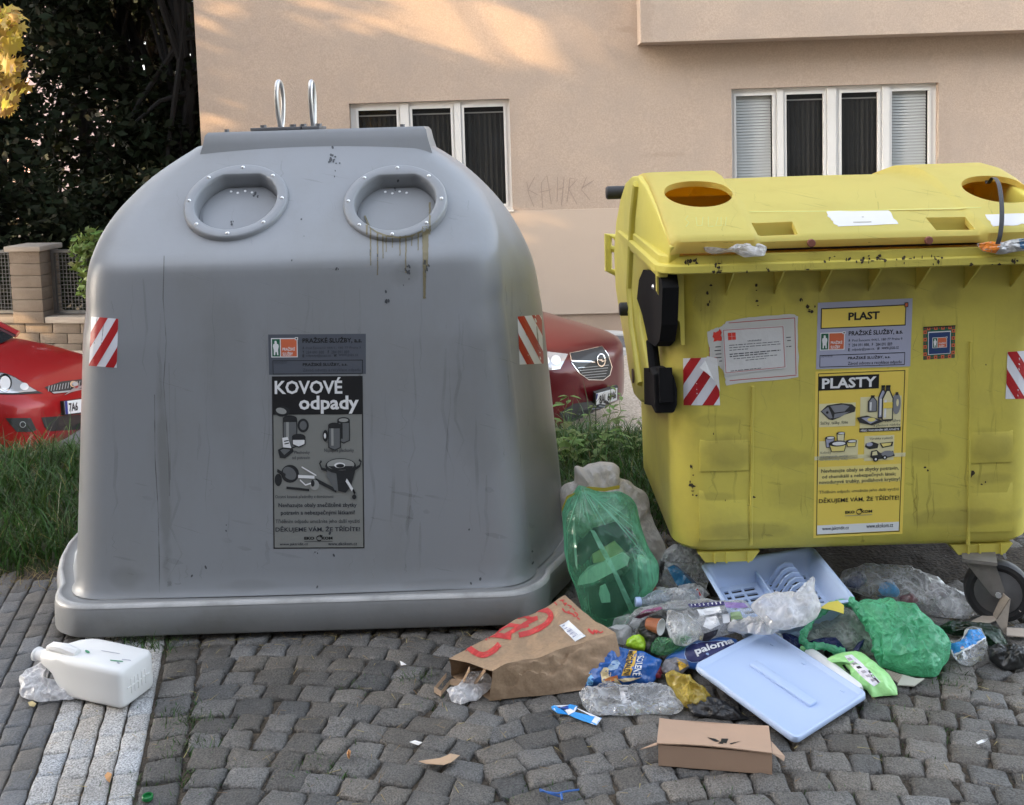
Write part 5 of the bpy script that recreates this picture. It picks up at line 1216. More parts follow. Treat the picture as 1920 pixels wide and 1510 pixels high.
# black scrapes along the rim and body, pencil tags on the lid
BS = flat('black_scrape', rgb((58, 50, 36)), .8)
def scr(name, pts_, bv, seed, tgt, m=BS, off=.0012):
    rr = random.Random(seed); d = Decal()
    for cx, cy, n, sx, sy in pts_:
        for _ in range((n+2)//3):
            x, y = cx+rr.gauss(0, sx), cy+rr.gauss(0, sy); a, b = rr.uniform(.8, 4.5), rr.uniform(.8, 5)
            d.poly([((x+a*math.cos(t)*rr.uniform(.5, 1.2)-1100)/1000, (y+b*math.sin(t)*rr.uniform(.5, 1.2)-300)/1000) for t in [k*.9 for k in range(7)]], 0, 0)
    merge(d.build(name, [m], [(1100, 300), (2100, 300), (2100, 1300), (1100, 1300)], bv, yb, off=off), tgt)
scr('rim_scrapes', [(1288, 492, 30, 6, 4), (1300, 490, 10, 6, 4), (1345, 505, 22, 6, 6), (1349, 511, 10, 3, 3), (1400, 513, 10, 12, 1.2), (1445, 508, 10, 8, 3), (1524, 508, 14, 4, 4), (1600, 488, 26, 20, 3), (1640, 486, 12, 22, 3), (1665, 484, 12, 25, 3), (1700, 487, 18, 14, 3), (1752, 484, 22, 6, 4), (1822, 500, 14, 4, 4), (1870, 496, 12, 6, 3), (1900, 492, 14, 6, 3), (1560, 486, 14, 30, 3)], ymv, 4, rimo)
scr('body_scrapes', [(1519, 578, 16, 4, 3), (1498, 562, 4, 3, 1), (1298, 900, 18, 3, 7), (1302, 925, 8, 4, 4), (1296, 880, 5, 2, 5), (1816, 885, 14, 5, 6), (1738, 880, 5, 3, 5), (1340, 812, 3, 1, 4), (1850, 700, 3, 10, 10), (1400, 930, 5, 40, 12), (1850, 905, 6, 25, 3), (1570, 915, 6, 2, 6), (1880, 985, 8, 10, 6), (1420, 560, 10, 3, 14), (1330, 560, 10, 3, 14)], yfv, 5, ybody)
d = Decal()
for st in ([(1295, 330), (1300, 425)], [(1290, 405), (1285, 412), (1292, 418), (1286, 426)], [(1305, 408), (1307, 424), (1316, 424), (1318, 408)], [(1328, 407), (1328, 425), (1338, 425)], [(1346, 408), (1342, 424), (1352, 424), (1352, 408)], [(1362, 408), (1360, 424)], [(1405, 398), (1600, 396), (1840, 390)]):
    d.stroke([((a-1100)/1000, (b-300)/1000) for a, b in st], .0016, 0, 0)
d.it = d.it[1:]
merge(d.build('pencil_marks', [flat('faded_mark', rgb((205, 198, 112)), .8)], [(1100, 300), (2100, 300), (2100, 1300), (1100, 1300)], ldv, yb, off=.001), lid)
# cable tie that hangs out of the right opening
ct = MB(); cpt = [(1850, 333, 3.385), (1852, 345, 3.325), (1862, 333, 3.265), (1872, 345, 3.165), (1877, 375, 3.065), (1878, 410, 2.995), (1875, 440, 2.965), (1870, 458, 2.96)]
cc = [at_y(a, b, c) for a, b, c in cpt]
fine = []
for i in range(len(cc)-1):
    for k in range(5):
        t = k/5; p0, p1, p2, p3 = cc[max(i-1, 0)], cc[i], cc[i+1], cc[min(i+2, len(cc)-1)]
        fine.append(.5*((2*p1)+(p2-p0)*t+(2*p0-5*p1+4*p2-p3)*t*t+(3*p1-p0-3*p2+p3)*t**3))
fine.append(cc[-1]); wdt = V((.0065, 0, 0))
ct.loft([[p-wdt, p-wdt+V((0, -.003, .001)), p+wdt+V((0, -.003, .001)), p+wdt] for p in fine])
ct.build('cable_tie', RUBBER, None, label='black plastic strap hanging from the right opening of the yellow lid', cat='strap')
streaks(ybody, yfv, (1300, 525, 1895, 1005), 60, STR3, 5, 7, 30, 200)
streaks(ybody, yfv, (1300, 530, 1895, 1005), 50, film('pale_yellow_scratch', (.62, .56, .22), op=.15, edge=0, bump=0, transl=0, var=.6, gl=0, streak=0), 6, 1.6, 10, 80, .3, .5)
streaks(ybody, yfv, (1300, 780, 1895, 1015), 40, STR3, 7, 6, 12, 70, .15, .7)
streaks(lid, ldv, (1270, 330, 1890, 455), 40, STR3, 8, 2.2, 10, 90, .2, .6)
streaks(rimo, ymv, (1275, 484, 1915, 512), 60, STR3, 9, 4, 6, 26, .1, .5)
# ================================================================== parked cars
def carpaint(name, col):
    m, t, b = nmat(name); b.inputs['Base Color'].default_value = (*col, 1); b.inputs['Roughness'].default_value = .3; b.inputs['Metallic'].default_value = .15
    b.inputs['Coat Weight'].default_value = .35; b.inputs['Specular IOR Level'].default_value = .3; b.inputs['Coat Roughness'].default_value = .04; return m
CGLASS = flat('car_glass', (.02, .022, .025), .04, spec=.8)
CBLACK = pbr('car_black_plastic', (.018, .018, .019), .5, .3, 30)
CHROME = flat('chrome', (.8, .8, .82), .12, 1)
LAMP = flat('lamp_lens', (.55, .56, .58), .08, .5, 1); LAMPW = flat('lamp_bulb', (.85, .85, .86), .1, .3, 1)
PLATE = flat('plate_white', rgb((225, 226, 226)), .4); EUB = flat('plate_blue', rgb((30, 50, 130)), .4); SILV = flat('skid_silver', (.42, .43, .45), .35, .5)
CMATS = [CBLACK, CHROME, LAMP, LAMPW, PLATE, EUB, BLACK, SILV]
def car(name, label, org, h, zr, paint, st, gh, wheels, wr):
    """org = front centre on the road; h = heading; st = stations (s, half width, bottom, shoulder, top)"""
    h = V((h[0], h[1], 0)).normalized(); r_ = V((h.y, -h.x, 0)); o = V((org[0], org[1], zr))
    t = thing(name, label, 'car', o)
    def P(s, x, z): return o - h*s + r_*x + V((0, 0, z))
    rings = []
    for s, w_, zb, zs, zt in st:
        half = [(.0, zb), (.55, zb), (.86, zb+.01), (.965, zb+.06), (1.0, zb+(zs-zb)*.35), (1.0, zb+(zs-zb)*.62), (.98, zs-.05), (.93, zs), (.80, zs+(zt-zs)*.45), (.5, zt-.012), (.22, zt), (0, zt+.004)]
        rings.append([P(s, w_*x, z) for x, z in half]+[P(s, -w_*x, z) for x, z in half[-2:0:-1]])
    b = MB(); b.loft(rings); bv = b.bvh(); body = b.build('body', paint, t, ang=50)
    g = MB(); g.loft([[P(s, x, z) for s, x in ((s0, -w0*.55), (s0+.06, -w0), (s1-.05, -w1), (s1, -w1*.6), (s1, w1*.6), (s1-.05, w1), (s0+.06, w0), (s0, w0*.55))] for z, s0, s1, w0, w1 in gh], 0); g.build('glasshouse', CGLASS, t, ang=60)
    z, s0, s1, w0, w1 = gh[-1]; g = MB(); g.loft([[P(s, x, zz) for s, x in ((s0-.03+d, -w0*.55), (s0+.04, -w0-.03+d), (s1-.03, -w1-.03+d), (s1+.02-d, -w1*.6), (s1+.02-d, w1*.6), (s1-.03, w1+.03-d), (s0+.04, w0+.03-d), (s0-.03+d, w0*.55))] for zz, d in ((z-.03, 0), (z+.01, .0), (z+.035, .08))]); g.build('roof', paint, t, ang=60)
    for sx in (-1, 1):
        for i, (a, b_) in enumerate((('s0', .06), ('s1', -.05))):
            g = MB(); pts = []
            for zz, s0, s1, w0, w1 in gh: pts.append(P((s0 if i == 0 else s1)+b_, sx*(w0 if i == 0 else w1), zz))
            g.tube(pts, .035, 6); g.build('pillar', paint, t)
        mr_ = gh[0]; g = MB(); c = P(mr_[1]+.5, sx*(mr_[3]+.16), mr_[0]+.10); T = Matrix.Translation(c); g.bbox(-.09, .09, -.06, .06, -.06, .06, .025, 0, T @ Matrix(((r_.x, h.x, 0, 0), (r_.y, h.y, 0, 0), (0, 0, 1, 0), (0, 0, 0, 1)))); g.build('mirror', paint, t)
        for s in wheels:
            M = Matrix.Translation(P(s, sx*(st[5][1]-.085), wr)) @ Matrix(((h.x, 0, r_.x*sx, 0), (h.y, 0, r_.y*sx, 0), (0, 1, 0, 0), (0, 0, 0, 1)))
            g = MB(); g.lathe([(wr*.62, -.10), (wr*.9, -.10), (wr, -.07), (wr, .07), (wr*.93, .098), (wr*.66, .10)], M, 26); wv = g.build('wheel', RUBBER, t)
            g = MB(); g.lathe([(wr*.65, .06), (wr*.65, .101), (wr*.6, .098), (wr*.2, .088), (.001, .09)], M, 20); g.build('rim', SILV, wv)
    return t, bv, P
fo = at_y(137, 724, 8.2)
FPAINT = carpaint('red_paint', (.30, .009, .011))
zrf = roadz(-3.5)+.02
ford, fbv, FPt = car('red_hatchback', 'bright red hatchback parked at the left edge, front towards the grey container', (fo.x, fo.y), (1, -.06), zrf, FPAINT,
    [(-.03, .34, .36, .62, .66), (.0, .50, .30, .66, .70), (.05, .62, .25, .69, .745), (.13, .71, .21, .73, .79), (.28, .78, .19, .78, .84), (.55, .825, .19, .85, .92), (.85, .84, .19, .91, .98), (1.05, .845, .19, .94, 1.0), (1.6, .845, .19, .94, .98), (2.6, .845, .19, .96, 1.0), (3.5, .83, .2, .97, 1.0), (3.85, .72, .28, .9, .95)],
    [(.97, .78, 3.78, .70, .70), (1.2, 1.2, 3.66, .68, .66), (1.42, 1.75, 3.4, .60, .58)], (.72, 3.15), .29)
def cdec(items, bv, par, name, off=.004):
    """shapes given as pixel outlines, cast on the body"""
    d = Decal(); x0, y0, w_, h_ = -100, 500, 1400, 500
    for pts, m, lay in items: d.poly([((a-x0)/w_, (b-y0)/h_) for a, b in pts], m, lay)
    refine(d, w_, h_, 6)
    return d.build(name, CMATS, [(x0, y0), (x0+w_, y0), (x0+w_, y0+h_), (x0, y0+h_)], bv, par, off=off, lift=.003, fallY=8)
def ell(cx, cy, rx, ry, n=16): return [(cx+rx*math.cos(2*math.pi*k/n), cy+ry*math.sin(2*math.pi*k/n)) for k in range(n)]
cdec([([(-34, 716), (-20, 703), (0, 699), (11, 701), (28, 708), (48, 721), (70, 734), (81, 738.5), (24, 740.5), (0, 740), (-30, 738)], 0, 0), ([(-32, 716), (-18, 704), (0, 701), (11, 703), (28, 710), (48, 722.5), (69, 735), (24, 738.5), (0, 738), (-28, 736)], 2, 1),
      (ell(8, 720, 14, 17), 1, 2), (ell(9, 721, 10, 13), 3, 3), (ell(45, 727, 8, 7), 3, 2)], fbv, ford, 'headlight')
gi = [([(83.5, 727), (115, 716), (160, 711), (208, 704), (205, 722), (160, 729), (130, 736), (100, 739), (93, 735)], 0, 0), ([(96, 736.5), (130, 733), (205, 719), (205, 722), (160, 729), (130, 736), (100, 739)], 7, 1)]
for k in range(22): x = 91+k*5.2; y = 724.5-.16*(x-91); gi.append(([(x, y), (x+1.3, y-.2), (x-2.2+1.3, y+11-k*.08), (x-2.2, y+11-k*.08)], 7, 1))
cdec(gi, fbv, ford, 'grille'); cdec([(ell(137, 722.5, 8, 6), 1, 2), (ell(138, 722.5, 5.5, 4), 7, 3)], fbv, ford, 'badge', .008)
cdec([([(10, 784), (57, 784), (68, 806), (61, 810), (31, 810), (20, 797)], 0, 0), (ell(42, 796, 6, 6), 7, 1), (ell(42, 796, 4.5, 4.5), 0, 2)], fbv, ford, 'fog_lamp')
cdec([([(77, 783), (120, 780), (200, 774), (200, 800), (156, 804.5), (93, 809), (83, 801)], 0, 0)], fbv, ford, 'lower_grille')
def plate(quad, txt, span, bv, par, n, off=.03):
    """a flat registration plate standing just off the bumper"""
    cs = []
    for a, b in quad:
        loc, n, i_, d_ = bv.ray_cast(CAM, ray(a, b).normalized())
        cs.append(loc)
    ok = [q for q in cs if q is not None]; c = sum(ok, V((0, 0, 0)))/len(ok); n = V(n).normalized()
    c = c+n*off; P_ = [at_plane(a, b, c, n) for a, b in quad]; g = MB(); g.prism(P_, -n*.02); m_ = sum(P_, V((0, 0, 0)))/4
    g2 = MB(); g2.prism([m_+(q-m_)*1.0+(q-m_).normalized()*.018-n*.004 for q in P_], -n*.03); g2.build('plate_holder', CBLACK, par, smooth=False)
    bv2 = g.bvh(); pl = g.build('number_plate', PLATE, par, smooth=False)
    d = Decal(); d.rect(0, 0, .085, 1, 5, 1); d.text(txt, *span, 6, 1, .03); d.build('plate_print', CMATS, quad, bv2, pl, off=.001, lift=.001)
plate([(121.5, 753), (172, 746), (172, 771), (123.5, 777)], '7A6', (.13, .16, .47, .84), fbv, ford, (.94, -.34, 0))
# wipers
g = MB(); g.tube([FPt(.92, .55, .985), FPt(1.05, -.35, 1.03)], .012, 5); g.build('wiper', CBLACK, ford)

oo = at_y(1114, 678, 9.6); h2 = V((.80, -.60, 0))
OPAINT = carpaint('dark_red_paint', (.085, .003, .006))
zro = roadz(.8)
opel, obv, OPt = car('red_suv', 'dark red suv parked behind the grey container, chrome grille showing', (oo.x, oo.y), h2, zro, OPAINT,
    [(-.04, .36, .36, .74, .80), (.0, .52, .30, .80, .86), (.06, .66, .25, .84, .905), (.16, .77, .22, .87, .94), (.32, .84, .2, .90, .975), (.6, .88, .2, .94, 1.02), (.9, .90, .2, .98, 1.06), (1.1, .90, .2, 1.02, 1.09), (1.7, .90, .2, 1.08, 1.14), (2.7, .90, .2, 1.10, 1.15), (3.8, .88, .22, 1.10, 1.15), (4.2, .76, .3, 1.0, 1.05)],
    [(1.06, 1.25, 4.1, .74, .74), (1.35, 1.65, 3.98, .72, .70), (1.60, 2.1, 3.75, .64, .62)], (.82, 3.4), .34)
gp = [(1069.5, 663.6), (1128, 650.6), (1139, 666), (1146, 688), (1142, 703), (1130, 712), (1104, 711.5), (1087, 699.8), (1073, 681)]
gc_ = (1110, 683)
def sc_(pts, f_, c_=gc_): return [(c_[0]+(a-c_[0])*f_, c_[1]+(b-c_[1])*f_) for a, b in pts]
gi = [(sc_(gp, 1.05), 1, 0), (gp, 0, 1)]
for k in range(5): gi.append(([(1082+k*3.5, 690+k*4.5), (1140-k*1.5, 684+k*5.2), (1140-k*1.5, 685+k*5.2), (1082+k*3.5, 691+k*4.5)], 7, 2))
gi += [([(1071, 676.5), (1113, 678), (1115, 680), (1071, 679.5)], 1, 2)]
cdec(gi, obv, opel, 'grille')
cdec([(ell(1125, 676, 8, 12), 1, 0), (ell(1125, 676, 6, 9.5), 0, 1), ([(1116, 675), (1126, 673), (1125, 676), (1134, 675.5), (1124, 679), (1125, 676.5)], 1, 2)], obv, opel, 'badge', .016)
cdec([([(985, 668), (1026, 660), (1065, 664.5), (1050, 692), (1025, 695), (990, 698)], 2, 0), (ell(1042, 676, 9, 9), 3, 1), (ell(1020, 678, 10, 10), 3, 1)], obv, opel, 'headlight')
cdec([([(1048, 775), (1075, 757), (1112, 752), (1116, 768), (1150, 757), (1150, 775), (1110, 792), (1062, 800)], 0, 0)], obv, opel, 'lower_grille')
cdec([([(1060, 806), (1074, 801), (1110, 792), (1150, 777), (1152, 786), (1112, 803), (1076, 814), (1062, 816)], 7, 0)], obv, opel, 'skid_plate', .02)
plate([(1118, 739), (1157.5, 728), (1157, 750), (1118.5, 765)], '8AL 6046', (.14, .16, .94, .82), obv, opel, (.78, -.62, 0), .03)

# ------------------------------------------------------------------ weeds in front of the suv
WEED = leafmat('weed_leaf', (.13, .20, .05), .45, .35); WSTEM = pbr('weed_stem', (.12, .16, .05), .7, .2, 20)
def weed(px, py, Y, hgt, label, seed, lsz, lean=0):
    rr = random.Random(seed); b = V((at_y(px, py, Y).x, Y, bankz(Y)-.02)); t = thing('weed_plant', label, 'plant', b, 'tall weeds behind the containers')
    g = MB(); pts = [b+V((lean*i/8+rr.uniform(-.01, .01), rr.uniform(-.01, .01), hgt*i/8)) for i in range(9)]; g.tube(pts, [.005*(1-i/10) for i in range(9)], 5)
    lf = MB()
    for i in range(2, 9):
        for k in range(3):
            a = rr.random()*6.28; L_ = lsz*rr.uniform(.6, 1.15)*(1.15-i/12); d_ = V((math.cos(a), math.sin(a), rr.uniform(-.2, .7))).normalized(); s_ = d_.cross(V((0, 0, 1))).normalized()
            p = pts[i]; q = [p+d_*L_*.08, p+d_*L_*.4+s_*L_*.24, p+d_*L_*.75+s_*L_*.17-V((0, 0, L_*.1)), p+d_*L_-V((0, 0, L_*.25)), p+d_*L_*.75-s_*L_*.17-V((0, 0, L_*.1)), p+d_*L_*.4-s_*L_*.24]
            mid = p+d_*L_*.5-V((0, 0, L_*.08)); lf.add(q+[mid], [(0, 1, 6), (1, 2, 6), (2, 3, 6), (3, 4, 6), (4, 5, 6), (5, 0, 6)])
    g.build('stem', WSTEM, t); lf.build('leaves', WEED, t, smooth=False, fixn=False)
for i, (px, Y, h_, l_, lab) in enumerate([(1050, 4.75, .33, .13, 'broad leaved weed against the right side of the grey container'), (1062, 4.6, .20, .12, 'low broad leaved weed at the foot of the grey container'), (1093, 4.8, .26, .08, 'slim weed in front of the suv bumper'),
        (1132, 4.8, .36, .085, 'tallest weed, in front of the suv number plate'), (1150, 4.85, .30, .09, 'leafy weed between the number plate and the yellow container'), (1183, 4.7, .22, .08, 'weed leaning at the edge of the yellow container'), (1112, 4.6, .18, .09, 'short weed in the grass between the two containers')]):
    weed(px, 800, Y, h_, lab, 300+i, l_, .04)
# ================================================================== the rubbish on the cobbles
def Z(scale, ox, oy): return lambda pts: [(ox+a/scale, oy+b/scale) for a, b in pts]
def resample(pts, n):
    P_ = [V((a, b, 0)) for a, b in pts]; N = len(P_); L_ = [(P_[(i+1) % N]-P_[i]).length for i in range(N)]; T_ = sum(L_); o = []; i = 0; acc = 0
    for k in range(n):
        t = T_*k/n
        while acc+L_[i] < t: acc += L_[i]; i += 1
        q = P_[i].lerp(P_[(i+1) % N], (t-acc)/L_[i]); o.append(q)
    return [(o[k-1]*.25+o[k]*.5+o[(k+1) % n]*.25) for k in range(n)]
def crease(p, f, sd=0):
    q = p*f+V((sd*7.3, sd*3.1, sd*1.7))
    a = 1-abs(noise.noise(q))*2.4; b = 1-abs(noise.noise(q*2.1+V((4, 9, 2))))*2.4; c = 1-abs(noise.noise(q*4.7+V((1, 5, 8))))*2.4
    return a*.55+b*.32+c*.18
class Pil: pass
def pillow(outline, base, z0, beta, thick, seed, amp=.008, freq=14, nr=16, na=110, back=.45, yaw=0, pw=.5, zmin=.004):
    """closed crumpled bag: outline (pixels) laid on a plane through base (pixel at height z0) that tips beta degrees up from the ground"""
    b = R(beta); n = V((math.sin(yaw)*math.sin(b), -math.cos(yaw)*math.sin(b), math.cos(b))); p0 = at_z(base[0], base[1], z0)
    out = [at_plane(q.x, q.y, p0, n) for q in resample(outline, na)]
    c = sum(out, V((0, 0, 0)))/na; mb = MB(); o = Pil(); o.n = n; o.p = p0; o.c = c
    def pt(s, k, side):
        q = c+(out[k]-c)*s; e = max(0, 1-s*s)**pw
        w_ = crease(q, freq, seed)
        q = q+n*(side*thick*e*(1 if side > 0 else back) + 1.45*amp*(w_-.45)*(.35+.65*e)*(1 if side > 0 else .4))
        if 0.9 < s: q = q+(out[k]-c).normalized()*amp*.5*noise.noise(q*freq*1.5)
        if q.z < zmin: q.z = zmin+(.0008*s)
        return q
    ss = [math.sin(math.pi/2*i/nr) for i in range(1, nr+1)]
    top = [[pt(s, k, 1) for k in range(na)] for s in ss]; bot = [[pt(s, k, -1) for k in range(na)] for s in ss[:-1][::-1]]
    ct = pt(0, 0, 1); cb = pt(0, 0, -1); rings = top+bot
    mb.loft(rings, 0, False, False); i0 = len(mb.v); mb.v += [ct, cb]
    for k in range(na):
        mb.f.append([k, (k+1) % na, i0]); mb.m.append(0)
        L0 = (len(rings)-1)*na; mb.f.append([L0+(k+1) % na, L0+k, i0+1]); mb.m.append(0)
    o.mb = mb; o.bv = mb.bvh(); return o
def item(name, mats, label, cat, *a, ang=40, group=None, **k):
    p = pillow(*a, **k); p.o = p.mb.build(name, mats, None, ang=ang, label=label, cat=cat, group=group, fixn=True); return p
def pdec(p, items, mats, name, off=.0012, box=(800, 1000, 1200, 520)):
    d = Decal(); x0, y0, w_, h_ = box
    for pts, m, lay in items:
        d.poly([((a-x0)/w_, (b-y0)/h_) for a, b in pts], m, lay)
    refine(d, w_, h_)
    return d.build(name, mats, [(x0, y0), (x0+w_, y0), (x0+w_, y0+h_), (x0, y0+h_)], p.bv, p.o, off=off)
def ptext(p, name, str_, quad, mat, bold=.02, off=.002):
    d = Decal(); d.text(str_, 0, 0, 1, 1, 0, 1, bold); return d.build(name, [mat], quad, p.bv, p.o, off=off)
FCLEAR = film('clear_film', (.90, .91, .93), (.97, .98, .98), op=.07, edge=.55, rough=.06, bump=.3, bscale=17, streak=.5, sharp=5)
FMILK = film('milky_film', (.88, .88, .90), (.95, .95, .95), op=.30, edge=.6, rough=.12, bump=.3, bscale=15, streak=.45, sharp=5)
FWHITE = film('white_film', (.85, .85, .86), (.95, .95, .95), op=.68, edge=.5, rough=.15, bump=.35, bscale=18, streak=.3, var=.2)
FTAN = film('pale_bag_film', (.92, .88, .84), (.95, .93, .9), op=.74, edge=.5, rough=.2, bump=.35, bscale=18, streak=.5, var=.25)
FGREEN = film('green_film', (.19, .72, .41), (.58, .95, .74), op=.62, edge=.45, rough=.16, transl=.45, bump=.75, bscale=24, var=.1, streak=.3, gl=.6)
FGREEN2 = film('pale_green_film', (.24, .66, .44), (.60, .90, .74), op=.22, edge=.75, rough=.16, transl=.5, bump=.25, bscale=26, var=.5, gl=.35, stretch=(1, 1, .15), streak=.5, sharp=4)
FGREY = film('grey_clear_film', (.60, .64, .60), (.85, .9, .86), op=.2, edge=.6, rough=.1, streak=.4, bscale=18, sharp=5)
FYEL = film('yellow_film', (.66, .50, .10), (.85, .75, .45), op=.6, edge=.5, rough=.12, streak=.35)
BLUEF = pbr('blue_foil', (.015, .10, .36), .22, .5, 14, bump=.5, bscale=45, spec=.8)
NAVY = pbr('navy_film', (.012, .018, .085), .3, .3, 20, bump=.3)
SKYB = pbr('sky_blue_film', (.06, .36, .72), .3, .15, 20, bump=.2)
LBLUE = pbr('light_blue_plastic', (.43, .54, .76), .38, .03, 4, spec=.5, bump=.03, bscale=40)
KRAFT = pbr('kraft_paper', (.33, .225, .14), .8, .10, 7, bump=.25, bscale=60, speck=.08, sscale=120)
CARD = pbr('cardboard', (.40, .27, .19), .85, .07, 5, bump=.15, bscale=50)
CARDG = pbr('grey_cardboard', (.36, .31, .26), .9, .12, 9, bump=.2, bscale=60)
LIME = pbr('lime_plastic', (.38, .62, .03), .25, .08, 12, spec=.7)
PALEG = pbr('pale_green_wrap', (.36, .72, .28), .35, .10, 12, bump=.4, bscale=40)
HDPE = pbr('white_hdpe', (.74, .74, .73), .38, .02, 5)
PRW, PRI, PRR, PRY, PRC = WHITE, INK, REDINK, flat('pr_yellow', rgb((225, 180, 70)), .4), flat('pr_cream', rgb((225, 205, 160)), .4)

# ---------------- white jug lying on its side
def jug():
    b = at_z(262, 1312, 0); ax = V((-.93, .37, 0)).normalized(); ay = V((ax.y, -ax.x, 0))     # along the bottle (foot to neck); ay points at the viewer's right-front
    t = thing('plastic_jug', 'empty white plastic jug lying on its side on the pale paving', 'jug', b)
    side = V((0, 0, 1)); KS = 1.09; KL = 1.27                  # half thickness (height when lying) and half breadth
    def P(s, x, z): return b+ax*(s*KL)+ay*(x*KS)+V((0, 0, z*KS))
    m = MB(); rings = []
    for s, hx, z0, z1, dx in ((0, .052, .012, .10, 0), (.004, .058, .006, .106, 0), (.013, .063, .002, .110, 0), (.10, .064, .001, .112, 0), (.155, .064, .001, .112, 0), (.175, .060, .004, .112, 0), (.195, .050, .018, .112, -.006), (.215, .040, .040, .110, -.012), (.235, .033, .052, .106, -.014), (.252, .028, .056, .098, -.014), (.262, .020, .060, .094, -.014), (.264, .017, .062, .092, -.014), (.285, .017, .062, .092, -.014), (.287, .020, .060, .094, -.014), (.292, .020, .060, .094, -.014)):
        cz, hz = (z0+z1)/2, (z1-z0)/2; r_ = min(hx, hz)*(.30 if s < .2 else .8 if s < .25 else .99)
        rings.append([P(s, dx+x, cz+z) for x, z in rrect(hx, hz, r_, 0, 5, 6, 4)])
    m.loft(rings, 0, True, False); o = m.build('body', HDPE, t, ang=45); bv = m.bvh()
    # the hollow for the fingers and the grip
    g = MB(); g.tube([P(.15, -.030, .112), P(.185, -.034, .122), P(.225, -.026, .116), P(.245, -.018, .103)], [.014, .016, .014, .012], 10); g.build('grip', HDPE, t)
    g = MB()
    for k in range(5): g.bbox(-.028+k*.014-.003, -.028+k*.014+.003, -.002, .004, .035, .08, .002, 0, Matrix(((ay.x, ax.x, 0, b.x-ax.x*.0005), (ay.y, ax.y, 0, b.y-ax.y*.0005), (0, 0, 1, 0), (0, 0, 0, 1))))
    g.bbox(-.045, .045, -.0025, .003, .055, .060, .002, 0, Matrix(((ay.x, ax.x, 0, b.x), (ay.y, ax.y, 0, b.y), (0, 0, 1, 0), (0, 0, 0, 1)))); g.build('foot_ribs', HDPE, t)
    d = Decal(); d.text('BIO', 0, 0, .2, .2, 0, 1); d.ell(.0, .35, .05, .10, 0, 1); d.rect(.45, .72, .75, .80, 0, 1); d.ell(.62, .9, .035, .09, 1, 1); d.rect(.75, .55, .95, .62, 1, 1); d.rect(.35, .1, .75, .14, 1, 1)
    d.it = d.it[1:]; d.build('print', [flat('print_leaf_green', rgb((60, 140, 100)), .5), flat('print_dim', rgb((165, 165, 178)), .5)], [(158, 1212), (245, 1228), (252, 1248), (175, 1243)], bv, t, off=.001)
jug()
z1 = Z(4.576, 0, 1180)
item('plastic_film', FMILK, 'crumpled clear film beside the neck of the white jug', 'plastic film', z1([(148, 430), (230, 360), (410, 238), (432, 270), (400, 360), (380, 450), (520, 465), (640, 500), (668, 560), (640, 610), (480, 630), (300, 625), (180, 585), (152, 540), (175, 490)]), (60, 1318), .0, 25, .02, 3, amp=.014, freq=22)
cap = MB(); cp_ = at_z(277, 1500, .0); cap.lathe([(.0125, .002), (.0135, .004), (.0135, .011), (.0115, .013), (.0105, .0125), (.0100, .006), (.0003, .006)], Matrix.Translation(cp_), 22, caps=False); cap.build('bottle_cap', flat('green_cap', rgb((25, 110, 55)), .3), label='small dark green bottle cap on a dark sett at the lower left', cat='bottle cap')

# ---------------- brown paper carrier bag
zb = Z(5.033, 800, 1080)
def patch(mb, p00, p10, p11, p01, nx, ny, amp, f, sd, m=0, sag=0, edge=True, soft=1.0):
    vs = []
    for j in range(ny+1):
        for i in range(nx+1):
            u, v_ = i/nx, j/ny; q = (p00*(1-u)+p10*u)*(1-v_)+(p01*(1-u)+p11*u)*v_
            e = min(1, 6*min(u, 1-u, v_, 1-v_)) if edge else 1
            q0 = q*9; q = q+V((noise.noise(q0), noise.noise(q0+V((9, 0, 0))), noise.noise(q0+V((0, 9, 0)))))*.007*soft+V((noise.noise(q0*2.6), noise.noise(q0*2.6+V((9, 0, 0))), noise.noise(q0*2.6+V((0, 9, 0)))))*.0035*soft
            if q.z < .003: q.z = .003
            q = q+V((0, -.3, 1)).normalized()*((crease(q, f, sd)-.5)*amp*e + sag*math.sin(math.pi*u)*math.sin(math.pi*v_))
            vs.append(q)
    mb.add(vs, [(j*(nx+1)+i, j*(nx+1)+i+1, (j+1)*(nx+1)+i+1, (j+1)*(nx+1)+i) for j in range(ny) for i in range(nx)], m)
pz = lambda a, b, z: at_z(*zb([(a, b)])[0], z)
bA, bB, bC, bE, bD = pz(190, 775, .075), pz(622, 880, .105), pz(1780, 545, .13), pz(1300, 186, .16), pz(1500, 480, .16)
bF, bG = pz(605, 1180, .004), V((bC.x+.02, bC.y-.06, .004)); bA0 = V((bA.x+.01, bA.y+.03, .004)); bE0 = V((bE.x+.03, bE.y+.02, .004))
bag = thing('paper_bag', 'brown paper carrier bag with red print lying open in front of the grey container', 'paper bag', (bB.x+.1, bB.y+.1, 0))
g = MB(); bK = pz(905, 790, .113)
patch(g, bA, bB, bC, bE, 44, 44, .016, 12, 1, sag=-.012)
patch(g, bB, bF, bG, bC, 20, 44, .028, 14, 2, sag=.012)
patch(g, bE, bC, bG, bE0, 14, 12, .010, 13, 3)
patch(g, bA0, bF, bG, bE0, 10, 10, .004, 9, 4); patch(g, bA, bA0, bE0, bE, 8, 12, .008, 9, 5)
bgv = g.bvh(); g.build('shell', KRAFT, bag, ang=60)
fl_ = MB(); patch(fl_, pz(230, 950, .02), pz(600, 1050, .015), pz(560, 1100, .004), pz(180, 1010, .004), 8, 5, .006, 20, 6); fl_.build('mouth_flap', KRAFT, bag, ang=60)
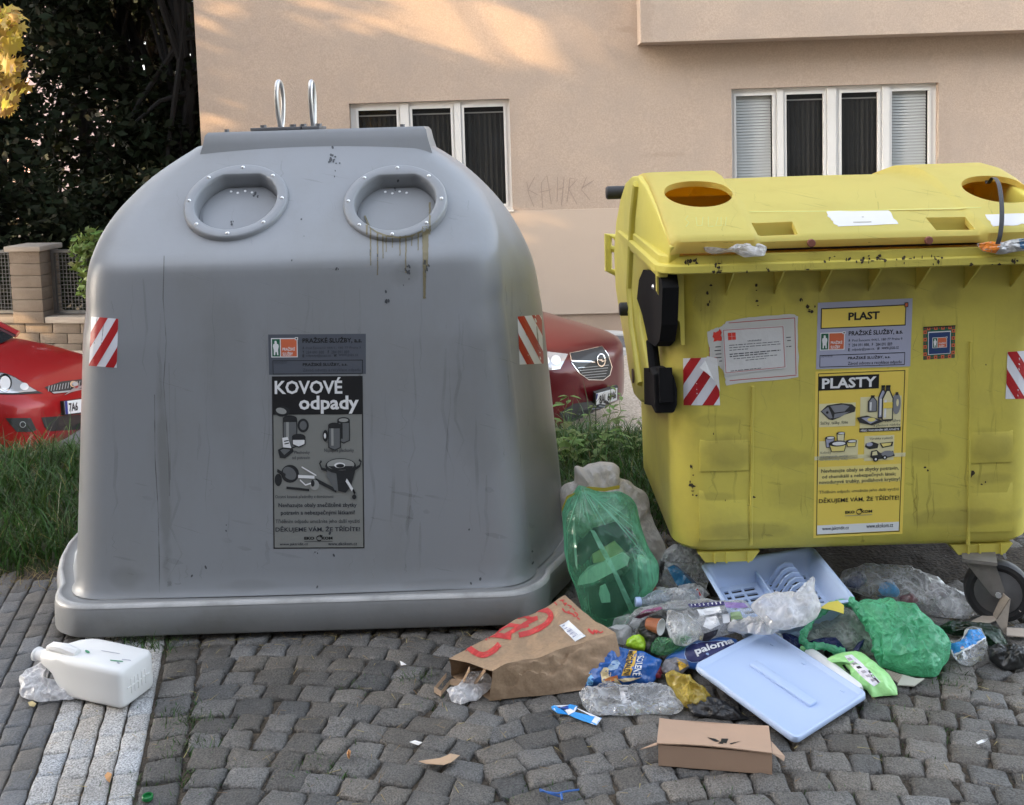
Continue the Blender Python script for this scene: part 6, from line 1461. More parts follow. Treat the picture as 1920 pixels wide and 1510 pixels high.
for hp in ([(180, 940, .02), (70, 1075, .012), (130, 1115, .006), (215, 1005, .012)], [(400, 880, .085), (325, 1030, .022), (425, 1055, .018), (550, 885, .09)]):
    g = MB(); pp = [pz(*q) for q in hp]; w_ = V((.0, .006, .004)); g.loft([[p-w_, p+w_, p+w_+V((.002, 0, .0015)), p-w_+V((.002, 0, .0015))] for p in pp]); g.build('handle', KRAFT, bag, smooth=False)
def bdec(name, strokes, polys, mats, off=.0015):
    d = Decal(); d_box = (800, 1080, 400, 300)
    for pts, w_, m in strokes:
        q = []
        P_ = zb(pts)
        for i in range(len(P_)-1):
            for k in range(7):
                t = k/7; p0, p1, p2, p3 = P_[max(i-1, 0)], P_[i], P_[i+1], P_[min(i+2, len(P_)-1)]
                q.append(tuple(.5*(2*p1[c]+(p2[c]-p0[c])*t+(2*p0[c]-5*p1[c]+4*p2[c]-p3[c])*t*t+(3*p1[c]-p0[c]-3*p2[c]+p3[c])*t**3) for c in (0, 1)))
        q.append(P_[-1]); d.stroke([((a-800)/400, (b-1080)/300) for a, b in q], w_/300, m, 0, asp=4/3)
    for pts, m, lay in polys: d.poly([((a-800)/400, (b-1080)/300) for a, b in zb(pts)], m, lay)
    refine(d, 400, 300, 5)
    return d.build(name, mats, [(800, 1080), (1200, 1080), (1200, 1380), (800, 1380)], bgv, bag, off=off)
bdec('red_print', [([(375, 640), (420, 700), (520, 750), (620, 715), (690, 645)], 11, 0), ([(535, 555), (640, 560), (800, 582)], 10, 0), ([(640, 540), (760, 470), (900, 480), (960, 465)], 7, 0), ([(740, 565), (820, 520), (960, 440), (1045, 398)], 8, 0), ([(855, 395), (900, 385), (935, 372)], 6.5, 0), ([(925, 375), (975, 405), (1048, 396)], 6.5, 0), ([(560, 545), (650, 490), (700, 460)], 5, 0),
    ([(868, 562), (980, 535), (1110, 470), (1172, 395), (1150, 340), (1080, 318), (985, 318)], 10.5, 0),
    ([(1205, 250), (1232, 280)], 2, 0), ([(1255, 235), (1300, 232)], 2, 0), ([(1278, 232), (1290, 255)], 2, 0), ([(1290, 265), (1320, 262), (1300, 285)], 2, 0), ([(1330, 280), (1365, 290), (1350, 310)], 2, 0), ([(1280, 310), (1310, 345), (1350, 335)], 2.6, 0), ([(1330, 350), (1380, 365), (1395, 390)], 2.8, 0), ([(1380, 305), (1400, 330)], 2, 0), ([(1395, 345), (1425, 370), (1405, 390)], 2.6, 0), ([(1420, 395), (1445, 415)], 2.4, 0),
    ([(1525, 505), (1570, 548), (1580, 520), (1610, 545)], 4, 0), ([(1600, 515), (1640, 540), (1665, 525)], 2.5, 0)], [], [REDINK])
bdec('address_label', [], [([(1250, 470), (1340, 424), (1502, 575), (1400, 627)], 0, 0)]+[([(1270+k*26, 478+k*26), (1300+k*26, 462+k*26), (1308+k*26, 469+k*26), (1278+k*26, 485+k*26)], 1, 1) for k in range(5)]+[([(1320+k*8, 520+k*7), (1360+k*8, 500+k*7), (1363+k*8, 503+k*7), (1323+k*8, 523+k*7)], 1, 1) for k in range(9)], [WHITE, flat('label_ink', rgb((150, 155, 175)), .6)], off=.0025)
item('plastic_film', FMILK, 'crushed clear tray in the mouth of the brown paper bag', 'plastic film', zb([(180, 1075), (250, 1060), (310, 1020), (420, 900), (540, 890), (610, 960), (605, 1060), (520, 1150), (310, 1240), (230, 1180)]), (862, 1322), .0, 28, .015, 5, amp=.012, freq=26)

# ---------------- blue crisps bag
zc = Z(5.807, 1080, 1120)
crisp = item('crisps_bag', BLUEF, 'shiny blue crisps bag with yellow band leaning on the brown paper bag', 'crisps bag', zc([(215, 460), (290, 450), (340, 495), (560, 560), (760, 610), (930, 690), (890, 800), (850, 900), (800, 965), (600, 975), (300, 975), (90, 1000), (85, 850), (130, 700), (160, 590)]), (1120, 1292), .004, 42, .035, 8, amp=.014, freq=16)
pdec(crisp, [(zc([(578, 582), (662, 588), (640, 720), (590, 850), (492, 855), (540, 720)]), 0, 0), (zc([(265, 820), (300, 765), (350, 765), (380, 820), (370, 900), (310, 940), (280, 920)]), 1, 0), (zc([(300, 900), (360, 870), (450, 850), (460, 890), (350, 930)]), 3, 1), (zc([(360, 900), (440, 880), (510, 960), (440, 950)]), 1, 1), (zc([(450, 890), (600, 880), (715, 870), (600, 910), (520, 920)]), 1, 1), (zc([(340, 770), (400, 690), (450, 680), (485, 720), (450, 780), (380, 800)]), 2, 0), (zc([(95, 830), (150, 820), (195, 880), (180, 950), (120, 960)]), 4, 0)],
     [PRY, PRC, flat('pr_glass', rgb((150, 175, 200)), .3), flat('pr_orange', rgb((200, 120, 60)), .4), flat('pr_skyblue', rgb((120, 185, 235)), .3)], 'picture')
ptext(crisp, 'lettering', 'MEGA BALENÍ', zc([(648, 592), (598, 848), (508, 850), (570, 590)]), INK, .02)
ptext(crisp, 'lettering', 'SOLENÉ', zc([(765, 640), (705, 850), (615, 850), (665, 640)]), WHITE, .02)
# wrapper strip
wr_ = MB(); wq = zb([(1175, 1238), (1205, 1225), (1300, 1245), (1350, 1215), (1425, 1232), (1415, 1262), (1395, 1288), (1520, 1318), (1650, 1345), (1600, 1412), (1450, 1362), (1330, 1312), (1240, 1300), (1185, 1262)])
wpnt = [at_z(a, b, .012+.006*math.sin(a*.2)) for a, b in wq]; wr_.prism(wpnt, (0, 0, .0015)); wo = wr_.build('wrapper_strip', [flat('wrapper_blue', rgb((50, 150, 225)), .35)], smooth=False, label='torn sky blue and white wrapper strip on the cobbles in front of the paper bag', cat='wrapper')
wv = Pil(); wv.bv = wr_.bvh(); wv.o = wo
pdec(wv, [(zb([(1595, 1325), (1648, 1345), (1600, 1410), (1548, 1390)]), 0, 0), (zb([(1175, 1238), (1205, 1227), (1240, 1250), (1215, 1275)]), 0, 0), (zb([(1300, 1270), (1420, 1235), (1400, 1285), (1340, 1312)]), 0, 0), (zb([(1230, 1240), (1262, 1238), (1258, 1252)]), 1, 1), (zb([(1260, 1250), (1350, 1225), (1330, 1262)]), 2, 1)], [WHITE, flat('pr_brown', rgb((120, 60, 40)), .5), flat('pr_darkblue', rgb((40, 80, 170)), .4)], 'print', off=.001)
# clear bag with label, in front
lb = item('plastic_bag', FCLEAR, 'clear plastic bag with a small white label in front of the blue crisps bag', 'plastic bag', zc([(15, 1020), (130, 990), (300, 955), (520, 955), (700, 985), (900, 955), (1000, 975), (1090, 1050), (1170, 1200), (1130, 1265), (1040, 1305), (850, 1290), (600, 1290), (420, 1310), (180, 1280), (60, 1180)]), (1160, 1344), .0, 22, .03, 11, amp=.022, freq=15)
pdec(lb, [(zc([(468, 985), (562, 978), (602, 1150), (505, 1162)]), 0, 0)]+[(zc([(520+k*9, 1020+k*22), (560+k*9, 1016+k*22), (562+k*9, 1026+k*22), (522+k*9, 1030+k*22)]), 1, 1) for k in range(5)], [flat('label_grey', rgb((190, 190, 192)), .5), INK], 'label')
# yellow packet
item('yellow_packet', FYEL, 'crumpled yellow see-through packet sticking out under the blue lid', 'packet', zc([(965, 830), (1030, 800), (1130, 820), (1270, 900), (1400, 1000), (1500, 1090), (1450, 1190), (1300, 1218), (1180, 1195), (1090, 1060), (1000, 960)]), (1290, 1335), .004, 30, .03, 13, amp=.018, freq=20)
gp_ = item('foil_packet', pbr('grey_foil', (.22, .21, .22), .35, .3, 20, bump=.4), 'grey foil packet with a yellow corner between the crisps bag and the blue lid', 'packet', zc([(920, 800), (960, 700), (1060, 660), (1200, 690), (1240, 760), (1150, 830), (1000, 850)]), (1270, 1268), .02, 35, .02, 14, amp=.01, freq=22)
pdec(gp_, [(zc([(1100, 680), (1222, 742), (1125, 800)]), 0, 0), (zc([(800, 860), (870, 770), (940, 800), (920, 880)]), 1, 0)], [PRY, flat('pr_maroon', rgb((110, 30, 45)), .4)], 'print')
item('red_wrapper', pbr('red_foil', (.18, .02, .03), .3, .4, 30, bump=.5), 'small dark red crumpled wrapper beside the crisps bag', 'wrapper', zc([(770, 860), (830, 780), (920, 740), (950, 800), (930, 880), (860, 900)]), (1222, 1275), .015, 35, .014, 15, amp=.01, freq=30)
# blue tissue packet with its oval name
pal = item('tissue_packet', pbr('blue_pack', (.04, .14, .46), .28, .2, 12, bump=.25), 'blue tissue packet with dark oval name, half under the blue lid', 'packet', zc([(960, 690), (1050, 590), (1180, 520), (1400, 480), (1600, 455), (1760, 470), (1800, 600), (1600, 760), (1330, 790), (1150, 760)]), (1290, 1262), .02, 24, .035, 16, amp=.006, freq=12)
ov = [(1185, 620), (1195, 560), (1260, 515), (1400, 492), (1600, 478), (1720, 500), (1700, 590), (1560, 670), (1400, 700), (1260, 705), (1205, 680)]
pdec(pal, [(zc([(1388+(a-1388)*1.03, 595+(b-595)*1.06) for a, b in ov]), 1, 0), (zc(ov), 0, 1)], [flat('pr_navy', rgb((34, 38, 92)), .35), flat('pr_lightline', rgb((160, 185, 225)), .4)], 'name_oval')
ptext(pal, 'lettering', 'paloma', zc([(1275, 560), (1690, 440), (1725, 520), (1320, 650)]), WHITE, .03, off=.003)

# ---------------- light blue lid of the dish rack
A_, D_, B_, C_ = at_z(1492, 1398, .012), at_z(1628, 1310, .016), at_z(1278, 1262, .07), at_z(1427, 1178, .105)
ex = (D_-A_); ey = (B_-A_); LW, LL = ex.length, ey.length; ex.normalize(); nz_ = ex.cross(ey).normalized(); ey = nz_.cross(ex).normalized()
nz_ = nz_ if nz_.z > 0 else -nz_
LM = Matrix(((ex.x, ey.x, nz_.x, A_.x), (ex.y, ey.y, nz_.y, A_.y), (ex.z, ey.z, nz_.z, A_.z), (0, 0, 0, 1)))
LL = .5*(LL+(C_-D_).length)
def rr2(x0, x1, y0, y1, r_, z, n=5):
    o = []
    for cx, cy, a0 in ((x1-r_, y0+r_, -90), (x1-r_, y1-r_, 0), (x0+r_, y1-r_, 90), (x0+r_, y0+r_, 180)):
        for k in range(n+1): a = R(a0+90*k/n); o.append(V((cx+r_*math.cos(a), cy+r_*math.sin(a), z)))
    return o
ldo = thing('rack_lid', 'light blue plastic lid lying upside down on top of the rubbish pile', 'lid', A_)
g = MB(); seq = [(.012, .0, .014), (.004, -.002, .018), (0, .004, .02), (.002, .016, .019), (.005, .018, .018), (.009, .017, .016), (.014, .007, .012), (.018, .005, .010)]
g.loft([[LM @ p for p in rr2(d_, LW-d_, d_, LL-d_, r_, z)] for d_, z, r_ in seq], 0, True, True); g.build('tray', LBLUE, ldo, ang=50)
g = MB(); g.bbox(.45*LW, .55*LW, .18*LL, .76*LL, .004, .014, .004, 0, LM); g.build('raised_bar', LBLUE, ldo)
for fx, fy_ in ((.86, .14), (.86, .82), (.88, .52)):
    g = MB(); g.bbox(fx*LW, fx*LW+.006, fy_*LL, fy_*LL+.012, .004, .0075, .001, 0, LM); g.build('lug', LBLUE, ldo)
# ---------------- dish rack
TL, TR, BR = at_z(1318, 1060, .165), at_z(1522, 1028, .195), at_z(1612, 1122, .165)
fx_ = (TR-TL); RW = fx_.length; fx_.normalize(); fy2 = (BR-TR); fn = fx_.cross(fy2).normalized(); fn = fn if fn.z > 0 else -fn
RD = fy2.length; fy2 = fn.cross(fx_).normalized(); fy2 = fy2 if fy2.dot(BR-TR) > 0 else -fy2
RM = Matrix(((fx_.x, fy2.x, fn.x, TL.x), (fx_.y, fy2.y, fn.y, TL.y), (fx_.z, fy2.z, fn.z, TL.z), (0, 0, 0, 1)))     # x right, y towards the viewer, z out of the tray
rk = thing('dish_rack', 'light blue plastic dish drying rack with slotted floor, tipped under the yellow container', 'dish rack', TL+(BR-TL)*.5)
DP = .072
g = MB(); seq = [(.040, -DP-.035, .02), (.030, -DP, .02), (.004, -.012, .02), (.004, -.006, .02), (-.006, -.005, .022), (-.008, .0, .022), (-.004, .003, .02), (.004, .002, .018), (.010, -.008, .018), (.0335, -DP+.0025, .018)]
g.loft([[RM @ p for p in rr2(d_, RW-d_, d_, RD-d_, r_, z)] for d_, z, r_ in seq], 0, True, False); g.build('wall', LBLUE, rk, ang=50)
# floor with real slots
def slotted(mb, x0, x1, y0, y1, z, th, slots):
    xs = sorted({x0, x1, *[s for q in slots for s in (q[0], q[1])]}); ys = sorted({y0, y1, *[s for q in slots for s in (q[2], q[3])]})
    for i in range(len(xs)-1):
        for j in range(len(ys)-1):
            cx, cy = (xs[i]+xs[i+1])/2, (ys[j]+ys[j+1])/2
            if any(q[0] < cx < q[1] and q[2] < cy < q[3] for q in slots): continue
            mb.quad(*[RM @ V(p) for p in ((xs[i], ys[j], z), (xs[i+1], ys[j], z), (xs[i+1], ys[j+1], z), (xs[i], ys[j+1], z))])
    for q in slots:
        for a, b, c, d_ in ((q[0], q[2], q[1], q[2]), (q[1], q[2], q[1], q[3]), (q[1], q[3], q[0], q[3]), (q[0], q[3], q[0], q[2])):
            mb.quad(*[RM @ V(p) for p in ((a, b, z), (c, d_, z), (c, d_, z-th), (a, b, z-th))])
sl_ = []
for j in range(7):
    y = .06+j*.030
    sl_ += [(.046, .060, y, y+.017), (.070, .104, y, y+.017), (.112, .148, y, y+.017)]
for j in range(8):
    y = .045+j*.030; sl_ += [(.180, .194, y, y+.017), (.309, .327, y, y+.017)]
for j in range(7): y = .056+j*.031; sl_.append((.200, .304, y, y+.027))
g = MB(); slotted(g, .032, RW-.032, .032, RD-.032, -DP+.003, .006, sl_); g.build('slotted_floor', LBLUE, rk, smooth=False); g = MB(); slotted(g, .034, RW-.034, .034, RD-.034, -DP-.006, .004, []); g.build('slot_shade', pbr('slot_shade_dark', (.015, .016, .02), .8, .2, 10), rk, smooth=False)  # dark sheet below the floor paints the shade seen through the slots
g = MB(); g.bbox(.166, .172, .03, RD-.03, -DP, -.03, .0015, 0, RM); g.build('divider', LBLUE, rk)
for j in range(6):
    y = .05+j*.031; g = MB()
    pr_ = [(.195, -DP+.002), (.214, -.042), (.236, -.014), (.258, -.004), (.284, -.010), (.300, -.04), (.306, -DP+.002), (.296, -DP+.002), (.290, -.045), (.278, -.022), (.258, -.018), (.242, -.026), (.226, -.050), (.208, -DP+.002)]
    g.prism([RM @ V((x, y, z)) for x, z in pr_], (RM.to_3x3() @ V((0, .005, 0)))); g.build('plate_divider', LBLUE, rk, smooth=False)

# ---------------- cardboard box in front
c0, c1 = at_z(1234.7, 1438, 0), at_z(1448, 1455, 0); bx_ = (c1-c0); BW = bx_.length; bx_.normalize(); by_ = V((-bx_.y, bx_.x, 0)); BD, BH = .112, .058
BM = Matrix(((bx_.x, by_.x, 0, c0.x), (bx_.y, by_.y, 0, c0.y), (0, 0, 1, .003), (0, 0, 0, 1)))
box = thing('cardboard_box', 'flat brown cardboard box with black bird mark in front of the blue lid', 'cardboard box', c0)
g = MB(); ins_ = .0015
g.box(0, BW, 0, BD, 0, .002, 0, BM); g.box(0, BW, 0, .0025, .0025, BH-.003, 0, BM); g.box(0, BW, BD-.0025, BD, .0025, BH-.001, 0, BM); g.box(0, .0025, .003, BD-.003, .0025, BH-.002, 0, BM); g.box(BW-.0025, BW, .003, BD-.003, .0025, BH-.002, 0, BM)
g.build('tray', CARD, box, smooth=False)
g = MB(); nx, ny = 24, 10; vs = []
for dz in (0, .003):
    for j in range(ny+1):
        for i in range(nx+1):
            u, v_ = i/nx, j/ny; sag = -.012*math.sin(math.pi*u)**1.0*math.exp(-((v_-.75)/.35)**2)*(.4+.6*(1-u)) + .004*(1-v_)**2*math.sin(math.pi*u*1.2)
            vs.append(BM @ V((u*BW*1.0-.003*(1-v_)*(1-u), v_*BD-.003, BH+sag+dz)))
n1_ = (nx+1)*(ny+1); fs = []
for q in (0, n1_):
    fs += [(q+j*(nx+1)+i, q+j*(nx+1)+i+1, q+(j+1)*(nx+1)+i+1, q+(j+1)*(nx+1)+i) for j in range(ny) for i in range(nx)]
per = [i for i in range(nx+1)]+[j*(nx+1)+nx for j in range(1, ny+1)]+[ny*(nx+1)+i for i in range(nx-1, -1, -1)]+[j*(nx+1) for j in range(ny-1, 0, -1)]
for k in range(len(per)): a, b = per[k], per[(k+1) % len(per)]; fs.append((a, b, b+n1_, a+n1_))
g.add(vs, fs); bxv = g.bvh(); g.build('lid', CARD, box, ang=40)
g = MB(); g.prism([BM @ V(p) for p in ((-.002, -.004, BH-.002), (-.045, -.02, BH-.008), (-.004, .006, BH-.002))], (0, 0, .002)); g.build('tuck_flap', CARD, box, smooth=False); g = MB(); g.prism([BM @ V(p) for p in ((BW+.001, .0, BH-.004), (BW+.030, .02, BH-.034), (BW+.033, .03, BH-.028), (BW+.002, .05, BH-.004))], (0, 0, .002)); g.build('tuck_flap', CARD, box, smooth=False)
zq = Z(4.174, 1200, 1170)
d = Decal()
for pts in ([(525, 890), (590, 903), (625, 922), (600, 925), (575, 920)], [(637, 900), (692, 901), (676, 938), (655, 932), (648, 942), (608, 938), (632, 922)], [(698, 938), (795, 918), (712, 946)]): d.poly([((a-1200)/400, (b-1300)/200) for a, b in zq(pts)], 0, 0)
d.build('bird_mark', [BLACK], [(1200, 1300), (1600, 1300), (1600, 1500), (1200, 1500)], bxv, box, off=.001)

# ---------------- small things in the heap
zh = Z(5.333, 1200, 1010)
def lathe_px(name, mats, label, cat, pa, za, pb, zb_, prof, n=24):
    a, b = at_z(*pa, za), at_z(*pb, zb_); ax = (b-a); L_ = ax.length; M = Matrix.Translation(a) @ frame_from(ax) if abs(ax.normalized().z) < .99 else Matrix.Translation(a)
    t = thing(name, label, cat, a); return t, M, L_
t, M, L_ = lathe_px('drink_bottle', None, 'clear drink bottle with pale blue cap lying behind the wrapped bundle', 'bottle', (1192, 1129), .10, (1300, 1124), .09, None)
g = MB(); g.lathe([(.012, .016), (.014, .03), (.024, .045), (.032, .065), (.033, .08), (.030, .1), (.033, .115), (.031, .17), (.033, .19), (.025, .205), (.001, .2)], M, 28, caps=False); g.build('body', film('bottle_pet', (.62, .70, .80), (.92, .95, .98), op=.2, edge=.7, rough=.06, bump=.1, streak=.3), t)
g = MB(); g.lathe([(.001, -.002), (.014, -.001), (.0155, .002), (.0155, .015), (.013, .017)], M, 22, caps=False); g.build('cap', flat('pale_blue_cap', rgb((175, 195, 235)), .35), t)
g = MB(); g.lathe([(.0335, .115), (.0318, .17)], M, 26, caps=False); g.build('label', FWHITE, t)
item('lime_lid', LIME, 'bright lime green plastic lid behind the crisps bag', 'lid', zc([(538, 520), (560, 460), (620, 415), (690, 400), (745, 440), (762, 500), (755, 565), (738, 590), (640, 572), (555, 545)]), (1195, 1221), .055, 50, .018, 21, amp=.004, freq=25)
t, M, L_ = lathe_px('paper_cup', None, 'small brown paper cup with white inside, tipped in the heap', 'cup', (1214, 1180), .075, (1240, 1177), .055, None)
M = M @ Matrix.Rotation(0, 4, 'X')
cpa, cpb = at_z(1216, 1179, .135), at_z(1239, 1176, .125); axd = V((.75, -.62, .05)).normalized(); M = Matrix.Translation(cpb-axd*.045) @ frame_from(axd)
g = MB(); g.lathe([(.001, 0), (.017, 0), (.0235, .045), (.0245, .046)], M, 24, caps=False); g.build('body', pbr('cup_brown', (.28, .09, .035), .6, .1, 20), t)
g = MB(); g.lathe([(.0245, .046), (.0225, .0462), (.019, .028), (.001, .027)], M, 24, caps=False); g.build('lining', flat('cup_white', rgb((235, 235, 232)), .5), t)
item('white_cup', FWHITE, 'white plastic cup squashed behind the lime green lid', 'cup', zc([(345, 335), (430, 300), (560, 310), (605, 340), (595, 420), (560, 490), (520, 530), (440, 505), (430, 420)]), (1165, 1212), .03, 50, .03, 22, amp=.006, freq=18)
item('clear_dish', FCLEAR, 'clear domed plastic dish beside the paper cup', 'dish', zc([(985, 140), (1090, 175), (1230, 200), (1340, 290), (1365, 380), (1320, 470), (1200, 530), (1080, 520), (1010, 430), (975, 290)]), (1280, 1213), .09, 40, .035, 23, amp=.008, freq=16)
item('green_bottle', film('green_pet', (.14, .40, .20), (.55, .88, .62), op=.3, edge=.7, rough=.06, streak=.5), 'crushed green plastic bottle under the clear dish', 'bottle', zc([(830, 500), (880, 445), (960, 460), (1000, 520), (1100, 460), (1230, 400), (1280, 470), (1180, 560), (1020, 620), (900, 640), (820, 600)]), (1245, 1228), .06, 36, .03, 24, amp=.016, freq=22)
item('dark_film', pbr('dark_film', (.02, .022, .02), .3, .4, 20, bump=.5), 'black crumpled film deep in the heap behind the paper cup', 'plastic film', zc([(660, 360), (700, 260), (800, 180), (930, 140), (1000, 200), (1010, 420), (960, 620), (860, 660), (740, 600), (760, 480)]), (1230, 1225), .05, 45, .02, 25, amp=.012, freq=18)
mw2 = item('wrapped_bundle', FCLEAR, 'see-through bundle wrap with purple band across the middle of the heap', 'bundle', zh([(-110, 800), (-40, 720), (130, 680), (480, 640), (840, 625), (1050, 640), (1160, 740), (1250, 830), (1050, 905), (850, 960), (660, 1030), (500, 1020), (330, 900), (200, 760)]), (1300, 1205), .085, 34, .05, 26, amp=.014, freq=15)
pdec(mw2, [(zh([(-60, 790), (40, 720), (200, 685), (230, 700), (120, 745), (0, 800)]), 0, 0), (zh([(480, 655), (650, 642), (840, 632), (850, 668), (660, 682), (495, 692)]), 1, 0), (zh([(845, 640), (1040, 645), (1080, 690), (980, 700), (860, 690)]), 2, 0), (zh([(568, 712), (795, 682), (818, 738), (600, 776)]), 3, 0), (zh([(660, 790), (760, 775), (800, 860), (700, 910), (630, 880)]), 3, 0), (zh([(820, 760), (890, 745), (900, 840), (830, 850)]), 3, 0), (zh([(900, 740), (1000, 730), (1030, 800), (910, 820)]), 4, 0), (zh([(640, 950), (780, 905), (760, 960), (690, 1020), (620, 1030)]), 5, 0)]
     + [(zh([(500+k*42, 662-k*3), (512+k*42, 655-k*3), (520+k*42, 676-k*3), (508+k*42, 680-k*3)]), 3, 1) for k in range(8)],
     [flat('pr_plum', rgb((120, 60, 95)), .4), flat('pr_navy2', rgb((48, 44, 100)), .4), flat('pr_lilac', rgb((140, 118, 175)), .4), WHITE, flat('pr_sage', rgb((150, 175, 130)), .4), flat('pr_dark', rgb((40, 38, 50)), .4)], 'print')
item('plastic_bag', FMILK, 'whitish thin plastic bag with a twisted tail in front of the dish rack', 'plastic bag', zh([(1100, 670), (1180, 600), (1330, 545), (1500, 555), (1600, 590), (1655, 560), (1690, 440), (1735, 392), (1754, 405), (1745, 520), (1770, 620), (1812, 700), (1770, 780), (1650, 880), (1480, 915), (1300, 900), (1220, 820), (1150, 740)]), (1450, 1180), .155, 30, .04, 27, amp=.014, freq=12)
item('plastic_bag', FCLEAR, 'small clear bag between the green sack and the dish rack', 'plastic bag', zh([(320, 215), (345, 110), (430, 75), (560, 80), (640, 150), (820, 180), (810, 215), (660, 250), (500, 262), (350, 250)]), (1270, 1060), .05, 55, .03, 28, amp=.016, freq=20)
po = item('clear_pouch', FCLEAR, 'clear pouch with a blue label beside the green sack', 'pouch', zh([(195, 215), (330, 235), (600, 240), (660, 330), (690, 420), (640, 540), (560, 600), (400, 620), (260, 520), (190, 430)]), (1270, 1120), .04, 48, .03, 29, amp=.016, freq=18)
pdec(po, [(zh([(275, 295), (335, 265), (420, 330), (545, 480), (520, 535), (430, 520), (350, 440)]), 0, 0), (zh([(330, 265), (370, 270), (560, 440), (545, 480), (430, 335)]), 1, 0), (zh([(205, 220), (250, 235), (235, 330), (205, 420), (200, 330)]), 2, 0)], [flat('pr_cyanblue', rgb((45, 115, 155)), .35), flat('pr_slate', rgb((80, 95, 115)), .4), flat('pr_blackband', rgb((40, 35, 38)), .4)], 'label')
item('white_wrap', FWHITE, 'white plastic scraps behind the drink bottle', 'plastic film', zh([(60, 560), (150, 490), (250, 500), (330, 560), (460, 530), (540, 560), (540, 630), (380, 660), (200, 640), (80, 620)]), (1260, 1135), .05, 40, .03, 30, amp=.014, freq=22)
rw = item('food_wrapper', pbr('white_wrap', (.7, .7, .7), .4, .1, 20, bump=.3), 'small white wrapper with red and green print against the dish rack', 'wrapper', zh([(480, 580), (540, 520), (575, 495), (615, 560), (650, 600), (640, 640), (560, 645), (500, 630)]), (1305, 1130), .06, 45, .012, 31, amp=.006, freq=25)
pdec(rw, [(zh([(540, 560), (572, 500), (612, 570), (555, 595)]), 0, 0), (zh([(495, 585), (545, 560), (545, 630), (510, 628)]), 1, 0)], [flat('pr_red', rgb((190, 50, 45)), .4), flat('pr_green', rgb((110, 185, 80)), .4)], 'print')
item('orange_cap', pbr('rust_cap', (.35, .08, .04), .5, .2, 20), 'small rust red cap beside the drink bottle', 'bottle cap', zh([(90, 500), (110, 475), (150, 470), (165, 500), (140, 530), (105, 535)]), (1220, 1108), .09, 50, .012, 32, amp=.002)

# more wraps that fill the heap
item('silver_wrapper', pbr('silver_wrap', (.62, .62, .64), .3, .2, 25, bump=.7, bscale=60), 'crumpled silvery white wrapper showing through the bundle in the middle of the heap', 'wrapper', zh([(600, 760), (720, 730), (860, 730), (900, 800), (860, 900), (740, 930), (620, 900), (580, 830)]), (1310, 1200), .075, 34, .03, 81, amp=.02, freq=26)
item('white_wrap', FWHITE, 'white film at the right end of the see-through bundle', 'plastic film', zh([(880, 850), (1000, 800), (1180, 820), (1330, 860), (1420, 930), (1330, 960), (1150, 930), (980, 940), (860, 920)]), (1400, 1200), .10, 30, .03, 82, amp=.02, freq=20)
item('blue_tub', LBLUE, 'light blue plastic bit between the dish rack and the torn green bag', 'plastic tub', zh([(1390, 930), (1480, 900), (1600, 870), (1640, 890), (1600, 1000), (1500, 1010), (1420, 990)]), (1480, 1205), .02, 36, .02, 83, amp=.004, freq=10)
item('navy_wrapper', NAVY, 'dark blue wrapper behind the top corner of the blue lid', 'wrapper', zh([(1420, 960), (1500, 960), (1600, 1010), (1600, 1090), (1530, 1120), (1450, 1050)]), (1490, 1228), .01, 34, .015, 84, amp=.01, freq=22)
item('paper_tissue', pbr('tissue', (.74, .72, .70), .9, .06, 15, bump=.6, bscale=50), 'crumpled whitish tissue behind the top corner of the blue lid', 'tissue', zh([(1280, 960), (1380, 960), (1470, 985), (1490, 1040), (1420, 1060), (1330, 1020)]), (1450, 1215), .015, 36, .02, 85, amp=.012, freq=26)
item('plastic_bag', FCLEAR, 'clear crushed film over the left end of the heap, beside the green sack', 'plastic film', zh([(-60, 690), (0, 600), (80, 570), (200, 600), (330, 640), (300, 720), (150, 740), (0, 780), (-90, 790)]), (1225, 1165), .03, 40, .03, 86, amp=.02, freq=22)
item('clear_tub', FCLEAR, 'clear plastic tub lying among the green bottle and the crisps bag', 'tub', zh([(60, 1040), (180, 980), (330, 960), (420, 1010), (380, 1090), (250, 1130), (120, 1140)]), (1240, 1225), .03, 42, .03, 87, amp=.012, freq=18)
item('lid_shade_sheet', pbr('lid_shade_sheet', (.02, .02, .022), .35, .4, 20, bump=.5), 'black sheet for the shade under the left edge of the blue lid', 'plastic film', zc([(1200, 1180), (1400, 1080), (1620, 1140), (1800, 1260), (1900, 1340), (1700, 1360), (1450, 1320), (1280, 1290)]), (1350, 1352), .0, 20, .015, 88, amp=.012, freq=20)  # black sheet added as the shade under the lid
item('white_wrap', FMILK, 'milky film scrap between the clear pouch and the drink bottle', 'plastic film', zh([(380, 470), (480, 440), (600, 470), (690, 560), (640, 620), (520, 600), (420, 560)]), (1300, 1125), .05, 45, .025, 89, amp=.018, freq=24)
item('plastic_bag', FMILK, 'whitish crumpled bag between the tall green sack and the yellow container', 'plastic bag', zh([(200, 230), (260, 120), (340, 60), (470, 70), (560, 120), (640, 190), (700, 240), (640, 330), (560, 360), (430, 330), (300, 300)]), (1275, 1085), .06, 50, .035, 91, amp=.02, freq=20)
item('plastic_film', FCLEAR, 'glossy clear film lying across the drink bottle', 'plastic film', zh([(150, 560), (300, 500), (450, 520), (560, 580), (600, 640), (480, 680), (330, 670), (200, 640)]), (1275, 1138), .09, 38, .025, 92, amp=.022, freq=24)
item('white_tray', FWHITE, 'white plastic tray edge left of the paper cup', 'tray', zh([(-70, 800), (0, 770), (70, 760), (40, 830), (0, 880), (-60, 900), (-110, 870)]), (1195, 1180), .06, 45, .02, 93, amp=.006, freq=16)
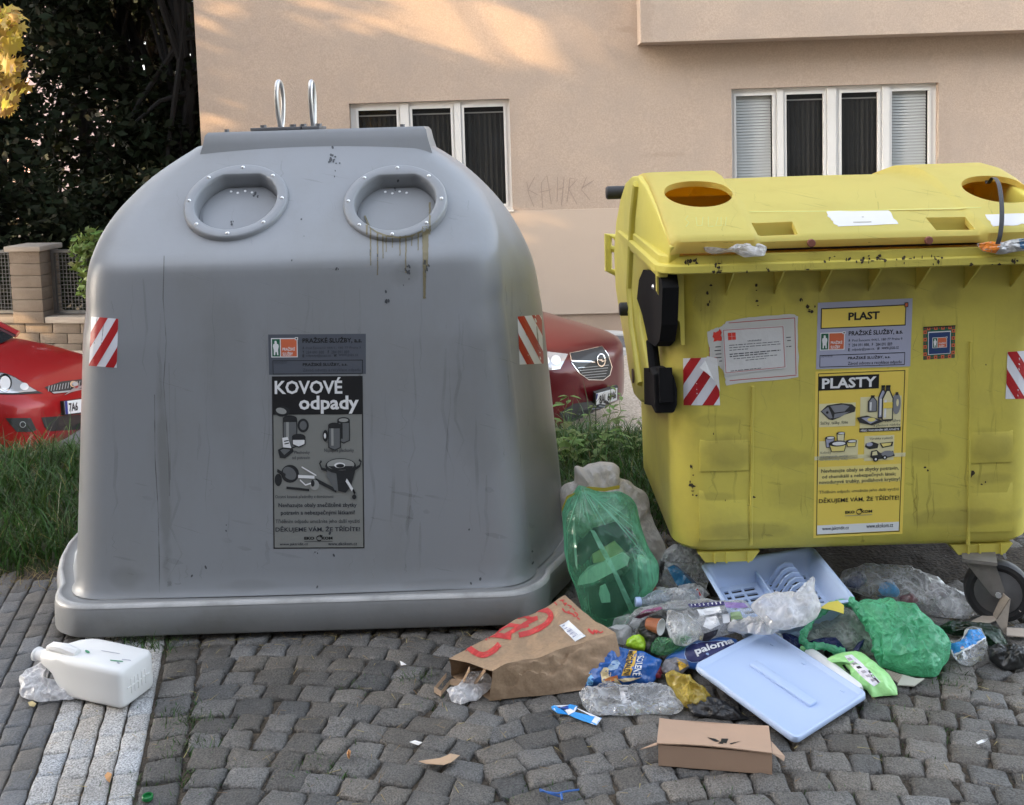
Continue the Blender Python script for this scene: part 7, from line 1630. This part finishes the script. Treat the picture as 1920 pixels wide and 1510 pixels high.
item('plastic_film', FWHITE, 'white plastic scraps under the right end of the bundle, beside the blue lid', 'plastic film', zh([(1080, 880), (1230, 850), (1330, 880), (1300, 950), (1180, 960), (1090, 940)]), (1425, 1190), .12, 30, .02, 94, amp=.018, freq=24)
item('clear_bottle', FCLEAR, 'clear crushed bottle in the gap between paper bag and tall green sack', 'bottle', [(1150, 1160), (1180, 1150), (1200, 1165), (1190, 1190), (1165, 1200), (1148, 1185)], (1175, 1200), .03, 45, .02, 95, amp=.01, freq=20)
item('dark_film', pbr('rack_shade_film', (.025, .025, .028), .3, .4, 20, bump=.5), 'black sheet for the shade behind the rubbish under the dish rack', 'plastic film', zh([(560, 700), (760, 680), (1000, 700), (1200, 760), (1300, 860), (1100, 900), (800, 900), (600, 860)]), (1380, 1190), .01, 20, .02, 96, amp=.014, freq=18)  # black sheet added as the shade under the rack
# ---------------- big green sack between the containers and what shows inside it
zg_ = Z(4.577, 1030, 850)
gs = item('refuse_sack', FGREEN2, 'tall see-through green sack standing between the two containers', 'refuse sack', zg_([(105, 500), (150, 375), (205, 340), (245, 270), (300, 285), (420, 325), (600, 325), (700, 380), (750, 450), (785, 600), (850, 800), (930, 950), (942, 1100), (870, 1210), (740, 1350), (650, 1480), (440, 1500), (290, 1390), (230, 1200), (165, 1020), (130, 850), (118, 620)]), (1135, 1172), .004, 72, .10, 33, amp=.010, freq=9, na=140, nr=22, back=.9)
g = MB(); dsp = [(105, 490), (150, 380), (225, 350), (330, 300), (470, 312), (600, 288)]
pp = [at_plane(*q, gs.p, gs.n)+gs.n*.012 for q in zg_(dsp)]; wv_ = V((0, 0, .006)); g.loft([[p-wv_, p+wv_, p+wv_+gs.n*.0015, p-wv_+gs.n*.0015] for p in pp]); ds_ = g.build('drawstring', pbr('drawstring', (.42, .33, .03), .5, .2, 20), gs.o)
pdec(gs, [(zg_([(350, 655), (390, 665), (500, 860), (600, 1060), (690, 1250), (745, 1370), (700, 1390), (620, 1200), (540, 1020), (440, 840)]), 0, 0), (zg_([(200, 640), (215, 520), (225, 700), (240, 900), (245, 1000), (225, 960)]), 0, 0)], [film('green_fold', (.30, .70, .50), op=.55, edge=0, bump=0, var=.1, streak=0, gl=.2)], 'fold_strip')
def inner(name, outline, th, col, label, cat, dy):
    n = gs.n; q0 = gs.p+V((0, dy, 0)); g = MB(); g.prism([at_plane(*q, q0, n) for q in zg_(outline)], -n*th); return g.build(name, col, None, smooth=False, label=label, cat=cat)
inner('carton', [(340, 990), (640, 850), (690, 895), (670, 960), (380, 1110), (250, 1135), (265, 1075)], .05, pbr('carton_white', (.66, .70, .62), .6, .1, 10), 'pale carton inside the tall green sack', 'carton', .0)
inner('yellow_carton', [(370, 870), (560, 755), (640, 840), (480, 925), (380, 945)], .05, pbr('carton_yellow', (.48, .40, .20), .6, .1, 10), 'yellowish carton above the pale one inside the tall green sack', 'carton', .02)
inner('dark_tray', [(250, 770), (380, 640), (560, 590), (700, 650), (790, 790), (770, 880), (660, 850), (560, 750), (370, 870), (280, 970), (215, 930)], .02, pbr('tub_black', (.02, .02, .025), .4, .3, 10), 'black tray inside the upper half of the tall green sack', 'tray', .04)
inner('white_packet', [(765, 870), (850, 890), (930, 960), (905, 1015), (790, 1015), (760, 950)], .03, pbr('carton_w2', (.82, .84, .84), .6, .1, 10), 'white packet at the right edge inside the tall green sack', 'packet', -.02)
inner('grey_label', [(800, 980), (860, 925), (890, 945), (830, 1005)], .004, flat('label_lilac', rgb((150, 150, 165)), .5), 'small grey label on the white packet inside the tall green sack', 'label', -.03)
inner('dark_bottle', [(260, 1170), (420, 1130), (560, 1110), (700, 1000), (850, 1030), (860, 1150), (720, 1320), (600, 1440), (430, 1460), (310, 1360)], .05, pbr('dark_green_glass', (.012, .035, .02), .2, .4, 10), 'dark green bottles in the bottom of the tall green sack', 'bottle', .04)
inner('clear_cup', [(440, 1150), (485, 1128), (520, 1210), (525, 1280), (450, 1285), (430, 1220)], .03, pbr('cup_pale', (.55, .66, .6), .4, .1, 10), 'pale cup low inside the tall green sack', 'cup', -.02)
FOLD = bpy.data.materials['green_fold']; rr = random.Random(19); its = []
for tx, ty, w_ in ((140, 700, 10), (185, 560, 12), (250, 640, 10), (300, 560, 8), (345, 600, 12), (420, 580, 10), (480, 620, 14), (560, 560, 12), (600, 600, 9), (680, 560, 14), (720, 640, 12), (760, 760, 16), (830, 900, 18)):
    sx, sy = 275+(tx-275)*.10, 320+rr.uniform(0, 14); mx_, my_ = (sx+tx)/2+rr.uniform(-8, 8), (sy+ty)/2-12
    its.append((zg_([(sx-2, sy), (mx_-w_*.35, my_), (tx-w_*.2, ty), (tx+w_*.3, ty-4), (mx_+w_*.5, my_), (sx+3, sy)]), 0, 0))
pdec(gs, its, [FOLD], 'fold')
item('refuse_sack', FTAN, 'whitish crumpled sack behind the tall green one', 'refuse sack', zg_([(85, 420), (88, 320), (130, 280), (210, 245), (212, 115), (240, 110), (300, 140), (340, 90), (440, 68), (560, 95), (605, 140), (590, 205), (700, 235), (800, 320), (870, 450), (885, 600), (985, 780), (995, 920), (900, 960), (700, 900), (400, 800), (150, 700)]), (1180, 1060), .0, 74, .08, 47, amp=.026, freq=11, na=140, nr=20)

# ---------------- torn green bag on the right
zt = Z(4.3636, 1480, 1020)
tg = item('refuse_sack', FGREEN, 'bright green thin bag lying torn open on the right of the heap', 'refuse sack', zt([(490, 495), (620, 468), (780, 468), (950, 508), (1080, 558), (1150, 650), (1260, 760), (1308, 850), (1292, 930), (1235, 1050), (1180, 1112), (1000, 1102), (850, 1030), (745, 1005), (700, 900), (690, 800), (600, 650)]), (1700, 1270), .0, 38, .085, 51, amp=.020, freq=13, na=150, nr=26)
g = MB(); rimp = [(500, 500), (400, 500), (300, 540), (190, 610), (130, 720), (100, 790), (140, 850), (260, 850), (380, 885), (460, 900)]
rp_ = [at_plane(*q, tg.p, tg.n)+tg.n*.012 for q in zt(rimp)]; fine = []
for i in range(len(rp_)-1):
    for k in range(6): fine.append(rp_[i].lerp(rp_[i+1], k/6)+V((noise.noise(V((i*6+k, 0, 1))*.7)*.006, 0, noise.noise(V((i*6+k, 5, 1))*.7)*.006)))
g.tube(fine, [.011+.006*noise.noise(V((k*.6, 2, 3))) for k in range(len(fine))], 9); g.build('torn_rim', FGREEN, tg.o)
g = MB(); rimp = [(480, 500), (560, 570), (630, 680), (690, 800), (705, 900), (740, 990)]
rp_ = [at_plane(*q, tg.p, tg.n)+tg.n*.03 for q in zt(rimp)]; fine = []
for i in range(len(rp_)-1):
    for k in range(6): fine.append(rp_[i].lerp(rp_[i+1], k/6)+V((noise.noise(V((i*6+k, 0, 8))*.7)*.006, 0, noise.noise(V((i*6+k, 5, 9))*.7)*.006)))
g.tube(fine, [.013+.007*noise.noise(V((k*.6, 7, 3))) for k in range(len(fine))], 9); g.build('torn_rim', FGREEN, tg.o)
item('clear_tray', FGREY, 'clear crushed trays spilling out of the torn green bag', 'tray', zt([(130, 790), (200, 630), (300, 560), (470, 520), (570, 590), (650, 720), (690, 830), (690, 930), (560, 900), (400, 880), (230, 850)]), (1560, 1225), .012, 36, .035, 52, amp=.02, freq=14)
item('navy_wrapper', NAVY, 'navy blue wrapper inside the mouth of the torn green bag', 'wrapper', zt([(165, 800), (270, 770), (380, 765), (410, 800), (480, 880), (420, 890), (320, 860), (220, 830)]), (1560, 1222), .03, 40, .012, 53, amp=.008, freq=24)
item('navy_wrapper', NAVY, 'small navy blue scrap right of the larger one in the torn green bag', 'wrapper', zt([(520, 870), (560, 810), (620, 775), (600, 840), (560, 885)]), (1605, 1222), .03, 40, .008, 54, amp=.004, freq=24)
g = MB(); g.prism([at_plane(*q, tg.p, tg.n)+tg.n*.05 for q in zt([(225, 590), (290, 545), (370, 530), (420, 570), (417, 637), (330, 610)])], tg.n*.0015); g.build('yellow_note', flat('note_yellow', rgb((205, 190, 75)), .6), smooth=False, label='bent yellow paper tag on the rim of the torn green bag', cat='paper tag')
wp_ = item('wipes_packet', PALEG, 'pale green wipes packet with white label in front of the torn green bag', 'packet', zt([(300, 945), (400, 900), (540, 882), (625, 930), (700, 985), (760, 1040), (825, 1085), (880, 1180), (888, 1240), (790, 1250), (680, 1272), (640, 1200), (560, 1150), (490, 1090), (500, 1040), (430, 980), (330, 985)]), (1640, 1310), .0, 26, .028, 55, amp=.009, freq=18)
pdec(wp_, [(zt([(450, 918), (512, 908), (600, 985), (745, 1130), (690, 1168), (590, 1085), (520, 1010)]), 0, 0), (zt([(430, 990), (450, 985), (505, 1060), (490, 1085)]), 1, 0), (zt([(640, 1040), (655, 1035), (705, 1100), (740, 1135), (725, 1138), (680, 1095)]), 1, 1)]+[(zt([(470+k*38, 940+k*34), (500+k*38, 932+k*34), (520+k*38, 950+k*34), (488+k*38, 958+k*34)]), 1 if k == 2 else 2, 1) for k in range(6)], [flat('wipes_white', rgb((225, 222, 230)), .45), BLACK, flat('wipes_grey', rgb((165, 160, 168)), .5)], 'label')
t = thing('white_tube', 'long white plastic tube between the blue lid and the pale green packet', 'tube', at_z(1560, 1260, 0))
a, b = at_z(1512, 1222, .045), at_z(1612, 1297, .022); g = MB(); dd_ = (b-a); g.tube([a, a+dd_*.03, a+dd_*.08, a+dd_*.5, a+dd_*.95, b], [.006, .016, .02, .022, .02, .014], 18); g.build('body', HDPE, t); g = MB(); g.tube([a-dd_*.10, a-dd_*.005], [.007, .010], 12); g.build('nozzle', PALEG, t)
cg = thing('card_piece', 'torn piece of corrugated card under the torn green bag', 'cardboard', at_z(1700, 1285, 0)); g = MB()
g.prism([at_z(*q, .012) for q in zt([(920, 1075), (1040, 1108), (1105, 1108), (1020, 1168), (885, 1160)])], (0, 0, .003)); g.build('flap', pbr('pale_card', (.42, .42, .36), .8, .1, 10), cg, smooth=False)
g = MB(); q = [at_z(*s_, .014) for s_ in zt([(740, 1005), (790, 1035), (925, 1082), (885, 1145), (820, 1100)])]
for k in range(6):
    t_ = k/6; a_, b_ = q[1].lerp(q[4], t_), q[2].lerp(q[3], t_); a2, b2 = q[1].lerp(q[4], t_+.09), q[2].lerp(q[3], t_+.09); g.prism([a_, b_, b2, a2], (0, 0, .003))
g.build('corrugation', CARDG, cg, smooth=False)
# ---------------- under and beside the yellow container
cb = item('plastic_bag', FCLEAR, 'long clear bag full of packaging pushed under the yellow container', 'plastic bag', zt([(400, 330), (420, 240), (560, 185), (760, 180), (950, 208), (1120, 250), (1250, 320), (1330, 420), (1420, 455), (1545, 448), (1602, 500), (1570, 570), (1450, 632), (1250, 612), (1000, 535), (750, 455), (560, 405)]), (1750, 1162), .0, 32, .06, 57, amp=.022, freq=13, na=140, nr=20)
for nm, ol, m_, lab, sd in (('blue_packet', [(720, 380), (760, 320), (840, 310), (910, 400), (880, 440), (760, 430)], SKYB, 'blue packet showing through the long clear bag', 61), ('dark_wrapper', [(440, 330), (520, 240), (600, 220), (640, 300), (560, 380)], NAVY, 'dark wrapper at the left end inside the long clear bag', 62), ('white_wrapper', [(1180, 480), (1300, 440), (1400, 500), (1480, 560), (1400, 610), (1280, 590)], pbr('wrap_w', (.6, .6, .62), .4, .2, 20, bump=.4), 'white printed wrapper at the knotted end of the long clear bag', 63), ('maroon_wrapper', [(900, 440), (1000, 400), (1060, 470), (1000, 520), (920, 500)], pbr('wrap_m', (.16, .03, .04), .4, .3, 20, bump=.4), 'maroon wrapper under the middle of the long clear bag', 64), ('grey_wrapper', [(1000, 250), (1150, 270), (1260, 350), (1300, 440), (1180, 440), (1080, 360)], pbr('wrap_g', (.32, .30, .32), .35, .3, 20, bump=.5), 'grey foil wrapper inside the long clear bag', 65)):
    p = pillow(zt(ol), (1750, 1162), .0, 32, .02, sd, amp=.01, freq=22, nr=8, na=50)
    p.mb.build(nm, m_, None, label=lab, cat='wrapper')
bt = item('crushed_bottle', FCLEAR, 'crushed clear bottle with sky blue label beside the torn green bag', 'bottle', zt([(1305, 810), (1420, 775), (1440, 700), (1500, 685), (1570, 695), (1605, 760), (1622, 850), (1590, 950), (1480, 1003), (1400, 985), (1330, 920)]), (1810, 1250), .0, 35, .035, 58, amp=.016, freq=20)
pdec(bt, [(zt([(1308, 818), (1400, 800), (1460, 705), (1560, 700), (1603, 770), (1480, 850), (1332, 925)]), 0, 0), (zt([(1332, 912), (1480, 838), (1602, 758), (1605, 772), (1480, 854), (1334, 928)]), 1, 1), (zt([(1440, 705), (1475, 700), (1430, 770), (1415, 790)]), 1, 1), (zt(ell(1417, 853, 16, 18)), 1, 2), (zt([(1402, 850), (1408, 838), (1424, 838), (1432, 848), (1420, 852)]), 2, 3), (zt([(1404, 860), (1418, 864), (1430, 856), (1424, 868), (1410, 869)]), 3, 3)], [flat('label_sky', rgb((62, 145, 215)), .3), WHITE, flat('label_red', rgb((190, 40, 50)), .4), flat('label_deep', rgb((30, 60, 140)), .4)], 'label')
item('black_bag', pbr('black_film', (.014, .015, .015), .3, .4, 18, bump=.7, bscale=30), 'black crumpled bag on the cobbles at the right edge of the picture', 'plastic bag', zt([(1612, 890), (1650, 840), (1740, 855), (1830, 850), (1960, 880), (1960, 990), (1880, 1020), (1760, 1045), (1690, 990), (1640, 950)]), (1885, 1258), .0, 28, .04, 59, amp=.016, freq=15)
item('dark_bottle', film('dark_pet', (.01, .05, .02), (.25, .45, .3), op=.7, edge=.3, rough=.06, streak=0), 'dark green crushed bottle under the black bag beside the wheel', 'bottle', zt([(1200, 690), (1300, 640), (1500, 660), (1660, 670), (1740, 730), (1790, 830), (1700, 870), (1600, 830), (1480, 720), (1320, 740)]), (1860, 1212), .0, 30, .03, 60, amp=.012, freq=18)
item('red_can', pbr('dark_red_can', (.22, .015, .02), .25, .3, 20, metal=.3), 'flattened dark red can beside the open box', 'can', zt([(1310, 700), (1400, 680), (1560, 675), (1655, 685), (1660, 705), (1560, 712), (1420, 708), (1330, 716)]), (1830, 1185), .022, 40, .012, 66, amp=.004, freq=20)
ob = thing('cardboard_box', 'open grey brown cardboard box standing against the wheel of the yellow container', 'cardboard box', at_z(1870, 1180, 0))
fb = [at_z(*q, z) for q, z in zip(zt([(1470, 650), (1640, 560), (1700, 625), (1600, 672)]), (.01, .02, .02, .01))]
g = MB(); g.prism(fb, (0, 0, .003)); g.build('flap', CARDG, ob, smooth=False)
hinge = (fb[1].y+fb[2].y)/2
q_ = zt([(1640, 562), (1722, 378), (1808, 450), (1695, 628)]); pl0 = fb[1]; e1 = (fb[2]-fb[1]).normalized(); nn = e1.cross(V((.25, .15, 1))).normalized()
pf = [at_plane(*a, pl0, nn) for a in q_]; g = MB(); g.prism(pf, nn*.003); g.build('side', CARDG, ob, smooth=False)
nn2 = V((.2, -1, 0)).normalized(); pf2 = [at_plane(*a, pf[2]+V((.002, 0, 0)), nn2) for a in zt([(1809, 450), (1772, 752), (1692, 634)])]; g = MB(); g.prism(pf2, V((.002, .003, 0))); g.build('end', CARDG, ob, smooth=False)
g = MB(); g.prism([at_z(*a, .016) for a in zt([(1778, 690), (1990, 702), (1990, 772), (1778, 755)])], (0, 0, .003)); g.build('flattened_box', CARDG, smooth=False, label='flattened piece of brown box at the right edge beside the wheel', cat='cardboard')
g = MB(); g.prism([at_z(*a, .05) for a in zt([(1880, 270), (1985, 260), (1985, 500), (1890, 560)])], (0, .01, .003)); g.build('flattened_box', CARDG, smooth=False, label='tilted brown box piece behind the wheel at the right edge', cat='cardboard')
# ---------------- caught on the rim
zy = Z(5.806, 1120, 300)
def rimfilm(name, ol, Y, mat, label, cat, seed, th=.012):
    n = V((0, -1, .35)).normalized(); p0 = V((0, Y, 1.2)); P_ = resample(ol, 70); out = [at_plane(q.x, q.y, p0, n) for q in P_]; c = sum(out, V((0, 0, 0)))/70; g = MB(); rings = []
    for sd_ in (1, -1):
        ss = [.15, .35, .55, .72, .86, .95, 1.0]
        if sd_ < 0: ss = ss[:-1][::-1]
        for s in ss:
            rings.append([c+(o-c)*s+n*(sd_*th*max(0, 1-s*s)**.5+(crease(c+(o-c)*s, 30, seed)-.5)*.012) for o in out])
    g.loft(rings); o = g.build(name, mat, None, ang=40, label=label, cat=cat); q = Pil(); q.o = o; q.bv = g.bvh(); return q
rimfilm('plastic_film', zy([(1145, 950), (1300, 962), (1420, 970), (1500, 920), (1640, 895), (1760, 905), (1852, 950), (1820, 1050), (1600, 1062), (1500, 1005), (1400, 1002), (1250, 1028), (1180, 1000)]), 2.968, FMILK, 'crumpled clear film caught under the lid of the yellow container', 'plastic film', 71)
z3 = Z(3, 1280, 0)
rwp = rimfilm('food_wrapper', z3([(1648, 1372), (1740, 1358), (1800, 1362), (1860, 1345), (1960, 1335), (1960, 1410), (1880, 1415), (1800, 1432), (1690, 1415)]), 2.965, pbr('silver_foil', (.5, .5, .5), .3, .2, 20, metal=.4, bump=.4), 'orange and silver food wrapper caught under the lid at the right end', 'wrapper', 72)
pdec(rwp, [(z3([(1650, 1374), (1740, 1360), (1790, 1366), (1780, 1400), (1760, 1424), (1690, 1413)]), 0, 0), (z3([(1890, 1350), (1955, 1340), (1955, 1400), (1900, 1400)]), 1, 0)], [flat('pr_orange2', rgb((215, 125, 40)), .4), flat('pr_blue2', rgb((40, 85, 120)), .4)], 'print', box=(1100, 300, 1000, 500))
# ---------------- crumbs of litter on the cobbles
KR2 = pbr('dry_leaf', (.42, .22, .09), .8, .2, 20)
def scrap(name, ol, mat, label, cat, z=.012, curl=.008):
    g = MB(); pts = [at_z(a, b, z+curl*(i % 3)/2) for i, (a, b) in enumerate(ol)]; g.prism(pts, (0, 0, .0012)); g.build(name, mat, smooth=False, label=label, cat=cat)
scrap('paper_scrap', [(785, 1428), (826, 1422), (845, 1414), (862, 1417), (846, 1430), (832, 1435), (800, 1433)], pbr('brown_scrap', (.45, .31, .2), .8, .1, 20), 'torn strip of brown paper on the cobbles at the lower centre', 'paper scrap')
scrap('paper_scrap', [(768, 1392), (778, 1389), (792, 1393), (784, 1398)], WHITE, 'tiny white paper scrap above the torn brown strip', 'paper scrap')
scrap('dry_leaf', [(650, 1412), (654, 1406), (658, 1409), (655, 1424), (651, 1420)], KR2, 'orange dry leaf standing in a joint left of the brown scrap', 'leaf', .012, .02)
scrap('dry_leaf', [(196, 1455), (202, 1448), (210, 1452), (206, 1468), (200, 1464)], KR2, 'orange dry leaf on the pale paving', 'leaf', .006, .01)
scrap('dry_leaf', [(52, 1318), (60, 1315), (68, 1320), (64, 1326), (56, 1324)], pbr('dry_leaf2', (.45, .36, .18), .8, .2, 20), 'yellowish leaf under the clear film by the jug', 'leaf', .004, .004)
scrap('paper_scrap', [(750, 1240), (756, 1243), (762, 1247), (752, 1248)], WHITE, 'white paper speck near the foot of the grey container', 'paper scrap')
scrap('paper_scrap', [(1830, 1393), (1840, 1388), (1852, 1386), (1848, 1391), (1834, 1396)], WHITE, 'white sliver of paper at the lower right', 'paper scrap')
g = MB(); g.tube([at_z(1012, 1483, .012), at_z(1030, 1486, .014), at_z(1045, 1488, .016), at_z(1062, 1484, .014), at_z(1086, 1481, .012)], .0022, 6); g.tube([at_z(1012, 1480, .014), at_z(1028, 1487, .016), at_z(1050, 1494, .008)], .0022, 6); g.tube([at_z(1052, 1488, .016), at_z(1054, 1500, .01)], .003, 6)
g.build('blue_twine', flat('twine_blue', rgb((40, 90, 160)), .5), label='bits of blue plastic twine on the cobbles at the bottom', cat='twine')
